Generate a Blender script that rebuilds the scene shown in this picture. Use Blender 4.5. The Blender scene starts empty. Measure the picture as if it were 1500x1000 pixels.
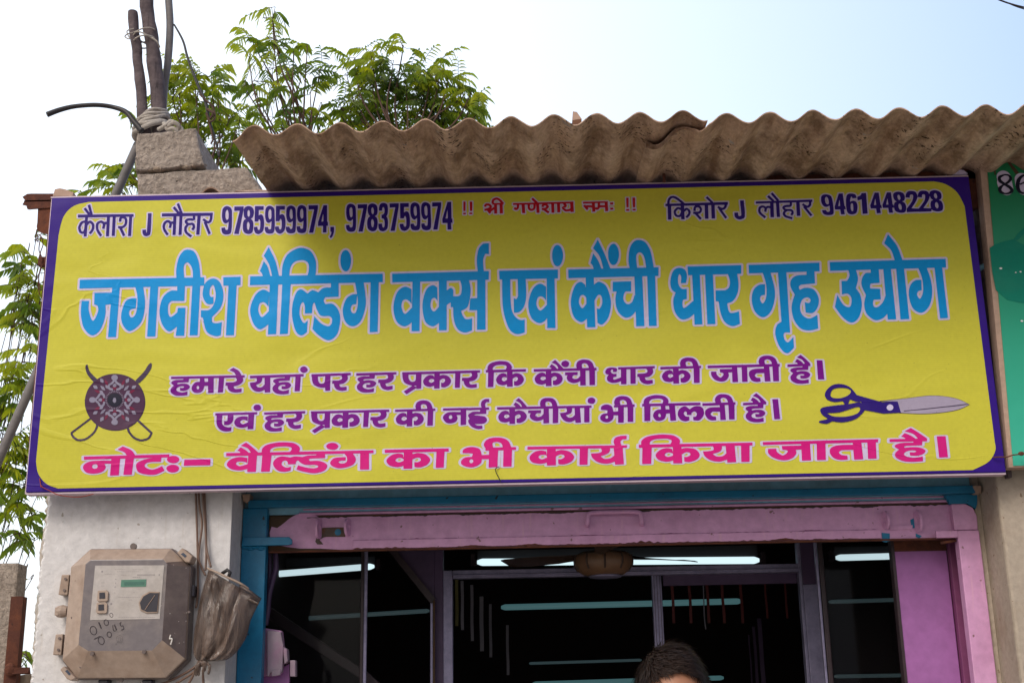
import bpy, math, random
import numpy as np
from mathutils import Vector, Matrix, noise

C = bpy.context.scene
COL = C.collection
R = math.radians

# ------------------------------------------------------------------ camera
FOC = 1900.0                      # focal length in units of a 1500 x 1000 frame
CAM = Vector((0.0611, -4.7876, 1.60))
PITCH, YAW, ROLL = 0.28800, -0.01207, -0.01848
_cy, _sy, _cp, _sp = math.cos(YAW), math.sin(YAW), math.cos(PITCH), math.sin(PITCH)
FW = Vector((_sy * _cp, _cy * _cp, _sp))
_r0 = Vector((_cy, -_sy, 0)); _u0 = _r0.cross(FW)
RT = _r0 * math.cos(ROLL) + _u0 * math.sin(ROLL)
UP = -_r0 * math.sin(ROLL) + _u0 * math.cos(ROLL)
cd = bpy.data.cameras.new('camera'); co = bpy.data.objects.new('camera', cd); COL.objects.link(co)
cd.sensor_fit = 'HORIZONTAL'; cd.sensor_width = 36.0; cd.lens = FOC / 1500.0 * 36.0
cd.clip_start = 0.05; cd.clip_end = 3000
M = Matrix.Identity(4)
for i in range(3):
    M[i][0] = RT[i]; M[i][1] = UP[i]; M[i][2] = -FW[i]; M[i][3] = CAM[i]
co.matrix_world = M
C.camera = co


def at(px, py, Y):
    """the point of the vertical plane y = Y that is seen at a pixel of the 1500 x 1000 frame"""
    d = FW + RT * ((px - 750) / FOC) - UP * ((py - 500) / FOC)
    return CAM + d * ((Y - CAM.y) / d.y)


# ------------------------------------------------------------------ sky, sun, exposure
SUN = Vector((-0.34, -0.62, 0.56)).normalized()
EL = math.asin(SUN.z); AZ = math.atan2(SUN.x, SUN.y)
W = bpy.data.worlds.new('World'); C.world = W; W.use_nodes = True
nt = W.node_tree
bg = nt.nodes['Background']
sky = nt.nodes.new('ShaderNodeTexSky'); sky.sky_type = 'NISHITA'; sky.sun_disc = False
sky.sun_elevation = EL; sky.sun_rotation = AZ
sky.air_density = 1.0; sky.dust_density = 8.0; sky.ozone_density = 0.6; sky.altitude = 100
# milky haze over the clear sky, thicker on the side the sun is on
wtc = nt.nodes.new('ShaderNodeTexCoord'); dot = nt.nodes.new('ShaderNodeVectorMath'); dot.operation = 'DOT_PRODUCT'
nt.links.new(wtc.outputs['Generated'], dot.inputs[0]); dot.inputs[1].default_value = (-0.95, 0.05, 0.0)
hz = nt.nodes.new('ShaderNodeMapRange'); nt.links.new(dot.outputs['Value'], hz.inputs[0])
hz.inputs[1].default_value = -0.32; hz.inputs[2].default_value = 0.16; hz.inputs[3].default_value = 0.0; hz.inputs[4].default_value = 1.0
hc_ = nt.nodes.new('ShaderNodeMixRGB'); nt.links.new(hz.outputs[0], hc_.inputs[0])
hc_.inputs[1].default_value = (1.02, 1.33, 1.95, 1); hc_.inputs[2].default_value = (2.6, 2.75, 2.9, 1)
wm = nt.nodes.new('ShaderNodeMixRGB'); wm.inputs[0].default_value = 0.75
nt.links.new(sky.outputs[0], wm.inputs[1]); nt.links.new(hc_.outputs[0], wm.inputs[2])
# the sky over the street behind the camera is duller than the glaring sky behind the shop
dy = nt.nodes.new('ShaderNodeSeparateXYZ'); nt.links.new(wtc.outputs['Generated'], dy.inputs[0])
my = nt.nodes.new('ShaderNodeMapRange'); nt.links.new(dy.outputs['Y'], my.inputs[0])
my.inputs[1].default_value = -0.1; my.inputs[2].default_value = 0.5; my.inputs[3].default_value = 0.50; my.inputs[4].default_value = 1.13
sc_m = nt.nodes.new('ShaderNodeVectorMath'); sc_m.operation = 'SCALE'
nt.links.new(wm.outputs[0], sc_m.inputs[0]); nt.links.new(my.outputs[0], sc_m.inputs['Scale'])
nt.links.new(sc_m.outputs[0], bg.inputs[0]); bg.inputs[1].default_value = 0.15
sl = bpy.data.lights.new('sun', 'SUN'); so = bpy.data.objects.new('sun', sl); COL.objects.link(so)
sl.energy = 0.48; sl.angle = R(26); sl.color = (1.0, 0.96, 0.90)
so.rotation_euler = SUN.to_track_quat('Z', 'Y').to_euler(); so.location = SUN * 30
C.view_settings.view_transform = 'Standard'; C.view_settings.look = 'None'
C.view_settings.exposure = 1.62; C.view_settings.gamma = 1
C.view_settings.use_curve_mapping = False
C.render.film_transparent = False
C.cycles.max_bounces = 8

# ------------------------------------------------------------------ materials


def srgb(r, g, b):
    f = lambda c: (c / 255 / 12.92) if c / 255 < 0.04045 else ((c / 255 + 0.055) / 1.055) ** 2.4
    return (f(r), f(g), f(b), 1)


class NT:
    def __init__(s, name):
        s.m = bpy.data.materials.new(name); s.m.use_nodes = True
        s.t = s.m.node_tree; s.p = s.t.nodes['Principled BSDF']; s.o = s.t.nodes['Material Output']
        s.tc = s.t.nodes.new('ShaderNodeTexCoord')

    def n(s, kind, **k):
        x = s.t.nodes.new('ShaderNode' + kind)
        for a, b in k.items(): setattr(x, a, b)
        return x

    def l(s, a, b): s.t.links.new(a, b)

    def coord(s, scale=(1, 1, 1), rot=(0, 0, 0), src='Object'):
        mp = s.n('Mapping'); mp.inputs['Scale'].default_value = scale; mp.inputs['Rotation'].default_value = rot
        s.l(s.tc.outputs[src], mp.inputs[0]); return mp.outputs[0]

    def noise(s, scale, detail=4, rough=0.55, co=None, dist=0.0):
        x = s.n('TexNoise'); x.inputs['Scale'].default_value = scale; x.inputs['Detail'].default_value = detail
        x.inputs['Roughness'].default_value = rough; x.inputs['Distortion'].default_value = dist
        s.l(co or s.tc.outputs['Object'], x.inputs['Vector']); return x.outputs['Fac']

    def ramp(s, fac, a, b, ca=(0, 0, 0, 1), cb=(1, 1, 1, 1)):
        x = s.n('ValToRGB'); x.color_ramp.elements[0].position = a; x.color_ramp.elements[1].position = b
        x.color_ramp.elements[0].color = ca; x.color_ramp.elements[1].color = cb
        s.l(fac, x.inputs[0]); return x.outputs[0]

    def mix(s, fac, a, b, mode='MIX'):
        x = s.n('MixRGB', blend_type=mode)
        for i, v in ((0, fac), (1, a), (2, b)):
            if hasattr(v, 'is_linked') or hasattr(v, 'links'): s.l(v, x.inputs[i])
            else: x.inputs[i].default_value = v
        return x.outputs[0]

    def math(s, op, a, b=0.0):
        x = s.n('Math', operation=op)
        for i, v in ((0, a), (1, b)):
            if hasattr(v, 'links'): s.l(v, x.inputs[i])
            else: x.inputs[i].default_value = v
        return x.outputs[0]

    def bump(s, h, strength=0.3, dist=0.01, normal=None):
        x = s.n('Bump'); x.inputs['Strength'].default_value = strength; x.inputs['Distance'].default_value = dist
        s.l(h, x.inputs['Height'])
        if normal is not None: s.l(normal, x.inputs['Normal'])
        s.l(x.outputs[0], s.p.inputs['Normal']); return x.outputs[0]

    def base(s, c):
        if hasattr(c, 'links'): s.l(c, s.p.inputs['Base Color'])
        else: s.p.inputs['Base Color'].default_value = c

    def set(s, rough=0.6, metal=0.0, spec=0.5):
        s.p.inputs['Roughness'].default_value = rough; s.p.inputs['Metallic'].default_value = metal
        s.p.inputs['Specular IOR Level'].default_value = spec
        return s


def weathered(name, c, stain, amount=0.5, scale=6, rough=0.6, bump=0.15, bscale=60, metal=0.0, spec=0.4, speck=None, streak=None, bdist=0.004, con=0.16):
    """a painted or raw surface with stains of another colour, fine grain and optional chips"""
    t = NT(name)
    n1 = t.noise(scale, 8, 0.65)
    f = t.ramp(n1, 0.62 - 0.3 * amount, 0.85 - 0.2 * amount)
    col = t.mix(f, c, stain)
    n2 = t.noise(bscale, 5, 0.6)
    v = t.ramp(n2, 0.25, 0.75, (1 - con, 1 - con, 1 - con, 1), (1 + con * .8, 1 + con * .8, 1 + con * .8, 1))
    col = t.mix(1.0, col, v, 'MULTIPLY')
    if streak is not None:
        ns = t.noise(9, 5, 0.6, t.coord((6, 6, 0.5)))
        col = t.mix(t.ramp(ns, 0.58, 0.75), col, streak)
    if speck is not None:
        n3 = t.noise(38, 3, 0.5)
        col = t.mix(t.ramp(n3, 0.69, 0.71), col, speck)
    t.base(col); t.set(rough, metal, spec)
    if bump: t.bump(n2, bump, bdist)
    return t.m


def plain(name, c, rough=0.5, metal=0.0, spec=0.5, var=0.12, scale=30):
    t = NT(name)
    n1 = t.noise(scale, 4)
    v = t.ramp(n1, 0.2, 0.8, (1 - var, 1 - var, 1 - var, 1), (1 + var, 1 + var, 1 + var, 1))
    t.base(t.mix(1.0, c, v, 'MULTIPLY')); t.set(rough, metal, spec)
    return t.m


def vinyl(name, c, rough=0.5):
    """printed flex vinyl, stretched, with soft waves, thin creases and a fine weave; one relief shared by all inks"""
    t = NT(name)
    oc = t.tc.outputs['Object']
    cxy = t.coord((1.0, 1.0, 1.0))
    big = t.noise(2.2, 2, 0.4, t.coord((1.0, 1.0, 1.8), (0, 0.5, 0)), 0.4)
    rid = t.noise(1.5, 3, 0.45, t.coord((0.8, 1, 2.6), (0, 0.25, 0)), 0.8)
    rr = t.math('ABSOLUTE', t.math('SUBTRACT', rid, 0.5))
    crease = t.ramp(rr, 0.0, 0.016, (1, 1, 1, 1), (0, 0, 0, 1))
    mask = t.ramp(t.noise(1.3, 2, 0.5, t.coord((1, 1, 1), (0.3, 0.2, 0.9))), 0.55, 0.7)
    cm = t.math('MULTIPLY', crease, mask)
    weave = t.n('TexWave'); weave.inputs['Scale'].default_value = 42; weave.bands_direction = 'Z'
    weave.inputs['Distortion'].default_value = 0.3
    t.l(oc, weave.inputs[0])
    h = t.math('ADD', t.math('MULTIPLY', big, 1.0), t.math('MULTIPLY', cm, 0.075))
    h = t.math('ADD', h, t.math('MULTIPLY', weave.outputs['Fac'], 0.005))
    t.bump(h, 0.55, 0.045)
    v = t.noise(55, 4, 0.6)
    col = t.mix(1.0, c, t.ramp(v, 0.2, 0.8, (0.93, 0.93, 0.93, 1), (1.05, 1.05, 1.05, 1)), 'MULTIPLY')
    dirt = t.ramp(t.noise(120, 2, 0.5), 0.735, 0.76)
    dust = t.ramp(t.noise(2.2, 5, 0.6, t.coord((1, 1, 2.2))), 0.5, 0.8, (0, 0, 0, 1), (0.05, 0.05, 0.05, 1))
    col = t.mix(dust, col, (0.33, 0.28, 0.2, 1))
    col = t.mix(t.math('MULTIPLY', dirt, 0.6), col, (0.07, 0.06, 0.03, 1))
    t.base(col); t.set(rough, 0, 0.16)
    return t.m


MAT = {}
MAT['yellow'] = vinyl('yellow vinyl', (0.55, 0.515, 0.05, 1))
MAT['navy'] = vinyl('navy border vinyl', (0.03, 0.006, 0.20, 1))
MAT['sky ink'] = vinyl('sky blue ink', (0.0, 0.27, 0.66, 1))
MAT['lilac ink'] = vinyl('pale lilac ink', (0.58, 0.52, 0.72, 1))
MAT['purple ink'] = vinyl('purple ink', (0.165, 0.001, 0.225, 1))
MAT['pink ink'] = vinyl('magenta ink', (0.60, 0.008, 0.20, 1))
MAT['navy ink'] = vinyl('navy ink', (0.022, 0.006, 0.17, 1))
MAT['red ink'] = vinyl('red ink', (0.44, 0.006, 0.018, 1))
MAT['grey ink'] = vinyl('grey ink', (0.36, 0.31, 0.42, 1))
MAT['steel ink'] = vinyl('dark steel ink', (0.055, 0.035, 0.075, 1))
MAT['shield ink'] = vinyl('shield ink', (0.065, 0.022, 0.06, 1))
MAT['silver ink'] = vinyl('silver ink', (0.24, 0.22, 0.31, 1))
MAT['maroon ink'] = vinyl('maroon ink', (0.16, 0.01, 0.05, 1))
MAT['black ink'] = vinyl('black ink', (0.012, 0.012, 0.03, 1))
MAT['white ink'] = vinyl('white ink', (0.75, 0.75, 0.75, 1))

# ------------------------------------------------------------------ mesh helpers


class MB:
    def __init__(s): s.v = []; s.f = []; s.mi = []; s.cur = 0

    def add(s, vs, fs):
        b = len(s.v); s.v += [tuple(v) for v in vs]
        for f in fs: s.f.append(tuple(b + i for i in f)); s.mi.append(s.cur)
        return s

    def box(s, x0, x1, y0, y1, z0, z1, jit=0.0, rng=random):
        vs = [(x, y, z) for z in (z0, z1) for y in (y0, y1) for x in (x0, x1)]
        if jit: vs = [tuple(c + rng.uniform(-jit, jit) for c in v) for v in vs]
        return s.add(vs, [(0, 2, 3, 1), (4, 5, 7, 6), (0, 1, 5, 4), (2, 6, 7, 3), (0, 4, 6, 2), (1, 3, 7, 5)])

    def prism(s, poly, y0, y1):
        """poly: (x, z) corners, extruded from y0 (front) to y1"""
        n = len(poly)
        a = sum(poly[i][0] * poly[(i + 1) % n][1] - poly[(i + 1) % n][0] * poly[i][1] for i in range(n))
        if a < 0: poly = poly[::-1]
        vs = [(p[0], y0, p[1]) for p in poly] + [(p[0], y1, p[1]) for p in poly]
        fs = [tuple(range(n)), tuple(range(2 * n - 1, n - 1, -1))]
        for i in range(n):
            j = (i + 1) % n; fs.append((j, i, n + i, n + j))
        return s.add(vs, fs)

    def frustum(s, pa, ya, pb, yb, cap_a=True, cap_b=True):
        """two polygons of (x, z) with equal corner counts joined by side walls; pb at yb is the front"""
        n = len(pa)
        vs = [(p[0], ya, p[1]) for p in pa] + [(p[0], yb, p[1]) for p in pb]
        fs = [(i, (i + 1) % n, n + (i + 1) % n, n + i) for i in range(n)]
        if cap_a: fs.append(tuple(range(n - 1, -1, -1)))
        if cap_b: fs.append(tuple(range(n, 2 * n)))
        return s.add(vs, fs)

    def tube(s, pts, r, n=8, cap=True):
        pts = [Vector(p) for p in pts]; m = len(pts)
        rs = r if isinstance(r, (list, tuple)) else [r] * m
        prev = None; vs = []
        for i, p in enumerate(pts):
            t = (pts[min(i + 1, m - 1)] - pts[max(i - 1, 0)]).normalized()
            if prev is None:
                prev = t.orthogonal().normalized()
            u = (prev - t * prev.dot(t)).normalized(); prev = u
            w = t.cross(u)
            for k in range(n):
                a = 2 * math.pi * k / n
                vs.append(p + (u * math.cos(a) + w * math.sin(a)) * rs[i])
        fs = []
        for i in range(m - 1):
            for k in range(n):
                fs.append((i * n + k, i * n + (k + 1) % n, (i + 1) * n + (k + 1) % n, (i + 1) * n + k))
        if cap: fs += [tuple(range(n - 1, -1, -1)), tuple(range((m - 1) * n, m * n))]
        return s.add(vs, fs)

    def lathe(s, prof, c, n=24, axis='z'):
        vs = []
        for r, h in prof:
            for k in range(n):
                a = 2 * math.pi * k / n
                q = (r * math.cos(a), r * math.sin(a), h)
                if axis == 'y': q = (q[0], h, q[1])
                if axis == 'x': q = (h, q[0], q[1])
                vs.append((c[0] + q[0], c[1] + q[1], c[2] + q[2]))
        fs = []
        for i in range(len(prof) - 1):
            for k in range(n):
                fs.append((i * n + k, i * n + (k + 1) % n, (i + 1) * n + (k + 1) % n, (i + 1) * n + k))
        fs.append(tuple(range(n - 1, -1, -1))); fs.append(tuple(range((len(prof) - 1) * n, len(prof) * n)))
        return s.add(vs, fs)

    def ellipsoid(s, c, rx, ry, rz, n=16, m=10):
        vs = []; fs = []
        for j in range(m + 1):
            p = math.pi * j / m
            for k in range(n):
                a = 2 * math.pi * k / n
                vs.append((c[0] + rx * math.sin(p) * math.cos(a), c[1] + ry * math.sin(p) * math.sin(a), c[2] + rz * math.cos(p)))
        for j in range(m):
            for k in range(n):
                fs.append((j * n + k, (j + 1) * n + k, (j + 1) * n + (k + 1) % n, j * n + (k + 1) % n))
        return s.add(vs, fs)

    def build(s, name, mats, parent=None, smooth=False, bevel=0.0, loc=None):
        off = Vector((0, 0, 0))
        if parent is not None: off = wloc(parent)
        if loc is not None: off = Vector(loc)
        me = bpy.data.meshes.new(name)
        me.from_pydata([(v[0] - off.x, v[1] - off.y, v[2] - off.z) for v in s.v], [], s.f)
        if not isinstance(mats, (list, tuple)): mats = [mats]
        for m in mats: me.materials.append(m)
        if len(mats) > 1: me.polygons.foreach_set('material_index', s.mi)
        if smooth: me.polygons.foreach_set('use_smooth', [True] * len(s.f))
        me.update()
        o = bpy.data.objects.new(name, me); COL.objects.link(o)
        if parent is not None:
            o.parent = parent; o['_off'] = [0.0, 0.0, 0.0]
            o['_w'] = list(off)
        elif loc is not None:
            o.location = off
        if bevel:
            b = o.modifiers.new('edge', 'BEVEL'); b.width = bevel; b.segments = 2; b.limit_method = 'ANGLE'; b.angle_limit = R(40)
        return o


def wloc(o):
    if '_w' in o: return Vector(o['_w'])
    return Vector(o.location)


def tag(o, label=None, cat=None, group=None, kind=None):
    if label: o['label'] = label
    if cat: o['category'] = cat
    if group: o['group'] = group
    if kind: o['kind'] = kind
    return o


def thing(name, label, cat, loc, group=None):
    o = bpy.data.objects.new(name, None); COL.objects.link(o); o.location = loc; o.empty_display_size = 0.1
    return tag(o, label, cat, group)


def spline(pts, n=6):
    """smooth curve through points"""
    P = [Vector(p) for p in pts]; out = []
    for i in range(len(P) - 1):
        a = P[max(i - 1, 0)]; b = P[i]; c = P[i + 1]; d = P[min(i + 2, len(P) - 1)]
        for k in range(n):
            t = k / n
            out.append(0.5 * (2 * b + (c - a) * t + (2 * a - 5 * b + 4 * c - d) * t * t + (3 * b - a - 3 * c + d) * t ** 3))
    out.append(P[-1]); return out


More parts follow.
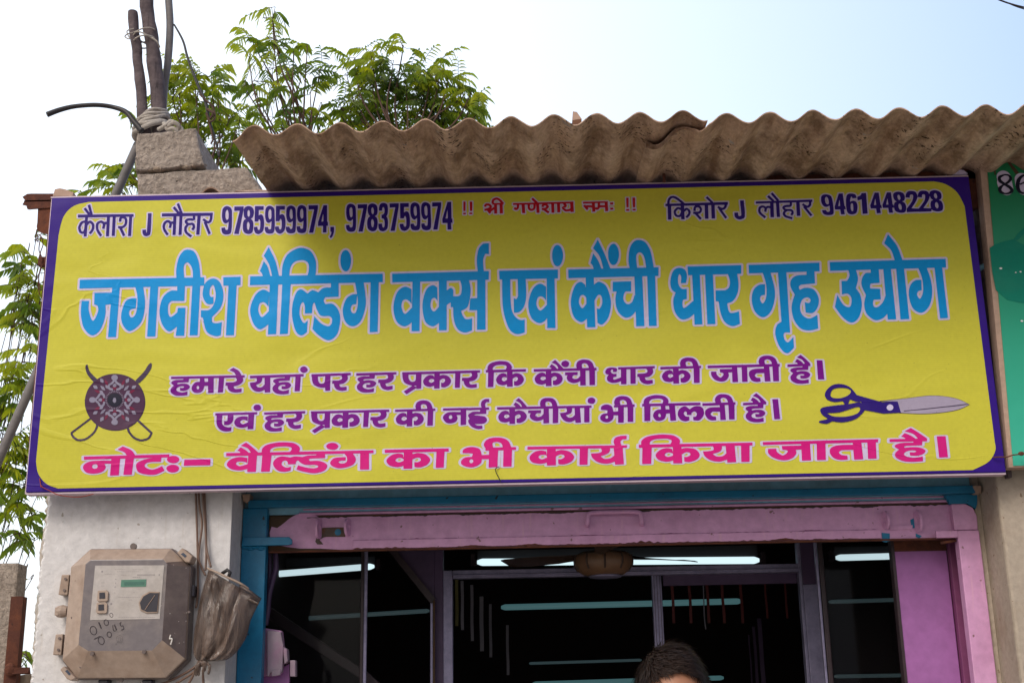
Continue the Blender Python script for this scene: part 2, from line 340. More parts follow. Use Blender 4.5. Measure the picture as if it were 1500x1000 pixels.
# ------------------------------------------------------------------ the print on the sign (millimetres from the sign's upper left corner)
SW, SH, SZ = 3.66, 1.1895, 3.0658        # sign width, height, height of its centre above the ground
PRINT = {
'HEAD': '''+271,381 301,382 300,590 269,590
+203,408 271,408 275,455 250,458 252,505~ 236,560~ 206,581~ 172,550~ 156,493~ 155,440 184,440 186,480~ 205,522~ 222,486~ 219,462~ 205,455
+361,385 372,424~ 374,475~ 367,505~ 353,511~ 344,494~ 350,479~ 369,475 370,434 349,434~ 326,448~ 314,502~ 325,544~ 354,567~ 394,532~ 405,462~ 393,386
+421,385 452,386 453,591 421,591
+526,385 528,406 500,407~ 472,435~ 463,491~ 477,543~ 505,572~ 535,553 532,590 565,591 564,477 534,477 533,495 510,513~ 498,499~ 496,464~ 507,448 558,449 557,386
+586,386 617,387 617,590 586,590
+522,357 519,318~ 526,271~ 542,243~ 562,236~ 588,248~ 607,292~ 617,360 587,359 583,320~ 571,297~ 559,290~ 548,307~ 553,358
+673,463 650,464~ 634,444~ 628,416~ 637,376~ 666,359~ 695,377~ 710,427~ 702,478~ 669,518 672,538~ 687,543~ 709,539 707,592 685,595~ 651,575~ 634,519 626,517 625,489 656,488~ 673,468~ 680,431~ 674,398~ 666,386~ 656,402~ 656,426~ 664,436~ 671,433
+728,385 760,386 758,593 727,593
+889,421 864,410~ 835,432~ 817,490~ 831,546~ 855,571~ 875,564~ 893,549 899,549 898,497 891,497 865,522~ 850,500~ 851,472~ 863,461~ 875,465~ 888,480
+890,386 923,387 922,592 890,593
+880,233 908,290~ 926,359 899,358 884,306~ 862,269
+863,292 879,315~ 892,358 862,357 857,342~ 849,333
+939,388 972,388 967,592 936,593
+936,359 938,309~ 955,267~ 988,244~ 1015,240~ 1047,255~ 1067,293~ 1070,332~ 1067,362 1036,357 1041,336~ 1040,309~ 1028,295~ 1009,291~ 983,299~ 968,324~ 965,360
+1130,390 1130,407 1100,409~ 1081,426 1058,417~ 1039,430 1013,412~ 993,429~ 981,480~ 983,531~ 998,583~ 1020,600~ 1041,587 1043,540 1027,549~ 1011,518~ 1012,481~ 1022,465~ 1030,481~ 1031,511 1059,511 1060,482~ 1067,468~ 1075,492~ 1089,518~ 1105,524~ 1125,524~ 1137,535~ 1135,556~ 1121,565~ 1094,552~ 1068,523 1062,575 1087,601~ 1125,622~ 1157,600~ 1169,545~ 1162,503~ 1139,475~ 1110,475 1103,460~ 1109,447 1161,446 1160,390
+1207,298~ 1204,321~ 1197,337~ 1187,342~ 1176,336~ 1168,320~ 1165,297~ 1167,275~ 1174,259~ 1185,253~ 1196,259~ 1204,276~
+1445,421 1418,411~ 1389,434~ 1375,494~ 1387,550~ 1414,572~ 1436,566~ 1448,554 1454,554 1454,498 1446,498 1420,522~ 1407,495~ 1410,471~ 1422,463~ 1436,470~ 1446,483
+1449,388 1479,389 1477,593 1446,593
+1546,417 1527,407~ 1502,427~ 1488,487~ 1498,553~ 1525,575~ 1544,568~ 1552,561 1558,559 1558,496 1552,496 1533,515~ 1520,497~ 1522,469~ 1533,459~ 1542,465~ 1547,476
+1552,388 1583,389 1582,592 1552,592
+1635,390 1641,416~ 1638,446~ 1627,455 1608,455 1608,429~ 1598,420~ 1582,431 1578,431 1578,489 1583,489 1598,479 1598,499 1607,499 1610,550~ 1624,588~ 1652,603~ 1680,594 1681,546 1657,549~ 1645,535~ 1638,515 1662,501~ 1672,468~ 1676,426~ 1670,391
+1674,465 1704,464 1704,514 1670,513
+1702,387 1734,388 1732,593 1699,593
+1705,359 1701,309~ 1709,261~ 1727,239 1749,238 1749,284 1735,282 1726,309~ 1729,359
+1799,387 1800,499~ 1814,569~ 1831,602~ 1855,614~ 1883,608 1884,556 1864,556~ 1843,536~ 1832,495~ 1831,388
+1860,386 1860,459 1853,472~ 1843,467 1843,527 1865,524~ 1883,501~ 1892,459~ 1891,387
+1970,424 1947,411~ 1918,432~ 1899,492~ 1909,548~ 1937,571~ 1959,565~ 1970,552 1977,552 1978,496 1970,499 1945,521~ 1931,498~ 1935,472~ 1946,463~ 1959,468~ 1969,480
+1973,386 2004,387 2002,593 1970,592
+2040,297~ 2036,319~ 2028,335~ 2017,341~ 2006,335~ 1999,318~ 1997,296~ 2000,274~ 2008,257~ 2019,252~ 2030,258~ 2037,274~
+2123,420 2104,407~ 2081,426~ 2064,487~ 2073,547~ 2099,571~ 2116,565~ 2126,555 2131,553 2133,495 2124,497 2108,515~ 2096,494~ 2100,469~ 2110,461~ 2120,466~ 2125,477
+2125,388 2157,388 2156,593 2124,593
+2152,426 2164,414~ 2179,409~ 2205,429~ 2220,490~ 2209,551~ 2184,582~ 2164,576 2164,516 2175,518~ 2186,494~ 2183,467~ 2171,463~ 2157,484 2150,484
+2178,233 2202,292~ 2224,358 2196,358 2183,304~ 2158,269
+2158,290 2176,320~ 2189,358 2158,358 2154,341~ 2146,331
+2259,297~ 2255,320~ 2246,336~ 2235,341~ 2225,335~ 2218,319~ 2216,296~ 2219,274~ 2228,258~ 2239,252~ 2249,258~ 2257,275~
+2230,410 2302,409 2300,451 2228,450
+2244,447 2237,486~ 2245,531~ 2272,557~ 2298,550~ 2315,530 2320,530 2323,465 2312,467 2301,495~ 2282,502~ 2269,485~ 2272,461~ 2282,448
+2315,387 2346,388 2345,593 2313,593
+2365,386 2396,387 2392,593 2362,593
+2298,357 2295,318~ 2303,271~ 2320,245~ 2340,239~ 2364,249~ 2383,287~ 2393,358 2363,357 2359,320~ 2351,298~ 2338,291~ 2326,307~ 2328,358
+2494,422 2514,422 2520,394~ 2514,368~ 2491,358~ 2467,371~ 2454,412~ 2457,445~ 2472,460 2461,491~ 2464,535~ 2481,564~ 2498,570~ 2520,563~ 2540,547 2544,544 2547,493 2537,496 2503,523~ 2496,511~ 2498,494~ 2503,489 2514,487 2516,445 2497,445~ 2486,429~ 2484,405~ 2490,385~ 2497,396~
+2540,385 2570,386 2568,591 2538,591
+2590,386 2621,386 2618,591 2587,591
+2678,386 2685,417~ 2680,443~ 2664,455 2627,455 2625,499 2636,500 2641,547~ 2655,584~ 2683,601~ 2712,592 2712,542 2682,548~ 2672,536~ 2669,509 2694,497~ 2712,465~ 2718,427~ 2715,387
+2814,385 2823,425~ 2824,463~ 2818,495~ 2805,512~ 2797,495~ 2802,481~ 2817,477 2821,434 2797,436~ 2774,457~ 2764,498~ 2774,545~ 2803,568~ 2834,546~ 2853,496~ 2856,449~ 2845,386
+2874,383 2907,384 2902,632 2883,631~ 2876,642~ 2880,661~ 2892,670~ 2913,649 2912,692 2884,714~ 2858,689~ 2845,639~ 2853,602~ 2872,588
+2985,381 2984,399 2946,401~ 2923,418~ 2918,446~ 2932,479 2921,507~ 2915,539~ 2921,581~ 2944,616~ 2976,625~ 3011,618 3012,563 2980,577~ 2955,562~ 2948,533~ 2958,502~ 2978,491~ 2991,501~ 2984,514~ 2968,510 2968,552 2995,555~ 3016,532~ 3023,495~ 3008,461~ 2977,452~ 2953,460 2950,448~ 2959,439 3014,435 3016,382
+3147,382 3150,407~ 3138,428 3117,428 3114,483 3136,480~ 3149,498~ 3144,528~ 3132,534~ 3114,522~ 3096,484 3082,533 3111,578~ 3142,597~ 3170,577~ 3186,532~ 3185,488~ 3170,458 3182,420~ 3177,383
+3235,380 3233,397 3213,398~ 3198,418~ 3193,448~ 3206,487 3196,523~ 3200,560~ 3220,583~ 3239,590~ 3264,581~ 3284,561 3292,561 3300,483 3282,488 3270,515~ 3251,534~ 3235,537~ 3230,523~ 3234,507 3262,506 3263,463 3226,461 3225,451~ 3229,441 3264,439 3266,381
+3283,380 3313,381 3313,588 3280,588
+3333,381 3364,382 3363,588 3329,589
+3316,239 3346,287~ 3362,349 3331,348 3322,307~ 3297,276
+3418,379 3428,416~ 3430,454~ 3425,486~ 3412,507~ 3403,490~ 3410,476~ 3423,473 3426,430 3402,432~ 3380,453~ 3371,494~ 3381,545~ 3412,564~ 3443,540~ 3461,492~ 3463,436~ 3452,380
+3482,380 3512,381 3511,587 3481,588
+1224,390 1234,444~ 1236,481~ 1229,511~ 1217,514~ 1209,499~ 1215,481~ 1231,478 1233,437 1212,439~ 1190,457~ 1178,503~ 1190,550~ 1219,568~ 1249,547~ 1267,487~ 1265,435~ 1258,390
+1285,389 1317,389 1315,592 1284,593
+141,352 631,353 633,388 142,388
+706,355 774,354 775,389 708,390
+812,354 1332,355 1333,390 812,390
+1369,356 1748,354 1747,390 1370,392
+1788,354 2018,354 2017,391 1789,390
+2058,355 2411,354 2409,390 2058,391
+2524,354 2734,353 2731,389 2524,390
+2762,353 3038,350 3036,386 2761,388
+3078,349 3529,346 3527,382 3077,385''',
'PURPLE': '''+523,754 807,754 807,763 524,763
+572,761 571,767 545,767~ 529,772~ 526,780~ 536,789 528,797~ 524,806~ 528,818~ 544,828~ 566,830~ 590,828 590,813 569,817~ 552,812~ 546,804~ 553,796~ 567,792~ 576,795~ 571,799~ 560,798 561,810 579,811~ 593,804~ 598,794~ 587,784~ 567,782~ 550,784 548,780~ 554,778 592,777 593,762
+635,761 635,776 619,778~ 608,790~ 605,804~ 615,818~ 632,820~ 647,813~ 654,793 669,793 669,777 654,777 651,762
-634,800~ 633,803~ 632,806~ 629,806~ 627,805~ 625,803~ 624,799~ 624,796~ 626,793~ 629,792~ 631,793~ 633,796~
+666,762 688,762 690,821 669,821
+708,762 728,763 726,820 706,820
+772,762 777,771~ 774,778~ 762,781 735,781 734,794 742,794 745,807~ 756,818~ 776,822~ 797,820 797,806 775,808~ 768,804~ 766,797 784,793~ 797,784~ 802,774~ 799,762
+761,723 783,736~ 794,754 772,753 765,742~ 747,733
+827,757 1033,754 1033,764 827,767
+850,762 854,773~ 851,781~ 828,784 831,799~ 844,815~ 865,821~ 884,814 888,814 888,793 883,793 875,802~ 860,803~ 851,794 868,786~ 874,775~ 874,762
+883,762 905,762 907,824 886,824
+962,763 961,768 936,769~ 920,774~ 917,782~ 927,791 919,799~ 915,808~ 919,820~ 934,830~ 956,833~ 978,831 979,815 958,819~ 942,815~ 937,807~ 943,798~ 956,795~ 965,798~ 961,801~ 950,800 950,812 968,813~ 981,806~ 986,796~ 976,786~ 956,784~ 940,786 938,782~ 944,780 980,779 982,763
+1002,763 1022,764 1020,822 1000,822
+1048,737~ 1046,744~ 1041,748~ 1034,750~ 1026,748~ 1021,743~ 1019,737~ 1021,730~ 1026,726~ 1033,724~ 1040,726~ 1045,731~
+1063,756 1214,754 1214,763 1063,766
+1065,762 1088,762 1089,780~ 1097,793~ 1110,793~ 1115,785 1116,761 1136,762 1136,822 1118,823 1116,810 1097,809~ 1074,798~ 1066,780~
+1177,763 1181,772~ 1178,779~ 1167,783 1144,783 1143,795 1150,796 1153,809~ 1162,819~ 1180,824~ 1199,822 1199,808 1179,809~ 1173,806~ 1171,798 1187,795~ 1199,785~ 1203,775~ 1201,763
+1235,756 1389,755 1389,764 1235,766
+1286,764 1285,769 1259,769~ 1243,774~ 1240,782~ 1250,792 1242,800~ 1238,809~ 1242,821~ 1258,831~ 1280,833~ 1303,831 1304,816 1283,820~ 1266,815~ 1260,807~ 1267,798~ 1281,795~ 1290,798~ 1285,802~ 1274,801 1274,813 1293,813~ 1306,807~ 1312,796~ 1301,787~ 1281,784~ 1264,786 1262,783~ 1268,780 1305,779 1307,764
+1353,764 1357,773~ 1354,780~ 1343,783 1320,783 1319,796 1326,796 1329,809~ 1338,820~ 1356,825~ 1375,822 1375,808 1355,810~ 1349,806~ 1347,799 1363,795~ 1375,786~ 1379,776~ 1377,764
+1411,756 1709,755 1709,764 1411,766
+1412,762 1435,763 1436,781~ 1445,793~ 1458,793~ 1463,786 1464,762 1485,762 1484,822 1466,823 1465,810 1445,809~ 1421,798~ 1413,780~
+1452,809 1469,817 1428,843 1417,832
+1532,773 1519,769~ 1503,775~ 1491,792~ 1497,809~ 1515,816~ 1527,814~ 1534,812 1537,811 1539,794 1533,795 1522,800~ 1513,794~ 1516,787~ 1523,785~ 1530,786~ 1533,789
+1534,764 1555,764 1554,823 1533,823
+1552,775 1560,771~ 1571,770~ 1588,776~ 1598,793~ 1591,810~ 1574,819~ 1560,818 1560,800 1568,801~ 1575,794~ 1573,786~ 1565,785~ 1555,791 1550,791
+1614,764 1634,764 1631,822 1612,822
+1673,763 1678,772~ 1675,779~ 1664,783 1640,783 1639,795 1646,796 1649,809~ 1659,820~ 1677,824~ 1696,822 1696,808 1676,810~ 1669,806~ 1668,798 1684,795~ 1696,786~ 1700,775~ 1698,764
+1731,754 1885,754 1884,764 1731,764
+1740,763 1762,763 1759,822 1738,822
+1737,755 1739,740~ 1750,728~ 1773,721~ 1792,720~ 1815,724~ 1828,736~ 1831,747~ 1828,756 1807,754 1810,748~ 1810,740~ 1801,736~ 1789,735~ 1770,737~ 1759,745~ 1758,755
+1810,772 1797,768~ 1781,774~ 1770,792~ 1776,809~ 1793,816~ 1806,814~ 1812,812 1815,811 1817,794 1811,795 1800,800~ 1792,794~ 1794,786~ 1801,784~ 1808,785~ 1811,789
+1812,763 1833,763 1833,822 1811,822
+1830,774 1838,771~ 1849,769~ 1866,775~ 1876,793~ 1869,810~ 1852,819~ 1838,817 1838,800 1846,801~ 1853,794~ 1851,786~ 1843,785~ 1833,791 1829,791
+1914,755 2154,755 2154,765 1914,765
+1958,773 1945,769~ 1929,775~ 1917,792~ 1923,810~ 1941,817~ 1953,815~ 1960,812 1963,812 1965,795 1959,795 1948,800~ 1939,794~ 1942,787~ 1949,785~ 1956,786~ 1959,789
+1960,763 1981,764 1981,823 1959,823
+1978,775 1986,771~ 1997,770~ 2014,776~ 2024,793~ 2017,811~ 2000,820~ 1986,818 1986,801 1994,801~ 2002,794~ 1999,787~ 1991,785~ 1981,792 1977,791
+1997,720 2013,737~ 2029,756 2009,755 2001,740~ 1983,730
+1983,736 1995,745~ 2004,756 1983,755 1980,751~ 1974,748
+2034,770 2082,770 2081,782 2033,782
+2044,781 2039,792~ 2045,805~ 2062,813~ 2080,811~ 2091,805 2095,805 2097,786 2089,787 2082,795~ 2069,797~ 2061,792~ 2063,785~ 2069,781
+2091,764 2112,764 2111,823 2090,823
+2126,764 2148,764 2146,823 2125,823
+2079,755 2077,744~ 2082,730~ 2094,723~ 2109,721~ 2126,724~ 2139,735~ 2146,755 2125,755 2122,745~ 2116,738~ 2107,736~ 2099,741~ 2100,756
+2050,737~ 2048,744~ 2043,749~ 2035,750~ 2028,748~ 2022,743~ 2020,737~ 2023,730~ 2028,726~ 2036,724~ 2043,726~ 2049,731~
+2237,755 2377,753 2376,762 2236,764
+2215,773 2229,773 2233,765~ 2229,758~ 2213,755~ 2196,758~ 2187,770~ 2190,780~ 2200,784 2193,793~ 2194,806~ 2206,814~ 2218,816~ 2233,814~ 2247,809 2250,809 2252,794 2245,795 2221,803~ 2216,799~ 2218,794~ 2221,793 2229,792 2230,780 2217,780~ 2210,775~ 2208,769~ 2212,763~ 2217,766~
+2247,763 2268,763 2266,822 2245,822
+2283,763 2303,763 2301,821 2281,821
+2343,762 2348,771~ 2345,778~ 2334,781 2309,782 2308,794 2315,795 2318,808~ 2328,819~ 2346,824~ 2366,821 2366,807 2346,808~ 2339,805~ 2337,797 2354,794~ 2366,784~ 2370,774~ 2368,762
+2398,757 2553,756 2553,765 2397,767
+2443,774 2430,770~ 2414,776~ 2402,793~ 2409,811~ 2426,817~ 2439,816~ 2445,813 2449,812 2450,796 2444,796 2433,801~ 2425,795~ 2427,788~ 2435,786~ 2441,787~ 2445,790
+2445,765 2467,765 2466,824 2444,824
+2464,776 2472,772~ 2483,771~ 2500,777~ 2511,794~ 2503,812~ 2486,821~ 2472,819 2472,802 2480,802~ 2487,795~ 2485,788~ 2477,786~ 2467,792 2462,792
+2524,764 2547,764 2544,823 2522,823
+2475,756 2473,745~ 2479,731~ 2491,724~ 2506,722~ 2524,725~ 2537,736~ 2544,756 2522,756 2520,745~ 2514,739~ 2504,737~ 2495,742~ 2497,756
+2578,756 2853,755 2852,765 2578,766
+2670,763 2690,763 2690,823 2668,823
+2623,771 2670,771 2672,784 2655,785 2656,799~ 2645,815~ 2625,820~ 2602,812~ 2590,795~ 2590,780 2610,780 2611,792~ 2624,804~ 2636,793~ 2633,786~ 2624,784
+2707,764 2728,765 2726,823 2705,823
+2791,762 2791,772 2755,773~ 2736,782~ 2733,798~ 2741,817~ 2757,824~ 2775,823 2775,809 2761,807~ 2755,798~ 2762,790 2791,790
+2791,762 2812,763 2813,823 2791,823
+2824,763 2848,764 2845,823 2823,823
+2775,755 2773,744~ 2779,730~ 2791,723~ 2806,721~ 2824,724~ 2838,735~ 2845,755 2823,755 2820,744~ 2814,738~ 2805,736~ 2796,741~ 2797,755
+2882,758 2969,756 2969,766 2881,768
+2939,765 2938,770 2911,771~ 2895,776~ 2891,784~ 2901,793 2893,801~ 2889,811~ 2893,823~ 2910,833~ 2932,835~ 2957,833 2958,818 2935,821~ 2918,817~ 2912,809~ 2919,800~ 2933,797~ 2943,800~ 2938,803~ 2927,802 2927,814 2946,815~ 2960,809~ 2965,798~ 2954,788~ 2933,785~ 2916,788 2914,784~ 2920,782 2959,781 2961,765
+2935,721 2953,738~ 2969,757 2949,757 2939,741~ 2920,731
+2920,737 2934,746~ 2943,757 2921,757 2918,752~ 2911,749
+2994,744 3016,745 3017,820 2993,820
+700,901 860,900 860,909 701,910
+706,909 707,941~ 716,960~ 728,969~ 744,973~ 764,971 765,956 751,957~ 736,951~ 728,939~ 728,909
+748,909 748,929 743,933~ 736,931 736,948 752,948~ 764,941~ 770,929~ 770,909
+825,917 805,915~ 784,921~ 774,938~ 783,954~ 802,960~ 818,958~ 827,955 831,955 831,939 826,939 807,946~ 797,938~ 800,932~ 808,929~ 818,931~ 825,935
+827,908 849,908 848,966 826,966
+874,883~ 873,890~ 868,894~ 860,895~ 853,894~ 847,889~ 845,883~ 847,877~ 852,872~ 859,871~ 867,872~ 872,877~
+887,902 1043,900 1043,909 887,911
+938,909 937,914 911,914~ 895,919~ 892,927~ 902,936 894,944~ 890,953~ 894,965~ 910,975~ 932,977~ 956,975 956,960 935,964~ 918,960~ 912,951~ 919,943~ 933,940~ 942,943~ 937,946~ 926,945 926,957 945,958~ 959,951~ 964,941~ 953,931~ 933,929~ 916,931 914,928~ 920,925 958,924 959,909
+1005,909 1010,917~ 1007,925~ 996,928 972,928 971,940 978,941 981,954~ 991,964~ 1009,969~ 1028,966 1028,952 1008,954~ 1001,951~ 999,943 1016,940~ 1028,931~ 1032,920~ 1030,909
+1065,902 1363,901 1363,910 1065,911
+1066,908 1089,908 1090,926~ 1098,938~ 1111,939~ 1117,931 1118,907 1138,908 1138,967 1119,968 1118,955 1098,954~ 1074,943~ 1067,925~
+1105,954 1122,962 1081,987 1070,977
+1184,919 1171,915~ 1156,920~ 1144,938~ 1150,955~ 1168,961~ 1180,959~ 1186,957 1190,956 1191,940 1185,941 1174,945~ 1166,940~ 1168,933~ 1176,930~ 1182,932~ 1186,935
+1186,910 1208,910 1207,968 1185,968
+1205,920 1212,917~ 1223,915~ 1241,921~ 1251,939~ 1244,956~ 1226,964~ 1212,963 1212,946 1220,946~ 1228,940~ 1225,932~ 1217,931~ 1208,937 1203,937
+1266,910 1286,910 1283,967 1264,967
+1326,910 1331,918~ 1328,925~ 1317,929 1292,929 1291,941 1299,942 1302,955~ 1311,965~ 1329,970~ 1349,967 1349,953 1329,955~ 1322,952~ 1320,944 1337,941~ 1349,932~ 1353,921~ 1351,910
+1385,902 1538,901 1538,910 1385,911
+1428,919 1415,915~ 1399,921~ 1388,938~ 1394,955~ 1411,961~ 1424,960~ 1430,957 1433,956 1435,940 1429,941 1418,946~ 1409,940~ 1412,933~ 1419,930~ 1426,932~ 1429,935
+1430,910 1451,910 1450,968 1429,968
+1448,920 1456,917~ 1466,916~ 1484,921~ 1494,939~ 1487,956~ 1470,965~ 1456,963 1456,946 1464,947~ 1471,940~ 1469,932~ 1461,931~ 1451,937 1446,937
+1509,910 1530,910 1528,967 1507,967
+1464,901 1462,890~ 1467,877~ 1478,870~ 1492,868~ 1509,871~ 1521,882~ 1528,901 1507,901 1505,891~ 1500,885~ 1491,883~ 1483,887~ 1484,902
+1567,901 1740,901 1740,910 1567,910
+1638,917 1592,916~ 1572,926~ 1567,940~ 1578,956~ 1596,960~ 1615,954~ 1622,939~ 1617,928 1638,928
-1602,936~ 1601,940~ 1599,942~ 1596,943~ 1592,942~ 1590,940~ 1589,936~ 1590,932~ 1592,929~ 1596,928~ 1599,929~ 1601,932~
+1634,906 1655,907 1654,966 1633,968
+1663,902 1742,901 1742,910 1663,911
+1708,908 1707,917 1680,917~ 1662,929~ 1667,944~ 1662,948 1664,961~ 1677,976~ 1698,984~ 1716,983 1715,971 1698,970~ 1684,964 1699,965~ 1722,963~ 1733,951~ 1726,937~ 1703,932~ 1684,930~ 1691,927 1731,926 1731,908
+1713,902 1711,888~ 1716,875~ 1728,868 1743,868 1742,881 1733,880 1727,888~ 1729,902
+1772,901 2130,902 2130,911 1772,911
+1816,919 1804,915~ 1788,920~ 1776,937~ 1782,955~ 1800,961~ 1812,959~ 1818,957 1822,956 1824,940 1817,940 1807,945~ 1798,940~ 1801,932~ 1808,930~ 1814,931~ 1818,935
+1818,909 1840,910 1839,967 1818,967
+1837,920 1845,917~ 1856,915~ 1874,921~ 1884,938~ 1876,955~ 1859,964~ 1845,963 1845,946 1853,946~ 1861,940~ 1858,932~ 1850,931~ 1840,937 1835,937
+1855,867 1871,883~ 1886,902 1867,902 1859,887~ 1842,877
+1842,883 1854,891~ 1863,902 1842,902 1840,897~ 1834,894
+1890,916 1939,916 1937,928 1889,927
+1900,926 1895,938~ 1901,950~ 1918,958~ 1936,956~ 1948,950 1951,950 1953,932 1946,932 1938,940~ 1925,942~ 1917,937~ 1919,931~ 1925,927
+1948,910 1968,910 1968,967 1946,968
+1983,910 2004,910 2002,967 1981,968
+1937,902 1935,891~ 1940,877~ 1952,870~ 1966,869~ 1983,871~ 1995,882~ 2002,902 1981,901 1979,891~ 1973,885~ 1964,883~ 1956,888~ 1957,902
+2031,907 2036,917~ 2033,926~ 2010,929 2013,943~ 2026,959~ 2047,965~ 2065,958 2069,958 2069,938 2065,938 2056,946~ 2042,947~ 2032,938 2050,931~ 2056,920~ 2055,907
+2065,906 2086,907 2088,968 2067,968
+2102,910 2122,910 2120,967 2100,967
+2145,884~ 2143,890~ 2138,895~ 2130,896~ 2123,894~ 2117,890~ 2116,883~ 2118,877~ 2123,873~ 2131,871~ 2138,873~ 2144,878~
+2215,903 2293,901 2293,911 2214,912
+2165,920 2166,909~ 2177,901~ 2193,900~ 2207,908~ 2212,928 2233,927 2232,943 2212,942 2209,956~ 2195,967~ 2178,968~ 2163,959~ 2162,946~ 2172,936~ 2188,934 2190,923 2180,921
-2191,949~ 2190,952~ 2188,954~ 2186,955~ 2183,954~ 2182,952~ 2181,948~ 2182,945~ 2184,943~ 2186,942~ 2189,943~ 2190,945~
+2230,909 2252,909 2249,971 2228,971
+2266,910 2288,911 2285,969 2264,969
+2218,902 2216,891~ 2222,877~ 2234,870~ 2248,868~ 2266,871~ 2279,882~ 2286,902 2264,902 2262,891~ 2256,885~ 2247,883~ 2238,888~ 2240,902
+2322,900 2542,900 2542,910 2321,910
+2329,909 2353,909 2349,967 2327,967
+2327,901 2329,887~ 2340,875~ 2364,868~ 2383,867~ 2405,871~ 2419,882~ 2422,893~ 2419,902 2398,900 2401,894~ 2401,887~ 2392,882~ 2379,881~ 2360,883~ 2350,891~ 2348,901
+2391,908 2392,923 2376,925~ 2364,936~ 2361,951~ 2371,965~ 2388,967~ 2404,959~ 2411,940 2426,939 2425,924 2410,923 2408,908
-2390,946~ 2390,950~ 2388,952~ 2386,953~ 2383,952~ 2381,949~ 2380,946~ 2381,942~ 2382,940~ 2385,939~ 2387,940~ 2389,943~
+2423,908 2445,909 2447,967 2425,968
+2500,925 2489,915 2478,913~ 2460,925~ 2454,946~ 2464,965~ 2483,971~ 2497,967 2497,953 2484,952~ 2477,941~ 2482,933~ 2489,936 2488,947 2506,947 2507,939~ 2518,934~ 2526,942~ 2522,953~ 2511,955 2512,968 2535,968~ 2552,948~ 2552,926~ 2541,914 2519,914~
+2549,903 2674,901 2674,911 2549,913
+2614,909 2613,919 2579,920~ 2561,929~ 2557,945~ 2566,963~ 2581,970~ 2598,969 2597,955 2584,953~ 2578,944~ 2586,936 2613,937
+2614,909 2633,910 2634,969 2613,969
+2647,910 2670,910 2667,968 2646,968
+2599,902 2597,891~ 2603,878~ 2615,870~ 2630,869~ 2647,872~ 2660,882~ 2667,902 2646,902 2643,891~ 2637,885~ 2628,883~ 2619,888~ 2621,902
+2703,905 2791,903 2790,912 2702,914
+2758,912 2757,917 2730,917~ 2714,922~ 2711,930~ 2721,939 2713,947~ 2709,956~ 2713,968~ 2729,978~ 2751,981~ 2776,979 2776,963 2754,967~ 2737,963~ 2731,955~ 2739,946~ 2752,943~ 2762,946~ 2757,949~ 2746,948 2746,960 2765,961~ 2779,954~ 2784,944~ 2773,934~ 2752,932~ 2735,934 2733,931~ 2739,928 2778,927 2779,912
+2756,868 2774,885~ 2791,904 2770,904 2760,888~ 2741,878
+2741,884 2755,893~ 2764,904 2741,904 2738,899~ 2732,896
+2814,893 2836,893 2838,970 2816,971''',
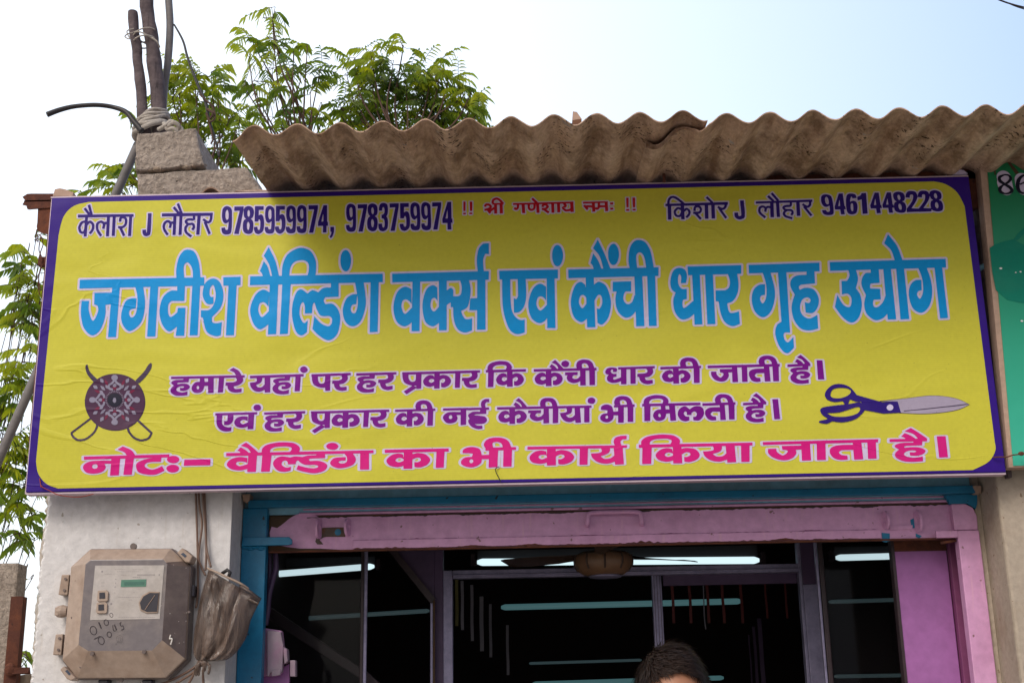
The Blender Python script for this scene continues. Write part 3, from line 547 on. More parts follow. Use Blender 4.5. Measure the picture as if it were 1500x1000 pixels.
'PINK': '''+211,1058 534,1056 534,1068 212,1070
+323,1076 250,1075~ 218,1085~ 211,1102~ 227,1120~ 257,1124~ 286,1117~ 297,1101~ 290,1087 322,1088
-266,1097~ 265,1101~ 261,1104~ 255,1105~ 250,1104~ 246,1101~ 245,1097~ 246,1092~ 250,1089~ 256,1088~ 261,1089~ 265,1093~
+316,1063 349,1064 348,1132 315,1133
+369,1066 401,1067 397,1131 365,1131
+356,1022 389,1037~ 405,1057 372,1056 362,1044~ 336,1034
+472,1060 472,1069 444,1073~ 416,1085~ 411,1100~ 422,1122~ 456,1132~ 488,1132~ 520,1118 509,1100 491,1109~ 471,1113~ 450,1106~ 443,1095~ 453,1086 473,1084 504,1084 505,1060
+573,1077~ 570,1084~ 562,1089~ 550,1091~ 538,1088~ 530,1083~ 526,1076~ 529,1069~ 537,1064~ 549,1062~ 561,1064~ 570,1070~
+574,1111~ 571,1119~ 563,1124~ 551,1126~ 539,1124~ 530,1118~ 526,1110~ 529,1103~ 538,1098~ 549,1096~ 562,1098~ 571,1104~
+592,1078 691,1078 691,1101 591,1101
+749,1056 1305,1057 1305,1068 750,1068
+830,1076 800,1072~ 768,1080~ 753,1099~ 767,1116~ 796,1123~ 820,1121~ 833,1117 839,1117 839,1100 830,1100 803,1107~ 788,1099~ 792,1091~ 805,1089~ 819,1091~ 830,1095
+833,1065 866,1065 864,1130 831,1130
+823,1017 848,1036~ 871,1057 842,1056 829,1039~ 802,1029
+803,1035 821,1045~ 835,1057 803,1056 799,1051~ 790,1048
+886,1065 921,1066 916,1130 883,1130
+883,1056 885,1041~ 903,1027~ 938,1020~ 967,1019~ 1002,1023~ 1023,1036~ 1027,1048~ 1023,1057 990,1056 995,1049~ 995,1041~ 981,1036~ 962,1035~ 933,1037~ 917,1045~ 914,1057
+1089,1065 1090,1071 1057,1072~ 1037,1077 1011,1074~ 991,1078 963,1073~ 942,1078~ 928,1094~ 931,1111~ 947,1127~ 970,1132~ 994,1128 996,1113 978,1116~ 961,1106~ 962,1094~ 973,1089~ 982,1095~ 983,1104 1013,1104 1014,1095~ 1021,1090~ 1030,1098~ 1045,1106~ 1062,1108~ 1084,1108~ 1097,1112~ 1095,1118~ 1080,1121~ 1051,1117~ 1022,1108 1016,1124 1043,1133~ 1084,1140~ 1119,1132~ 1132,1115~ 1124,1102~ 1099,1093~ 1068,1093 1061,1088~ 1067,1084 1123,1083 1122,1066
+1192,1065 1203,1078~ 1206,1094~ 1199,1103~ 1184,1105~ 1174,1100~ 1180,1095~ 1200,1094 1201,1081 1180,1081~ 1155,1085~ 1142,1102~ 1154,1116~ 1184,1123~ 1226,1112~ 1239,1090~ 1226,1066
+1255,1065 1288,1066 1289,1130 1255,1130
+1172,1039~ 1169,1046~ 1161,1051~ 1149,1052~ 1138,1050~ 1130,1045~ 1126,1038~ 1129,1032~ 1137,1027~ 1149,1025~ 1160,1027~ 1169,1033~
+1347,1056 1588,1056 1588,1068 1347,1068
+1416,1075 1397,1071~ 1373,1077~ 1354,1096~ 1364,1115~ 1391,1123~ 1410,1121~ 1419,1118 1425,1117 1427,1099 1418,1100 1401,1105~ 1388,1099~ 1392,1091~ 1403,1088~ 1413,1090~ 1418,1093
+1419,1065 1452,1065 1451,1130 1418,1130
+1447,1077 1459,1073~ 1476,1071~ 1503,1078~ 1518,1097~ 1507,1116~ 1481,1126~ 1459,1124 1459,1105 1472,1106~ 1483,1099~ 1479,1090~ 1467,1089~ 1452,1095 1445,1095
+1542,1066 1572,1066 1569,1129 1539,1129
+1726,1056 1841,1056 1841,1067 1726,1068
+1640,1075 1642,1063~ 1658,1054~ 1683,1053~ 1705,1062~ 1712,1084 1745,1083 1744,1100 1712,1100 1708,1115~ 1686,1128~ 1661,1129~ 1637,1119~ 1635,1104~ 1650,1092~ 1675,1090 1679,1078 1663,1076
-1680,1107~ 1679,1110~ 1676,1113~ 1672,1114~ 1668,1113~ 1666,1110~ 1665,1107~ 1666,1103~ 1669,1100~ 1673,1099~ 1676,1100~ 1679,1103~
+1740,1062 1774,1063 1770,1131 1737,1132
+1794,1065 1826,1065 1823,1130 1791,1130
+1724,1056 1720,1043~ 1729,1028~ 1746,1020~ 1768,1018~ 1793,1021~ 1813,1033~ 1823,1056 1791,1056 1788,1044~ 1779,1037~ 1765,1035~ 1753,1040~ 1755,1056
+1884,1056 2258,1058 2257,1068 1883,1067
+1954,1075 1934,1071~ 1909,1077~ 1891,1096~ 1900,1115~ 1928,1122~ 1947,1120~ 1957,1117 1963,1117 1965,1099 1955,1099 1938,1105~ 1925,1098~ 1929,1090~ 1940,1088~ 1951,1089~ 1956,1093
+1957,1065 1990,1065 1989,1129 1955,1129
+1985,1077 1998,1073~ 2015,1071~ 2042,1078~ 2058,1097~ 2047,1116~ 2019,1126~ 1998,1124 1998,1105 2010,1106~ 2022,1098~ 2018,1090~ 2005,1088~ 1990,1095 1983,1095
+2080,1066 2111,1067 2107,1129 2077,1129
+2155,1063 2162,1074~ 2157,1084~ 2121,1087 2126,1103~ 2146,1120~ 2179,1127~ 2208,1120 2214,1120 2213,1097 2207,1097 2194,1106~ 2171,1108~ 2157,1098 2183,1089~ 2193,1077~ 2192,1063
+2207,1063 2241,1063 2243,1130 2210,1131
+2212,1058 2208,1043~ 2216,1028~ 2235,1022 2258,1021 2257,1035 2243,1035 2234,1043~ 2237,1059
+2302,1057 2728,1058 2727,1069 2301,1069
+2315,1066 2350,1066 2345,1131 2311,1131
+2311,1057 2313,1042~ 2332,1028~ 2368,1021~ 2397,1020~ 2432,1024~ 2453,1037~ 2457,1049~ 2453,1058 2420,1057 2425,1050~ 2424,1042~ 2411,1037~ 2391,1036~ 2362,1038~ 2346,1046~ 2343,1058
+2426,1076 2406,1072~ 2382,1078~ 2363,1097~ 2373,1116~ 2400,1124~ 2419,1122~ 2429,1119 2434,1118 2436,1100 2427,1101 2410,1106~ 2397,1100~ 2401,1092~ 2412,1089~ 2423,1091~ 2428,1094
+2429,1066 2461,1066 2461,1131 2427,1131
+2457,1078 2469,1074~ 2486,1073~ 2513,1079~ 2528,1099~ 2517,1117~ 2490,1127~ 2469,1125 2469,1107 2481,1107~ 2493,1100~ 2489,1091~ 2476,1090~ 2462,1097 2455,1097
+2574,1063 2581,1075~ 2576,1085~ 2541,1088 2545,1104~ 2565,1121~ 2598,1128~ 2627,1121 2633,1121 2632,1098 2626,1098 2613,1107~ 2591,1108~ 2576,1098 2603,1090~ 2612,1078~ 2611,1064
+2626,1063 2660,1063 2662,1131 2629,1132
+2684,1067 2716,1067 2712,1131 2681,1131
+2766,1057 3198,1055 3196,1067 2766,1068
+2909,1064 2942,1064 2941,1130 2907,1131
+2836,1073 2910,1073 2914,1088 2887,1089 2888,1103~ 2871,1121~ 2839,1128~ 2803,1118~ 2784,1100~ 2784,1083 2815,1083 2817,1096~ 2838,1109~ 2856,1097~ 2853,1090~ 2837,1088
+2967,1066 3000,1066 2996,1130 2963,1130
+3102,1063 3101,1074 3047,1075~ 3019,1085~ 3013,1103~ 3026,1123~ 3050,1131~ 3078,1130 3077,1115 3056,1112~ 3047,1102~ 3058,1094 3102,1094
+3102,1063 3134,1064 3135,1130 3101,1131
+3156,1065 3188,1065 3185,1129 3153,1129
+3240,1056 3380,1056 3379,1067 3239,1067
+3329,1065 3327,1071 3287,1071~ 3262,1077~ 3257,1086~ 3272,1096 3260,1105~ 3254,1116~ 3260,1129~ 3285,1141~ 3319,1144~ 3356,1142 3357,1124 3323,1128~ 3297,1123~ 3288,1114~ 3299,1104~ 3321,1100~ 3335,1104~ 3327,1108~ 3310,1107 3310,1120 3339,1121~ 3361,1114~ 3369,1102~ 3352,1091~ 3320,1088~ 3294,1090 3291,1086~ 3300,1083 3359,1082 3362,1065
+3324,1015 3353,1035~ 3380,1056 3346,1056 3330,1038~ 3299,1027
+3299,1034 3321,1044~ 3337,1056 3300,1056 3295,1051~ 3284,1047
+3417,1049 3450,1049 3450,1129 3417,1130''',
'NAVY': '''+707,55~ 692,64~ 689,85~ 690,106~ 696,123~ 706,129~ 717,122 716,145~ 715,155~ 709,157~ 705,153~ 703,146 689,147 691,161~ 697,172~ 711,176~ 726,171~ 730,148~ 729,96~ 725,66~
-708,71~ 703,80~ 703,99~ 706,110~ 710,114~ 715,108~ 715,89~ 712,75~
+737,58 774,58 774,72 759,175 741,174 759,76 737,76
+794,57~ 778,64~ 775,83~ 778,103~ 786,112 777,118~ 774,139~ 778,165~ 795,176~ 812,170~ 816,144~ 813,121~ 804,112 813,103~ 816,82~ 810,65~
-800,89~ 800,96~ 798,101~ 796,103~ 793,101~ 791,96~ 790,89~ 790,81~ 792,76~ 794,74~ 797,76~ 799,81~
-801,142~ 800,150~ 799,157~ 796,159~ 793,156~ 791,150~ 790,141~ 790,133~ 792,126~ 795,124~ 797,126~ 800,133~
+819,58 854,59 854,75 835,75 835,99 844,94~ 853,101~ 858,127~ 856,162~ 840,177~ 825,172~ 819,157~ 818,147 832,146 834,156~ 839,160~ 843,153~ 843,126~ 840,116~ 837,115~ 834,124 820,124
+878,58~ 864,66~ 861,87~ 862,108~ 867,125~ 877,131~ 888,124 887,146~ 886,157~ 880,158~ 876,155~ 875,148 861,148 863,163~ 869,173~ 882,177~ 897,172~ 901,150~ 899,98~ 895,69~
-879,73~ 874,82~ 874,101~ 877,112~ 881,116~ 886,110~ 886,91~ 884,77~
+903,59 939,60 939,76 919,76 919,99 928,95~ 938,102~ 943,127~ 941,162~ 925,178~ 910,172~ 903,158~ 903,147 917,147 919,156~ 924,160~ 928,153~ 928,127~ 925,116~ 922,116~ 918,125 904,125
+963,59~ 948,67~ 945,88~ 946,109~ 952,126~ 962,132~ 972,125 972,147~ 970,157~ 965,159~ 961,155~ 959,149 945,149 947,164~ 953,174~ 967,178~ 982,173~ 985,151~ 984,99~ 980,70~
-963,74~ 959,83~ 959,102~ 962,112~ 966,117~ 971,111~ 970,92~ 968,78~
+1005,58~ 991,67~ 988,88~ 989,108~ 994,126~ 1004,132~ 1015,125 1014,147~ 1013,157~ 1007,159~ 1003,155~ 1002,148 988,149 990,164~ 996,174~ 1010,178~ 1024,173~ 1028,151~ 1026,99~ 1023,69~
-1006,74~ 1001,83~ 1001,102~ 1004,112~ 1008,116~ 1013,111~ 1013,92~ 1011,78~
+1033,60 1071,60 1071,75 1055,177 1038,177 1056,78 1034,78
+1093,61 1107,61 1109,132 1112,132 1113,149 1107,149 1107,177 1093,177 1093,149 1073,149 1073,132
-1093,93 1094,130 1086,131
+1122,154 1137,154 1137,174~ 1132,193~ 1125,202 1120,195 1125,186~ 1127,175 1123,175
+1201,57~ 1187,65~ 1184,86~ 1185,107~ 1190,125~ 1201,131~ 1211,123 1211,146~ 1209,156~ 1203,158~ 1199,154~ 1198,147 1184,148 1186,163~ 1192,173~ 1206,177~ 1220,172~ 1224,150~ 1223,98~ 1219,68~
-1202,73~ 1197,81~ 1198,100~ 1200,111~ 1205,115~ 1209,109~ 1209,90~ 1207,76~
+1229,61 1267,61 1267,75 1251,177 1234,177 1252,78 1230,79
+1288,58~ 1273,65~ 1269,84~ 1273,104~ 1280,113 1272,119~ 1268,140~ 1272,166~ 1289,177~ 1305,170~ 1310,144~ 1307,122~ 1298,113 1307,105~ 1309,84~ 1304,66~
-1294,90~ 1294,97~ 1292,103~ 1290,104~ 1287,102~ 1285,97~ 1284,90~ 1284,82~ 1286,77~ 1288,75~ 1291,77~ 1293,83~
-1295,142~ 1294,151~ 1293,157~ 1290,160~ 1287,157~ 1285,151~ 1284,142~ 1284,133~ 1286,127~ 1289,125~ 1291,127~ 1294,134~
+1314,90 1315,72~ 1321,60~ 1333,57~ 1346,63~ 1350,80~ 1349,104~ 1344,115 1349,124~ 1351,143~ 1348,167~ 1332,178~ 1316,170~ 1312,145 1327,145 1329,158~ 1333,162~ 1337,156~ 1337,136~ 1333,125~ 1325,123 1325,107 1331,106~ 1336,99~ 1336,83~ 1332,75~ 1328,79~ 1327,90
+1356,60 1393,60 1393,74 1378,177 1361,177 1379,77 1357,78
+1398,60 1433,60 1433,77 1414,77 1414,100 1423,95~ 1433,102~ 1438,128~ 1436,163~ 1420,178~ 1404,173~ 1398,158~ 1398,148 1412,148 1414,157~ 1419,161~ 1423,154~ 1423,127~ 1420,117~ 1417,116~ 1413,125 1399,125
+1457,58~ 1442,66~ 1439,87~ 1440,108~ 1446,125~ 1456,132~ 1466,124 1466,147~ 1464,157~ 1459,159~ 1455,155~ 1453,148 1440,149 1441,163~ 1447,174~ 1461,177~ 1475,173~ 1479,150~ 1478,99~ 1474,69~
-1458,74~ 1453,82~ 1453,101~ 1456,112~ 1460,116~ 1465,110~ 1464,91~ 1462,77~
+1499,58~ 1485,66~ 1482,87~ 1483,108~ 1489,126~ 1499,132~ 1509,124 1508,147~ 1507,157~ 1501,159~ 1497,155~ 1496,148 1483,149 1484,164~ 1490,174~ 1504,178~ 1518,173~ 1522,151~ 1520,99~ 1517,69~
-1500,74~ 1495,82~ 1496,102~ 1498,112~ 1503,116~ 1507,111~ 1507,91~ 1505,77~
+1526,60 1562,60 1562,74 1547,176 1530,176 1548,77 1526,78
+1587,59 1602,59 1603,131 1606,131 1607,149 1601,148 1602,177 1587,177 1586,149 1567,149 1566,132
-1587,91 1588,129 1579,130
+3087,64~ 3071,70~ 3067,85~ 3068,101~ 3075,114~ 3086,118~ 3098,113 3098,130~ 3096,137~ 3089,139~ 3085,136~ 3083,131 3067,131 3069,142~ 3076,150~ 3092,153~ 3109,149~ 3113,132~ 3112,94~ 3107,72~
-3088,75~ 3083,82~ 3083,96~ 3086,104~ 3091,107~ 3096,103~ 3096,88~ 3093,78~
+3139,62 3155,62 3157,116 3160,116 3161,130 3154,130 3155,151 3140,151 3139,130 3118,130 3118,117
-3140,87 3140,115 3132,116
+3208,83 3191,84 3189,77~ 3187,77~ 3182,88~ 3181,98 3194,94~ 3205,101~ 3208,120~ 3201,145~ 3184,152~ 3168,146~ 3163,123~ 3166,84~ 3173,67~ 3188,63~ 3204,68~
-3188,105~ 3182,110~ 3181,131~ 3186,139~ 3190,133~ 3191,110~
+3229,63 3247,62 3245,150 3225,151 3227,89 3211,94 3211,79~ 3224,72~
+3281,62 3297,62 3299,115 3302,115 3303,129 3296,128 3297,149 3281,150 3280,129 3259,129 3258,116
-3281,86 3282,114 3273,115
+3329,62 3345,62 3347,115 3350,115 3351,128 3344,128 3345,149 3329,149 3328,128 3307,128 3306,116
-3329,86 3330,114 3321,114
+3374,60~ 3356,66~ 3352,80~ 3356,95~ 3364,102 3355,107~ 3351,123~ 3355,142~ 3375,150~ 3393,146~ 3399,126~ 3395,109~ 3385,102 3395,96~ 3398,80~ 3392,66~
-3380,85~ 3380,90~ 3378,94~ 3375,96~ 3372,94~ 3370,90~ 3369,84~ 3369,79~ 3371,75~ 3374,73~ 3377,75~ 3379,79~
-3381,124~ 3381,131~ 3379,136~ 3376,137~ 3373,136~ 3370,131~ 3369,124~ 3369,118~ 3371,113~ 3374,111~ 3377,113~ 3380,118~
+3400,85 3404,70~ 3413,60~ 3427,58~ 3442,63~ 3448,81~ 3440,102~ 3419,132 3450,134 3448,147 3399,148 3400,133 3424,103~ 3431,80~ 3427,74~ 3419,76~ 3417,87
+3448,85 3452,70~ 3461,60~ 3475,58~ 3490,63~ 3496,81~ 3488,102~ 3466,132 3498,134 3496,147 3447,148 3448,133 3472,103~ 3478,80~ 3474,74~ 3467,76~ 3465,87
+3518,57~ 3500,63~ 3496,78~ 3500,92~ 3508,99 3499,104~ 3495,120~ 3499,140~ 3519,148~ 3539,143~ 3544,123~ 3540,106~ 3530,99 3540,93~ 3543,77~ 3537,64~
-3525,82~ 3525,87~ 3523,91~ 3520,93~ 3517,91~ 3514,87~ 3513,82~ 3514,76~ 3516,72~ 3519,70~ 3522,72~ 3524,76~
-3526,122~ 3525,129~ 3523,133~ 3520,135~ 3517,133~ 3514,128~ 3513,122~ 3514,115~ 3516,110~ 3519,109~ 3522,110~ 3525,115~
+112,77 335,80 336,91 113,89
+448,80 652,82 652,95 449,93
+142,82 142,171 154,171 153,82
+229,85 231,172 243,172 241,84
+252,85 254,171 266,171 264,85
+318,86 319,173 331,173 330,86
+495,87 496,173 508,173 507,87
+519,87 520,174 532,173 531,87
+591,89 590,174 603,174 604,89
+144,102 142,102 140,102 137,103 134,104 130,105 127,107 124,111 122,114 121,118 119,122 118,126 117,130 117,135 118,139 119,142 120,146 122,149 123,152 126,155 129,157 132,158 135,159 138,159 142,158 145,156 147,153 149,149 151,146 152,144 152,142 143,138 143,140 141,142 140,145 139,148 138,149 137,149 137,149 137,149 135,149 134,148 132,147 131,146 131,145 129,142 129,140 128,137 127,134 127,131 128,128 129,125 130,122 131,119 133,116 134,115 135,114 137,113 139,113 141,113 144,112 145,112
+154,123 156,122 157,119 159,117 161,115 163,113 162,113 163,114 164,114 166,116 168,118 170,121 171,123 171,125 172,127 172,130 172,134 172,137 171,139 170,142 169,145 166,148 164,151 162,154 161,156 170,162 171,160 173,157 175,154 177,150 179,146 181,142 182,138 182,134 182,130 182,126 181,122 180,119 178,115 176,112 173,109 170,106 167,104 162,103 158,105 154,107 152,110 149,113 148,115 147,117
+148,38 162,79 171,76 158,34
+133,53 154,80 162,74 141,47
+216,167 214,164 211,160 208,155 204,150 202,146 200,142 198,138 198,134 197,129 197,126 197,122 198,120 199,119 200,117 202,116 203,115 205,115 206,114 208,115 209,115 211,116 212,117 214,119 214,120 215,122 215,125 214,129 214,133 213,136 213,139 223,140 223,138 224,134 224,130 225,126 225,121 224,117 222,113 219,110 216,108 213,106 210,105 206,104 203,105 200,106 196,108 193,110 190,113 188,117 187,121 187,125 187,130 188,135 189,140 190,145 193,150 196,156 199,161 203,166 206,170 207,173
+222,127 223,126 224,124 224,122 225,120 226,120 226,120 225,120 226,120 228,121 229,121 231,122 233,123 236,113 235,113 233,112 231,111 228,110 225,110 222,110 219,112 217,115 215,117 214,120 214,121 213,122
+288,111 288,110 288,107 288,105 288,103 288,101 288,100 289,99 289,99 290,98 291,98 292,97 293,97 294,98 296,98 297,99 299,100 300,101 301,102 301,104 302,107 302,110 302,114 302,117 302,119 301,121 300,123 299,125 297,127 296,128 294,129 292,130 290,130 286,130 283,130 280,129 277,129 277,139 279,139 282,140 286,140 290,140 294,140 298,138 301,137 304,134 307,131 309,128 310,125 311,122 312,118 312,114 312,109 312,105 311,101 310,98 308,95 305,92 302,90 299,89 297,88 294,87 291,87 288,88 285,89 283,91 281,93 279,95 278,98 278,102 278,105 278,108 278,110 278,111
+280,136 299,174 308,169 289,131
+481,169 479,166 476,162 473,158 470,152 467,148 465,144 464,140 464,137 464,134 464,130 465,128 466,125 466,124 468,122 469,121 471,120 472,119 473,119 474,119 475,120 477,121 479,122 480,123 480,124 481,126 481,129 480,133 480,136 479,140 479,142 489,143 489,141 489,138 490,134 491,130 491,125 490,121 488,117 486,115 483,112 479,110 476,109 473,109 469,109 466,111 463,113 460,115 458,118 456,122 455,125 454,129 454,133 454,138 455,142 456,147 458,152 461,158 465,163 468,168 471,172 473,175
+487,130 488,129 489,128 490,126 491,125 492,125 491,125 491,125 492,125 494,126 496,126 498,127 499,128 503,118 502,118 500,117 498,116 495,115 492,115 489,115 486,116 484,118 482,120 481,122 480,123 479,124
+505,41 523,85 532,81 514,37
+490,58 513,85 521,79 498,51
+572,91 573,109 575,104 571,104 567,103 562,103 557,103 553,104 550,105 547,107 544,109 543,111 541,114 541,117 542,121 543,123 545,126 548,128 550,130 554,132 558,133 561,133 565,133 568,132 570,132 571,132 572,133 572,134 573,135 574,137 574,138 574,140 574,141 573,143 572,145 571,147 570,150 569,151 578,156 579,154 580,152 581,150 583,147 584,144 584,140 584,137 583,134 582,131 581,128 579,126 575,123 572,122 568,122 564,123 561,123 558,123 557,123 556,122 554,121 553,119 552,118 551,117 551,117 551,117 551,116 552,116 553,115 554,114 555,114 558,113 562,113 566,113 571,114 574,114 583,110 582,91
+551,126 550,127 549,129 547,132 544,135 542,139 541,142 541,146 541,150 541,154 542,158 544,162 546,166 549,169 553,173 558,177 562,181 566,183 568,185 575,177 572,175 568,173 564,169 560,166 556,163 554,160 553,157 552,155 551,152 551,149 551,147 551,144 552,143 553,140 555,138 556,136 558,134 559,132
+641,90 641,93 641,97 641,101 641,106 640,110 640,112 639,114 638,116 637,116 636,117 636,117 635,117 633,116 630,115 627,112 623,109 620,107 617,105 611,113 613,114 617,117 621,120 625,123 629,125 633,127 637,127 641,126 644,124 646,122 648,119 649,115 650,111 651,107 651,102 651,97 651,93 651,91
+617,122 639,174 648,170 627,118
+392,78 393,87 393,100 393,116 393,131 393,145 393,155 393,160 393,162 393,161 397,159 395,159 393,160 392,161 392,161 392,161 392,161 392,161 392,161 392,161 392,161 391,160 391,160 390,159 390,158 390,157 390,155 389,153 389,151 389,149 389,147 374,148 375,150 375,152 375,154 375,157 376,160 376,163 378,166 379,168 380,170 382,172 384,173 387,174 389,175 392,175 395,175 397,174 400,173 402,172 401,172 401,172 406,169 407,165 407,161 408,155 408,145 408,131 408,115 407,100 407,87 407,78
+2451,89 2699,87 2698,99 2451,99
+2809,88 3033,85 3032,95 2808,97
+2460,90 2458,156 2472,157 2474,91
+2511,92 2510,156 2524,157 2525,92
+2606,92 2604,156 2618,157 2620,92
+2632,92 2630,156 2644,156 2646,92
+2865,88 2862,156 2876,157 2879,89
+2888,89 2887,156 2900,156 2901,89
+2968,87 2966,153 2980,153 2982,88
+2468,91 2468,89 2468,86 2469,82 2469,78 2470,75 2471,73 2472,71 2474,69 2475,68 2477,66 2479,66 2480,65 2482,65 2484,65 2486,66 2489,67 2492,69 2495,71 2499,74 2505,79 2510,84 2515,89 2520,93 2523,96 2530,90 2527,87 2522,82 2517,77 2511,72 2506,67 2501,63 2497,60 2493,58 2489,57 2486,56 2482,56 2479,56 2476,57 2472,58 2469,60 2467,63 2464,65 2463,68 2461,72 2460,76 2459,80 2459,84 2458,88 2458,90
+2519,112 2517,111 2515,110 2511,107 2508,105 2504,104 2499,104 2495,105 2492,108 2489,111 2486,114 2484,117 2482,121 2482,125 2482,129 2483,133 2484,137 2486,140 2488,143 2491,145 2494,146 2497,147 2501,147 2504,147 2508,146 2511,143 2513,140 2516,137 2517,134 2519,132 2520,130 2511,125 2510,127 2509,129 2507,132 2506,135 2504,137 2503,137 2502,138 2501,138 2499,138 2497,137 2496,137 2495,136 2494,135 2493,133 2492,130 2491,128 2491,125 2491,124 2492,122 2494,119 2496,117 2498,115 2500,114 2501,113 2502,113 2504,114 2506,116 2509,117 2512,119 2514,120
+2525,125 2527,123 2529,122 2531,120 2533,118 2534,117 2534,117 2534,117 2536,118 2537,120 2538,122 2539,124 2540,126 2540,127 2540,128 2539,130 2539,132 2538,134 2537,135 2535,137 2534,139 2532,141 2530,143 2528,144 2527,145 2533,152 2534,151 2536,150 2538,148 2541,145 2543,143 2545,141 2546,138 2547,136 2548,133 2549,130 2550,127 2549,124 2548,120 2547,117 2545,114 2542,112 2539,109 2536,108 2531,108 2528,110 2525,112 2522,114 2520,116 2519,117
+2569,123 2570,121 2570,118 2570,116 2570,113 2571,111 2571,110 2572,109 2573,109 2574,108 2575,107 2576,107 2577,107 2578,107 2579,107 2580,108 2582,109 2583,109 2583,110 2584,111 2585,112 2585,114 2586,115 2586,116 2586,117 2585,119 2585,120 2584,122 2583,123 2581,124 2580,125 2578,125 2574,125 2570,125 2565,125 2562,125 2559,125 2559,135 2561,135 2565,135 2570,135 2574,135 2579,135 2583,134 2587,132 2589,130 2592,127 2593,125 2594,122 2595,119 2595,116 2595,113 2594,111 2593,108 2592,106 2591,104 2589,102 2587,101 2584,99 2582,98 2579,98 2577,98 2574,98 2572,98 2569,99 2567,101 2565,103 2563,105 2562,108 2561,111 2561,115 2560,118 2560,120 2560,122
+2564,134 2584,160 2592,154 2572,128
+2612,67 2634,92 2641,86 2619,61
+2685,91 2685,93 2685,96 2684,99 2684,101 2684,104 2683,105 2682,106 2681,108 2680,109 2678,110 2677,111 2676,111 2674,111 2671,110 2668,108 2665,106 2662,104 2660,102 2655,111 2657,112 2660,114 2663,116 2667,118 2671,120 2675,121 2679,120 2683,119 2685,117 2688,115 2690,112 2692,109 2693,106 2694,103 2694,99 2694,96 2694,94 2694,92
+2659,116 2684,158 2692,153 2667,111
+2845,153 2843,151 2839,147 2835,144 2831,140 2828,136 2826,133 2825,130 2825,128 2825,125 2825,123 2826,120 2826,119 2827,118 2828,117 2830,116 2832,115 2834,114 2835,114 2836,115 2837,115 2839,116 2840,117 2841,119 2841,119 2841,120 2841,122 2840,124 2840,126 2839,129 2838,131 2847,134 2848,132 2848,130 2849,127 2850,124 2851,120 2851,117 2849,113 2847,111 2844,109 2842,107 2839,106 2835,105 2832,105 2829,106 2826,107 2823,109 2820,111 2818,114 2817,117 2816,121 2815,125 2815,129 2816,133 2817,137 2820,142 2824,146 2828,150 2833,154 2836,158 2839,160
+2848,124 2849,123 2850,121 2852,120 2853,118 2854,117 2855,117 2855,117 2857,117 2860,118 2862,118 2864,119 2866,119 2868,110 2867,110 2865,109 2862,108 2859,108 2856,107 2852,108 2849,109 2847,111 2845,113 2843,115 2842,117 2841,118
+2870,57 2894,90 2902,84 2878,51
+2855,69 2876,92 2883,85 2863,62
+2941,89 2942,92 2942,95 2942,98 2942,102 2942,104 2941,104 2941,105 2938,105 2935,105 2930,105 2926,106 2923,106 2920,107 2917,109 2915,110 2913,112 2912,114 2911,118 2912,121 2913,123 2915,125 2917,128 2920,130 2923,131 2927,132 2931,132 2935,132 2939,132 2942,132 2943,133 2944,133 2945,134 2945,135 2946,136 2946,137 2946,138 2946,138 2945,140 2944,141 2943,143 2941,145 2940,146 2948,152 2949,150 2950,149 2952,147 2953,145 2955,142 2955,139 2955,136 2955,133 2954,131 2952,128 2950,126 2947,124 2943,123 2939,123 2935,123 2931,123 2928,122 2926,122 2925,121 2923,120 2922,119 2921,118 2921,117 2921,117 2921,118 2921,118 2921,118 2922,117 2923,116 2925,116 2927,115 2931,115 2935,115 2939,115 2944,114 2948,111 2951,107 2951,103 2952,98 2951,94 2951,91 2951,89
+2923,124 2922,126 2920,127 2918,130 2915,132 2913,135 2912,138 2911,142 2911,145 2912,148 2914,151 2916,154 2919,157 2923,159 2928,161 2933,163 2939,165 2943,166 2946,167 2949,158 2946,157 2941,156 2936,154 2931,152 2927,151 2925,149 2923,148 2922,146 2921,145 2921,143 2921,142 2921,141 2921,140 2923,138 2924,136 2927,134 2929,133 2930,131
+3018,89 3018,91 3018,94 3018,97 3018,100 3017,103 3017,105 3016,106 3015,108 3013,109 3012,110 3011,110 3010,111 3009,110 3006,108 3003,106 3000,104 2997,101 2995,100 2989,108 2991,109 2994,111 2997,114 3001,117 3005,119 3009,120 3013,120 3016,119 3019,117 3022,114 3024,112 3026,109 3027,105 3027,101 3028,97 3028,94 3027,91 3028,89
+2993,116 3020,156 3028,151 3001,111
+2747,82 2747,90 2747,100 2748,112 2748,124 2748,135 2748,143 2747,146 2747,147 2748,146 2749,146 2747,146 2745,147 2743,148 2743,148 2742,148 2741,148 2740,148 2740,148 2739,148 2738,147 2738,147 2737,146 2736,146 2736,145 2736,144 2736,142 2736,140 2736,137 2736,135 2736,133 2721,133 2721,135 2721,137 2721,140 2721,143 2721,147 2722,151 2724,154 2726,156 2728,158 2731,160 2733,161 2736,162 2738,163 2741,163 2744,163 2747,162 2750,161 2751,160 2752,160 2753,160 2757,158 2760,154 2762,150 2762,144 2763,135 2763,124 2763,112 2762,100 2762,89 2762,82''',
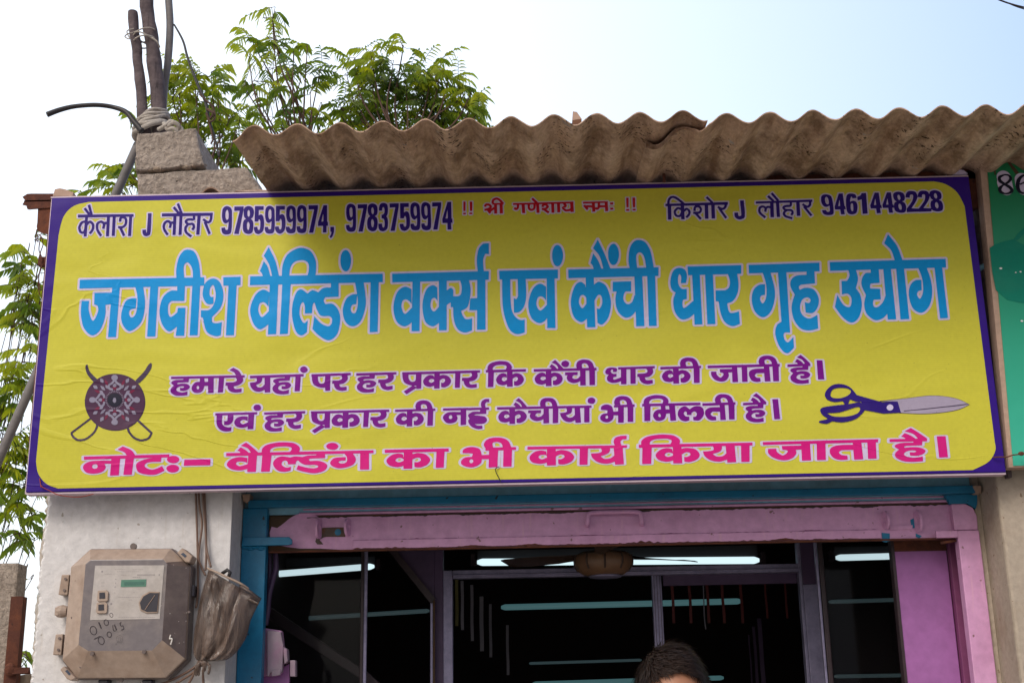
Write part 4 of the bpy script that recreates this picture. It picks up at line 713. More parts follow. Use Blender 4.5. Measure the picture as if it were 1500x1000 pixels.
'RED': '''+1650,59 1659,60 1658,100 1650,100
+1649,107 1660,107 1660,114 1649,114
+1675,60 1686,60 1685,100 1676,100
+1674,107 1685,107 1685,114 1674,114
+1765,68 1809,69 1809,77 1765,76
+1847,71 2088,70 2088,78 1847,79
+2125,72 2224,72 2224,79 2125,80
+2232,78 2245,77 2245,87 2233,87
+2232,100 2244,100 2245,108 2232,109
+2297,59 2307,59 2305,100 2297,101
+2295,107 2307,107 2307,115 2295,115
+2322,59 2333,59 2331,101 2322,101
+2320,107 2333,107 2332,114 2321,114
+1772,69 1772,114 1784,114 1784,69
+1794,71 1794,114 1807,114 1806,71
+1881,75 1883,115 1895,115 1894,75
+1939,75 1940,115 1952,115 1951,75
+1999,75 1999,116 2011,116 2011,75
+2022,75 2022,115 2034,115 2034,75
+2074,74 2075,115 2088,114 2087,74
+2160,75 2161,116 2173,115 2172,74
+2211,74 2212,115 2224,114 2223,73
+1741,85 1741,84 1741,82 1742,81 1742,80 1742,79 1742,79 1743,79 1744,79 1745,79 1747,79 1748,79 1749,79 1750,80 1751,81 1753,82 1754,83 1754,84 1754,84 1754,84 1753,84 1752,86 1751,87 1749,88 1747,89 1745,90 1743,90 1740,91 1737,91 1734,92 1733,92 1734,102 1736,101 1738,101 1741,101 1745,100 1748,99 1751,98 1754,97 1756,95 1759,93 1761,91 1763,88 1764,85 1763,81 1762,78 1760,76 1758,73 1755,72 1753,70 1750,69 1747,69 1744,69 1742,69 1739,70 1737,71 1735,74 1733,76 1732,78 1732,80 1732,82 1731,82
+1742,98 1753,114 1761,109 1750,93
+1753,110 1776,93 1771,85 1747,102
+1772,70 1772,68 1772,66 1772,64 1772,62 1772,60 1772,60 1773,59 1774,58 1776,57 1778,56 1779,55 1781,55 1782,55 1784,55 1786,56 1788,57 1790,58 1792,60 1794,62 1796,65 1798,68 1801,72 1802,75 1804,77 1812,71 1811,69 1809,66 1806,63 1804,59 1801,56 1798,53 1795,50 1793,49 1790,47 1787,46 1783,45 1780,45 1777,46 1774,47 1771,48 1768,50 1766,52 1764,55 1763,58 1762,61 1762,64 1762,67 1762,69 1762,70
+1862,76 1862,77 1862,80 1862,82 1862,85 1862,87 1862,88 1861,89 1861,90 1860,91 1860,91 1859,91 1860,91 1860,91 1859,91 1858,90 1857,89 1855,88 1854,88 1849,96 1850,97 1851,97 1853,99 1855,100 1858,101 1861,101 1864,100 1866,99 1867,97 1869,95 1870,93 1871,91 1871,88 1872,85 1872,82 1872,79 1871,77 1871,75
+1906,75 1905,77 1905,80 1905,83 1905,87 1905,91 1905,95 1907,98 1909,101 1911,103 1914,104 1916,106 1919,106 1922,106 1925,105 1928,104 1931,102 1933,100 1935,97 1937,93 1937,89 1938,85 1938,81 1938,78 1938,76 1928,75 1928,78 1928,81 1928,85 1928,88 1927,91 1927,93 1926,94 1925,95 1924,96 1922,96 1921,96 1920,97 1919,96 1918,96 1917,95 1916,94 1915,93 1915,92 1914,90 1914,87 1915,84 1915,81 1915,77 1915,75
+1920,56 1940,77 1947,70 1927,49
+1968,92 1969,91 1969,89 1970,88 1970,86 1971,86 1971,85 1971,85 1972,85 1973,85 1974,85 1974,85 1975,85 1976,85 1977,86 1979,87 1980,89 1980,89 1980,88 1980,88 1979,89 1978,90 1976,92 1975,93 1973,93 1972,94 1970,94 1967,94 1965,94 1962,94 1961,94 1961,104 1962,104 1964,104 1967,104 1970,104 1973,103 1977,103 1979,101 1982,100 1984,98 1987,95 1989,93 1990,89 1989,85 1987,83 1985,80 1983,78 1981,77 1979,76 1976,75 1974,75 1971,75 1969,76 1967,77 1965,78 1963,80 1962,82 1961,84 1960,86 1960,88 1959,89
+1965,103 1986,119 1992,111 1971,95
+2045,81 2046,82 2048,84 2050,85 2051,87 2052,88 2052,86 2052,86 2051,87 2049,88 2046,89 2044,90 2040,95 2042,100 2043,102 2045,104 2048,107 2050,109 2053,111 2056,112 2058,112 2061,112 2064,112 2066,112 2068,111 2071,111 2073,110 2076,109 2078,108 2080,107 2081,106 2076,97 2075,98 2073,99 2072,100 2070,101 2068,101 2066,102 2064,102 2063,102 2061,103 2059,103 2058,102 2057,102 2056,101 2055,100 2053,98 2051,96 2050,94 2049,97 2048,99 2051,98 2054,96 2056,95 2059,92 2061,89 2061,84 2059,81 2057,79 2055,76 2053,75 2052,74
+2163,88 2161,88 2158,88 2154,87 2150,87 2147,87 2144,87 2142,87 2140,87 2138,88 2136,90 2134,92 2133,95 2134,97 2135,100 2136,102 2137,104 2138,106 2138,107 2147,102 2146,101 2145,99 2144,97 2144,96 2143,95 2143,95 2143,96 2142,97 2142,97 2142,97 2143,97 2144,97 2147,97 2150,97 2153,97 2157,98 2160,98 2162,98
+2125,90 2140,109 2147,102 2133,84
+2183,77 2183,79 2183,82 2183,86 2183,90 2182,93 2182,95 2182,96 2181,97 2181,98 2180,98 2180,98 2180,98 2181,98 2180,98 2179,97 2178,97 2177,96 2176,95 2170,103 2171,103 2172,104 2174,105 2176,107 2178,108 2181,108 2184,107 2186,106 2188,104 2189,102 2191,100 2192,97 2192,94 2192,90 2193,86 2193,82 2193,79 2193,77
+2187,98 2215,98 2215,89 2187,88''',
'SHEARS': '''+3074,839~ 3040,846~ 3015,873~ 3019,897~ 3047,909~ 3078,906 3087,922 3098,918 3106,900 3129,910 3146,909 3157,923 3172,918 3227,918 3228,914 3134,884 3110,852~
-3035,878~ 3047,859~ 3079,854~ 3107,860~ 3112,873~ 3094,888~ 3065,895~ 3040,891~
+3100,918 3017,926~ 2992,936~ 2996,956~ 3017,973 3010,976 2985,981~ 2985,988~ 3011,992~ 3032,983 3073,988~ 3119,977~ 3146,957~ 3158,943 3227,958 3293,956 3285,912 3228,914 3172,917 3157,920 3142,911
-3015,951 3064,949~ 3130,930~ 3141,940~ 3127,956~ 3091,966~ 3050,966~ 3030,961~''',
'BLADE': '''+3220,910 3315,902~ 3411,893~ 3480,900~ 3520,912~ 3552,930 3508,948~ 3445,958~ 3371,961~ 3289,956 3285,912''',
'BLADELINE': '''+3304,951 3318,950 3337,948 3360,947 3385,945 3409,943 3431,941 3452,939 3474,937 3497,935 3517,933 3534,931 3547,929 3547,927 3534,928 3517,930 3496,932 3474,934 3452,936 3430,938 3409,940 3384,942 3360,944 3337,946 3318,947 3304,948''',
'PIVOT': '''+3266,935~ 3264,941~ 3259,945~ 3252,947~ 3246,945~ 3242,941~ 3241,935~ 3244,929~ 3249,925~ 3255,923~ 3261,925~ 3265,929~''',
'SHIELD': '''+428,852~ 416,907~ 377,946~ 322,959~ 264,943~ 220,902~ 200,847~ 211,792~ 250,752~ 306,739~ 365,755~ 409,796~''',
'SWORD': '''+190,700 197,697 209,727~ 245,762 242,783 231,774 200,738~ 190,713
+441,696 446,702~ 443,723~ 424,753~ 404,775 393,779 387,765 416,733~ 431,707~
+220,910 153,963 153,970 154,972 155,975 157,978 159,981 161,984 164,987 167,989 171,992 175,995 180,997 184,998 189,998 194,999 200,998 205,997 210,996 216,993 221,990 226,987 231,982 236,978 241,973 244,969 248,964 250,959 252,954 254,950 255,946 256,942 253,909 234,899 220,910 225,916 235,907 245,912 248,943 247,944 246,947 245,951 243,956 241,960 238,964 235,968 231,972 226,976 221,980 217,984 212,986 208,988 203,989 199,990 194,990 190,990 186,990 182,989 179,987 176,985 172,983 170,981 167,978 165,976 164,974 162,971 161,969 160,966 158,969 225,916
+397,920 459,976 457,974 456,977 454,981 452,984 450,987 448,990 445,991 441,993 436,994 431,995 427,996 422,996 418,995 413,993 408,991 403,989 399,986 394,983 391,979 387,975 384,971 380,966 378,961 376,956 374,952 373,947 372,942 372,937 372,932 372,929 373,926 374,923 375,920 377,918 378,915 378,915 386,910 398,920 403,914 387,902 374,908 372,911 370,913 368,916 366,919 365,923 364,928 364,932 364,937 364,943 365,948 366,954 368,959 370,965 373,970 377,975 381,980 385,985 389,989 394,993 399,996 405,999 410,1001 416,1003 421,1004 427,1004 433,1004 438,1002 444,1001 448,999 453,996 457,993 459,989 462,984 463,980 465,977 465,970 403,914''',
'SILVER': '''+356,835 356,834 356,831 357,829 357,826 357,824 358,824 358,823 359,823 361,822 362,822 364,822 364,822 365,823 366,824 367,826 369,828 370,831 372,834 374,836 377,838 379,840 381,842 382,843 382,843 382,843 381,844 380,845 378,847 375,849 373,851 372,854 370,856 369,859 368,860 368,862 367,862 367,862 366,862 364,862 363,861 361,860 360,860 360,859 359,857 358,854 358,852 357,849 357,848 349,850 349,851 350,853 350,856 351,859 353,863 354,865 357,867 359,869 362,870 365,870 368,870 371,869 374,867 375,865 377,862 378,860 379,858 380,856 381,855 383,853 385,851 387,849 389,846 390,842 389,839 387,836 384,834 382,832 380,830 378,828 377,827 376,824 374,822 373,819 371,817 368,815 365,814 362,814 359,814 356,815 354,816 351,819 350,821 349,825 348,828 348,831 348,833 348,835
+375,842~ 374,846~ 372,848~ 368,849~ 364,848~ 362,845~ 360,842~ 361,839~ 364,836~ 367,835~ 371,836~ 374,839~
+410,843~ 409,849~ 405,853~ 399,854~ 392,852~ 387,848~ 385,843~ 387,837~ 391,833~ 397,831~ 403,833~ 408,837~
+358,870~ 362,877~ 366,878~ 373,878~ 370,871~ 366,868~ 359,868~
+351,880~ 356,890~ 361,894~ 371,898~ 367,888~ 363,883~ 352,878~
+341,887~ 342,895~ 345,898~ 351,901~ 352,894~ 350,890~ 343,886~
+381,888~ 385,897~ 390,899~ 399,899~ 395,890~ 392,886~ 382,886~
+360,910~ 360,920~ 365,923~ 373,926~ 373,917~ 371,912~ 362,908~
+321,886 323,886 325,886 328,887 330,887 332,888 333,889 334,890 335,891 335,893 336,894 336,895 336,896 335,896 334,897 333,898 330,899 328,901 325,903 323,905 321,907 320,909 318,911 318,912 318,912 318,912 317,911 315,909 313,907 311,904 309,902 306,900 304,899 301,897 299,896 298,895 297,895 297,894 297,893 297,891 298,890 298,888 298,888 299,887 301,887 303,886 306,886 308,886 310,885 308,877 307,878 304,878 302,878 299,879 296,880 293,882 291,884 290,887 289,890 289,893 289,896 290,899 292,901 295,903 297,905 300,906 302,907 304,908 305,910 307,912 309,914 311,917 314,919 318,920 322,919 324,917 326,914 328,912 329,910 331,909 332,908 334,907 337,905 339,904 341,902 343,899 344,896 344,893 343,890 342,888 341,885 339,883 336,881 333,880 330,879 327,878 324,878 323,878
+324,897~ 323,901~ 321,903~ 317,904~ 313,903~ 310,900~ 309,897~ 310,894~ 313,891~ 316,890~ 320,891~ 323,894~
+331,928~ 330,934~ 326,938~ 319,939~ 313,937~ 308,933~ 306,928~ 308,922~ 312,918~ 318,917~ 324,918~ 329,922~
+288,885~ 282,888~ 281,892~ 282,900~ 289,897~ 291,894~ 290,886~
+278,877~ 268,881~ 265,886~ 262,895~ 271,892~ 276,888~ 280,878~
+270,866~ 263,866~ 260,868~ 257,875~ 264,876~ 268,875~ 271,868~
+273,906~ 264,910~ 263,915~ 264,924~ 272,921~ 276,918~ 275,908~
+249,883~ 240,883~ 236,887~ 234,895~ 243,896~ 248,894~ 251,885~
+269,846 269,848 269,850 269,853 268,856 268,857 268,858 267,858 266,859 265,859 263,860 262,860 261,859 260,859 259,858 258,856 257,853 255,851 253,848 251,846 249,844 246,842 244,840 243,839 243,839 243,839 244,838 246,837 248,835 250,833 252,831 254,828 255,825 256,823 257,821 257,820 258,820 258,820 259,820 261,820 263,821 264,821 265,822 265,823 266,825 267,827 268,830 268,833 269,834 276,832 276,831 276,828 275,825 274,822 273,819 271,816 268,814 266,813 263,812 260,812 257,812 254,813 251,815 250,817 248,820 247,822 246,824 245,826 244,827 242,829 240,831 238,833 236,836 235,840 236,843 239,846 241,848 243,850 246,852 247,853 249,855 250,857 251,860 253,862 255,865 257,867 260,868 263,868 266,867 269,867 272,865 274,863 276,860 276,857 277,854 277,851 277,849 278,847
+265,840~ 264,843~ 262,846~ 258,846~ 254,845~ 251,843~ 250,840~ 251,836~ 253,834~ 257,833~ 261,834~ 264,836~
+240,839~ 239,845~ 234,849~ 228,850~ 222,849~ 217,844~ 215,839~ 216,833~ 220,829~ 227,828~ 233,829~ 238,834~
+267,812~ 263,805~ 259,803~ 252,804~ 255,811~ 259,814~ 267,814~
+274,802~ 269,791~ 264,787~ 254,784~ 258,793~ 262,799~ 273,803~
+284,795~ 284,787~ 280,784~ 274,780~ 274,787~ 275,792~ 282,796~
+244,793~ 240,784~ 235,782~ 226,783~ 229,791~ 233,795~ 243,796~
+265,771~ 264,761~ 260,758~ 252,755~ 252,764~ 254,769~ 263,773~
+304,796 302,796 300,795 297,795 295,794 293,793 292,793 291,792 291,791 290,789 290,787 290,786 290,785 290,785 291,784 293,783 295,782 297,781 300,779 302,776 304,774 305,772 307,770 308,769 307,769 307,769 308,770 310,772 312,775 314,777 317,779 319,781 322,783 324,784 326,785 327,786 328,787 328,788 328,789 328,790 328,792 327,793 327,794 326,794 325,795 322,795 320,796 317,796 316,796 317,804 319,804 321,804 324,803 327,803 330,802 333,800 334,797 336,795 336,792 337,789 336,786 335,783 333,780 331,778 328,777 326,775 324,774 322,773 320,771 318,769 316,767 314,764 311,762 307,761 304,762 301,764 299,767 297,769 296,771 294,773 293,774 291,775 289,776 286,777 284,779 282,782 281,785 282,788 282,791 283,794 285,797 287,799 289,801 292,802 296,803 298,803 301,804 302,804
+316,784~ 315,788~ 313,790~ 309,791~ 305,790~ 303,788~ 301,784~ 302,781~ 305,778~ 308,777~ 312,778~ 315,781~
+319,753~ 318,759~ 314,763~ 307,765~ 301,763~ 296,759~ 294,753~ 295,747~ 300,743~ 306,742~ 312,743~ 317,748~
+337,797~ 344,793~ 344,789~ 343,782~ 337,785~ 334,788~ 335,796~
+347,805~ 357,801~ 361,796~ 363,786~ 354,789~ 349,793~ 346,804~
+355,816~ 363,816~ 366,813~ 369,807~ 361,806~ 357,807~ 354,814~
+353,775~ 362,771~ 363,766~ 362,757~ 354,760~ 350,763~ 351,773~
+376,799~ 386,799~ 389,795~ 392,786~ 383,786~ 378,787~ 375,796~
+341,842~ 345,843~ 347,843~ 350,842~ 347,840~ 345,840~ 341,841~
+341,848~ 344,849~ 347,850~ 350,849~ 347,847~ 345,847~ 341,847~
+340,853~ 343,856~ 345,856~ 348,856~ 346,854~ 344,853~ 340,852~
+337,858~ 340,861~ 342,862~ 345,863~ 343,860~ 341,859~ 338,857~
+334,862~ 336,866~ 338,867~ 341,869~ 339,865~ 338,864~ 335,862~
+330,866~ 331,869~ 333,871~ 336,873~ 335,870~ 334,868~ 330,865~
+325,868~ 326,872~ 327,874~ 329,877~ 329,873~ 328,871~ 326,868~
+320,870~ 320,874~ 321,876~ 323,879~ 323,875~ 323,873~ 321,870~
+314,870~ 313,874~ 314,876~ 315,879~ 316,876~ 316,874~ 315,870~
+309,869~ 307,873~ 307,875~ 308,878~ 310,876~ 310,873~ 309,870~
+303,868~ 301,870~ 301,873~ 301,876~ 303,874~ 304,872~ 304,868~
+298,865~ 295,867~ 295,869~ 294,872~ 297,870~ 298,869~ 299,865~
+294,861~ 290,863~ 289,864~ 288,867~ 291,866~ 293,865~ 294,861~
+290,856~ 286,857~ 285,859~ 283,862~ 286,861~ 288,860~ 290,857~
+287,851~ 283,851~ 281,853~ 279,855~ 282,855~ 284,854~ 287,852~
+285,846~ 281,845~ 279,846~ 276,848~ 280,848~ 282,848~ 285,846~
+284,840~ 280,839~ 278,839~ 275,840~ 278,841~ 281,842~ 284,841~
+284,834~ 281,832~ 279,832~ 275,833~ 278,834~ 280,835~ 284,835~
+285,829~ 283,826~ 280,826~ 277,825~ 280,828~ 282,829~ 285,829~
+288,824~ 285,821~ 283,820~ 280,819~ 282,822~ 284,823~ 288,824~
+291,819~ 289,816~ 287,815~ 284,813~ 286,816~ 287,818~ 291,820~
+295,816~ 294,812~ 292,810~ 290,808~ 291,812~ 292,814~ 295,816~
+300,813~ 300,810~ 298,808~ 296,805~ 296,808~ 297,811~ 300,814~
+305,812~ 306,808~ 305,806~ 303,803~ 302,806~ 303,809~ 305,812~
+311,811~ 312,808~ 311,806~ 310,802~ 309,806~ 309,808~ 310,811~
+317,812~ 318,809~ 318,807~ 317,803~ 316,806~ 315,808~ 316,812~
+322,814~ 324,811~ 325,809~ 325,806~ 322,808~ 321,810~ 321,814~
+327,817~ 330,815~ 331,813~ 331,809~ 329,811~ 327,813~ 327,817~
+332,821~ 335,819~ 336,817~ 337,814~ 334,816~ 333,817~ 331,820~
+336,825~ 339,824~ 341,823~ 342,820~ 339,821~ 337,822~ 335,825~
+338,831~ 342,830~ 344,829~ 346,827~ 343,827~ 341,828~ 338,830~
+340,836~ 344,837~ 346,836~ 349,834~ 346,834~ 343,834~ 340,835~''',
'MAROON': '''+368,842~ 367,846~ 364,849~ 360,850~ 356,849~ 353,846~ 352,842~ 352,838~ 355,835~ 359,834~ 363,835~ 366,838~
+370,871~ 377,879~ 383,881~ 393,881~ 386,874~ 381,870~ 371,869~
+343,899~ 344,910~ 348,915~ 356,921~ 355,911~ 353,905~ 345,898~
+324,889~ 323,893~ 321,896~ 317,897~ 312,896~ 309,893~ 308,889~ 309,885~ 311,882~ 315,881~ 320,882~ 323,885~
+288,897~ 281,904~ 280,910~ 280,919~ 287,914~ 290,909~ 290,898~
+258,867~ 248,867~ 243,871~ 238,878~ 247,878~ 253,877~ 259,869~
+274,840~ 273,844~ 270,847~ 266,848~ 262,847~ 259,844~ 258,840~ 258,836~ 261,833~ 265,832~ 269,833~ 272,836~
+255,811~ 248,802~ 242,800~ 232,800~ 239,808~ 244,812~ 254,812~
+282,782~ 281,771~ 277,766~ 269,760~ 270,770~ 272,776~ 280,783~
+317,793~ 317,797~ 314,800~ 310,801~ 306,800~ 303,797~ 301,792~ 302,788~ 305,785~ 309,784~ 313,785~ 316,789~
+337,784~ 345,778~ 346,772~ 345,762~ 338,768~ 335,773~ 335,783~
+367,815~ 378,815~ 382,811~ 388,804~ 378,803~ 373,805~ 366,813~''',
'BOSS': '''+341,842~ 338,855~ 328,865~ 315,868~ 300,864~ 289,854~ 285,840~ 288,827~ 297,817~ 311,814~ 325,818~ 336,828~''',
'GLINT': '''+319,843~ 319,848~ 317,851~ 313,853~ 310,851~ 307,848~ 306,843~ 307,838~ 309,834~ 312,833~ 316,834~ 318,838~''',
'YELLOW': '''+41,163 54,85~ 91,39~ 150,23 3520,19 3565,32~ 3606,68~ 3629,127 3631,1075 3629,1108~ 3599,1149~ 3537,1179 122,1177 76,1158~ 42,1118~ 30,1071''',
}


def read_paths(s):
    out = []
    for line in s.strip().split('\n'):
        hole = line[0] == '-'; P = []
        for tk in line[1:].split():
            sm = tk.endswith('~'); a, b = tk.rstrip('~').split(','); P.append((float(a), float(b), sm))
        n = len(P); q = []
        for i in range(n):
            p1 = P[i]; p2 = P[(i + 1) % n]
            if not (p1[2] or p2[2]): q.append(p1[:2]); continue
            p0 = P[i - 1] if p1[2] else p1
            p3 = P[(i + 2) % n] if p2[2] else p2
            for k in range(5):
                t = k / 5; r = []
                for c in (0, 1):
                    r.append(0.5 * (2 * p1[c] + (p2[c] - p0[c]) * t + (2 * p0[c] - 5 * p1[c] + 4 * p2[c] - p3[c]) * t * t + (3 * p1[c] - p0[c] - 3 * p2[c] + p3[c]) * t ** 3))
                q.append(tuple(r))
        out.append((hole, np.array(q)))
    return out


def field(paths, res, ox, oy):
    """signed distance (in oy millimetres) to the union of the outlines, on a grid"""
    k = oy / ox if ox else 1.0
    paths = [(h, p * np.array([k, 1.0])) for h, p in paths]
    allp = np.concatenate([p for h, p in paths]); mg = oy + 3 * res
    x0, y0 = allp.min(0) - mg; x1, y1 = allp.max(0) + mg
    nx = int((x1 - x0) / (res * k)) + 2; ny = int((y1 - y0) / res) + 2
    gx = x0 + np.arange(nx) * res * k; gy = y0 + np.arange(ny) * res
    D = np.full((ny, nx), 1e3); IN = np.zeros((ny, nx), bool); HO = np.zeros((ny, nx), bool)
    for h, p in paths:
        q = np.roll(p, -1, 0)
        a0, b0 = p.min(0); a1, b1 = p.max(0)
        i0, i1 = np.searchsorted(gx, a0), np.searchsorted(gx, a1); j0, j1 = np.searchsorted(gy, b0), np.searchsorted(gy, b1)
        X, Y = np.meshgrid(gx[i0:i1], gy[j0:j1])
        ins = np.zeros(X.shape, bool)
        for (ax, ay), (bx, by) in zip(p, q):
            if ay != by:
                ins ^= ((ay > Y) != (by > Y)) & (X < (bx - ax) * (Y - ay) / (by - ay) + ax)
        (HO if h else IN)[j0:j1, i0:i1] |= ins
        for (ax, ay), (bx, by) in zip(p, q):
            i0, i1 = np.searchsorted(gx, min(ax, bx) - mg), np.searchsorted(gx, max(ax, bx) + mg)
            j0, j1 = np.searchsorted(gy, min(ay, by) - mg), np.searchsorted(gy, max(ay, by) + mg)
            X, Y = np.meshgrid(gx[i0:i1], gy[j0:j1])
            dx, dy = bx - ax, by - ay; L = dx * dx + dy * dy + 1e-12
            t = np.clip(((X - ax) * dx + (Y - ay) * dy) / L, 0, 1)
            d = np.hypot(X - ax - t * dx, Y - ay - t * dy)
            D[j0:j1, i0:i1] = np.minimum(D[j0:j1, i0:i1], d)
    D = np.where(IN & ~HO, -D, D)
    return gx / k, gy, D


def fill(mb, gx, gy, F, y, X0=-SW / 2, Z0=None):
    """flat faces where the field F is below zero (marching squares), as a sheet at depth y"""
    Z0 = SZ + SH / 2 if Z0 is None else Z0
    F = np.where(np.abs(F) < 1e-4, -1e-4, F)
    neg = F < 0
    cnt = neg[:-1, :-1].astype(int) + neg[:-1, 1:] + neg[1:, :-1] + neg[1:, 1:]
    P = lambda a, b: (X0 + a / 1000, y, Z0 - b / 1000)
    vs = []; fs = []
    for j in range(cnt.shape[0]):
        row = cnt[j]
        full = np.concatenate([[0], (row == 4).astype(int), [0]]); d = np.diff(full)
        for a, b in zip(np.where(d == 1)[0], np.where(d == -1)[0]):
            n = len(vs); vs += [P(gx[a], gy[j + 1]), P(gx[b], gy[j + 1]), P(gx[b], gy[j]), P(gx[a], gy[j])]; fs.append((n, n + 1, n + 2, n + 3))
        for i in np.where((row > 0) & (row < 4))[0]:
            c = [(gx[i], gy[j + 1], F[j + 1, i]), (gx[i + 1], gy[j + 1], F[j + 1, i + 1]), (gx[i + 1], gy[j], F[j, i + 1]), (gx[i], gy[j], F[j, i])]
            poly = []
            for k in range(4):
                p, q = c[k], c[(k + 1) % 4]
                if p[2] < 0: poly.append(P(p[0], p[1]))
                if (p[2] < 0) != (q[2] < 0):
                    t = p[2] / (p[2] - q[2]); poly.append(P(p[0] + t * (q[0] - p[0]), p[1] + t * (q[1] - p[1])))
            if len(poly) >= 3:
                n = len(vs); vs += poly; fs.append(tuple(range(n, n + len(poly))))
    mb.add(vs, fs)


def printed(name, key, mats, ox=0.0, oy=0.0, y=-0.003, res=1.5, parent=None, data=None):
    """one printed motif: an ink sheet and, 1 mm behind it, its pale outline"""
    gx, gy, D = field(read_paths(data or PRINT[key]), res, ox or oy or 1.0, oy or 1.0)
    mb = MB()
    if oy:
        mb.cur = 1; fill(mb, gx, gy, D - oy, y + 0.001)
    mb.cur = 0; fill(mb, gx, gy, D, y)
    return mb.build(name, mats, parent)

# ------------------------------------------------------------------ more materials
MAT['plaster'] = weathered('whitewashed plaster', (0.63, 0.61, 0.61, 1), (0.47, 0.43, 0.41, 1), 0.36, 2.6, 0.9, 0.6, 30, speck=(0.38, 0.34, 0.3, 1), bdist=0.008, streak=(0.54, 0.50, 0.47, 1))
MAT['beige plaster'] = weathered('beige cement plaster', (0.40, 0.335, 0.27, 1), (0.27, 0.20, 0.14, 1), 0.45, 3.0, 0.9, 0.8, 40, speck=(0.22, 0.16, 0.11, 1))
MAT['raw render'] = weathered('broken render edge', (0.42, 0.37, 0.32, 1), (0.20, 0.36, 0.44, 1), 0.35, 5, 0.95, 1.0, 50)
MAT['concrete'] = weathered('rough cement block', (0.36, 0.30, 0.255, 1), (0.23, 0.185, 0.15, 1), 0.5, 16, 0.95, 1.0, 48, speck=(0.10, 0.08, 0.065, 1), bdist=0.02, con=0.42)
MAT['mortar'] = weathered('cement mortar', (0.32, 0.25, 0.19, 1), (0.22, 0.17, 0.13, 1), 0.5, 12, 0.95, 1.0, 70)
MAT['pink paint'] = weathered('pink enamel on steel', (0.60, 0.31, 0.53, 1), (0.50, 0.24, 0.43, 1), 0.5, 5, 0.45, 0.3, 25, spec=0.5, speck=(0.22, 0.11, 0.13, 1), streak=(0.63, 0.35, 0.50, 1))
MAT['pink panel'] = weathered('mauve painted panel', (0.35, 0.13, 0.37, 1), (0.30, 0.105, 0.31, 1), 0.5, 3, 0.45, 0.06, 20)
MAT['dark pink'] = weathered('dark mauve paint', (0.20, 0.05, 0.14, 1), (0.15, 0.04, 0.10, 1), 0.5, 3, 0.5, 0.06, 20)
MAT['blue paint'] = weathered('blue enamel on steel', (0.004, 0.16, 0.31, 1), (0.004, 0.115, 0.23, 1), 0.5, 5, 0.4, 0.25, 30, speck=(0.012, 0.02, 0.025, 1))
MAT['teal paint'] = weathered('pale blue limewash', (0.24, 0.52, 0.68, 1), (0.18, 0.30, 0.36, 1), 0.5, 2.5, 0.85, 0.2, 30)
MAT['rust'] = weathered('rusted steel', (0.085, 0.028, 0.018, 1), (0.16, 0.05, 0.022, 1), 0.6, 14, 0.9, 0.7, 60, metal=0.0, speck=(0.05, 0.02, 0.015, 1))
MAT['primer'] = weathered('bare brown steel', (0.075, 0.045, 0.025, 1), (0.12, 0.05, 0.02, 1), 0.5, 10, 0.8, 0.3, 50)
MAT['wood'] = weathered('grey weathered wood', (0.13, 0.10, 0.105, 1), (0.055, 0.04, 0.045, 1), 0.7, 9, 0.9, 0.8, 50, streak=(0.018, 0.013, 0.016, 1), bdist=0.008)
MAT['pipe'] = weathered('dull grey pipe', (0.17, 0.155, 0.155, 1), (0.11, 0.10, 0.10, 1), 0.5, 8, 0.6, 0.1, 30)
MAT['rope'] = weathered('pale rope', (0.42, 0.38, 0.34, 1), (0.24, 0.20, 0.17, 1), 0.5, 25, 0.95, 0.8, 120)
MAT['cable'] = plain('black cable', (0.022, 0.018, 0.02, 1), 0.5)
MAT['brown wire'] = plain('brown wire insulation', (0.15, 0.085, 0.06, 1), 0.5)
MAT['bark'] = weathered('brown bark', (0.11, 0.065, 0.05, 1), (0.05, 0.03, 0.025, 1), 0.5, 20, 0.95, 0.8, 60)
MAT['dust plastic'] = weathered('dusty beige plastic', (0.37, 0.28, 0.225, 1), (0.25, 0.165, 0.115, 1), 0.55, 7, 0.5, 0.15, 40, spec=0.4)
MAT['smoky plastic'] = weathered('smoky translucent cover', (0.15, 0.13, 0.14, 1), (0.22, 0.185, 0.17, 1), 0.6, 5, 0.3, 0.05, 40, spec=0.5)
MAT['dark plastic'] = weathered('smoky brown and shaded plastic', (0.11, 0.08, 0.075, 1), (0.17, 0.13, 0.115, 1), 0.6, 8, 0.35, 0.08, 40, spec=0.5, speck=(0.34, 0.29, 0.26, 1))
MAT['label'] = weathered('meter face plate', (0.44, 0.40, 0.38, 1), (0.37, 0.33, 0.30, 1), 0.5, 6, 0.35, 0.0, 50)
MAT['lcd'] = plain('green lcd', (0.075, 0.20, 0.145, 1), 0.25)
MAT['black plastic'] = plain('black plastic', (0.02, 0.018, 0.03, 1), 0.4)
MAT['marker'] = plain('marker ink', (0.05, 0.038, 0.045, 1), 0.7)
MAT['grey print'] = plain('grey print', (0.25, 0.225, 0.23, 1), 0.6)
MAT['white paint'] = plain('white paint chip', (0.7, 0.66, 0.62, 1), 0.7)
MAT['switch plastic'] = weathered('pink spattered switch box', (0.40, 0.30, 0.36, 1), (0.42, 0.20, 0.33, 1), 0.45, 9, 0.45, 0.05, 30)
MAT['alu'] = weathered('dull aluminium section', (0.27, 0.25, 0.38, 1), (0.16, 0.145, 0.23, 1), 0.6, 12, 0.42, 0.05, 40, metal=0.35)
MAT['dark frame'] = weathered('brown anodised section', (0.035, 0.02, 0.025, 1), (0.05, 0.03, 0.035, 1), 0.5, 9, 0.4, 0.05, 40)
MAT['purple board'] = weathered('dark purple board', (0.075, 0.042, 0.10, 1), (0.05, 0.03, 0.07, 1), 0.5, 3, 0.5, 0.05, 20)
MAT['room'] = weathered('dark room wall', (0.007, 0.0016, 0.0018, 1), (0.003, 0.0010, 0.0012, 1), 0.5, 2, 0.8, 0.1, 20)
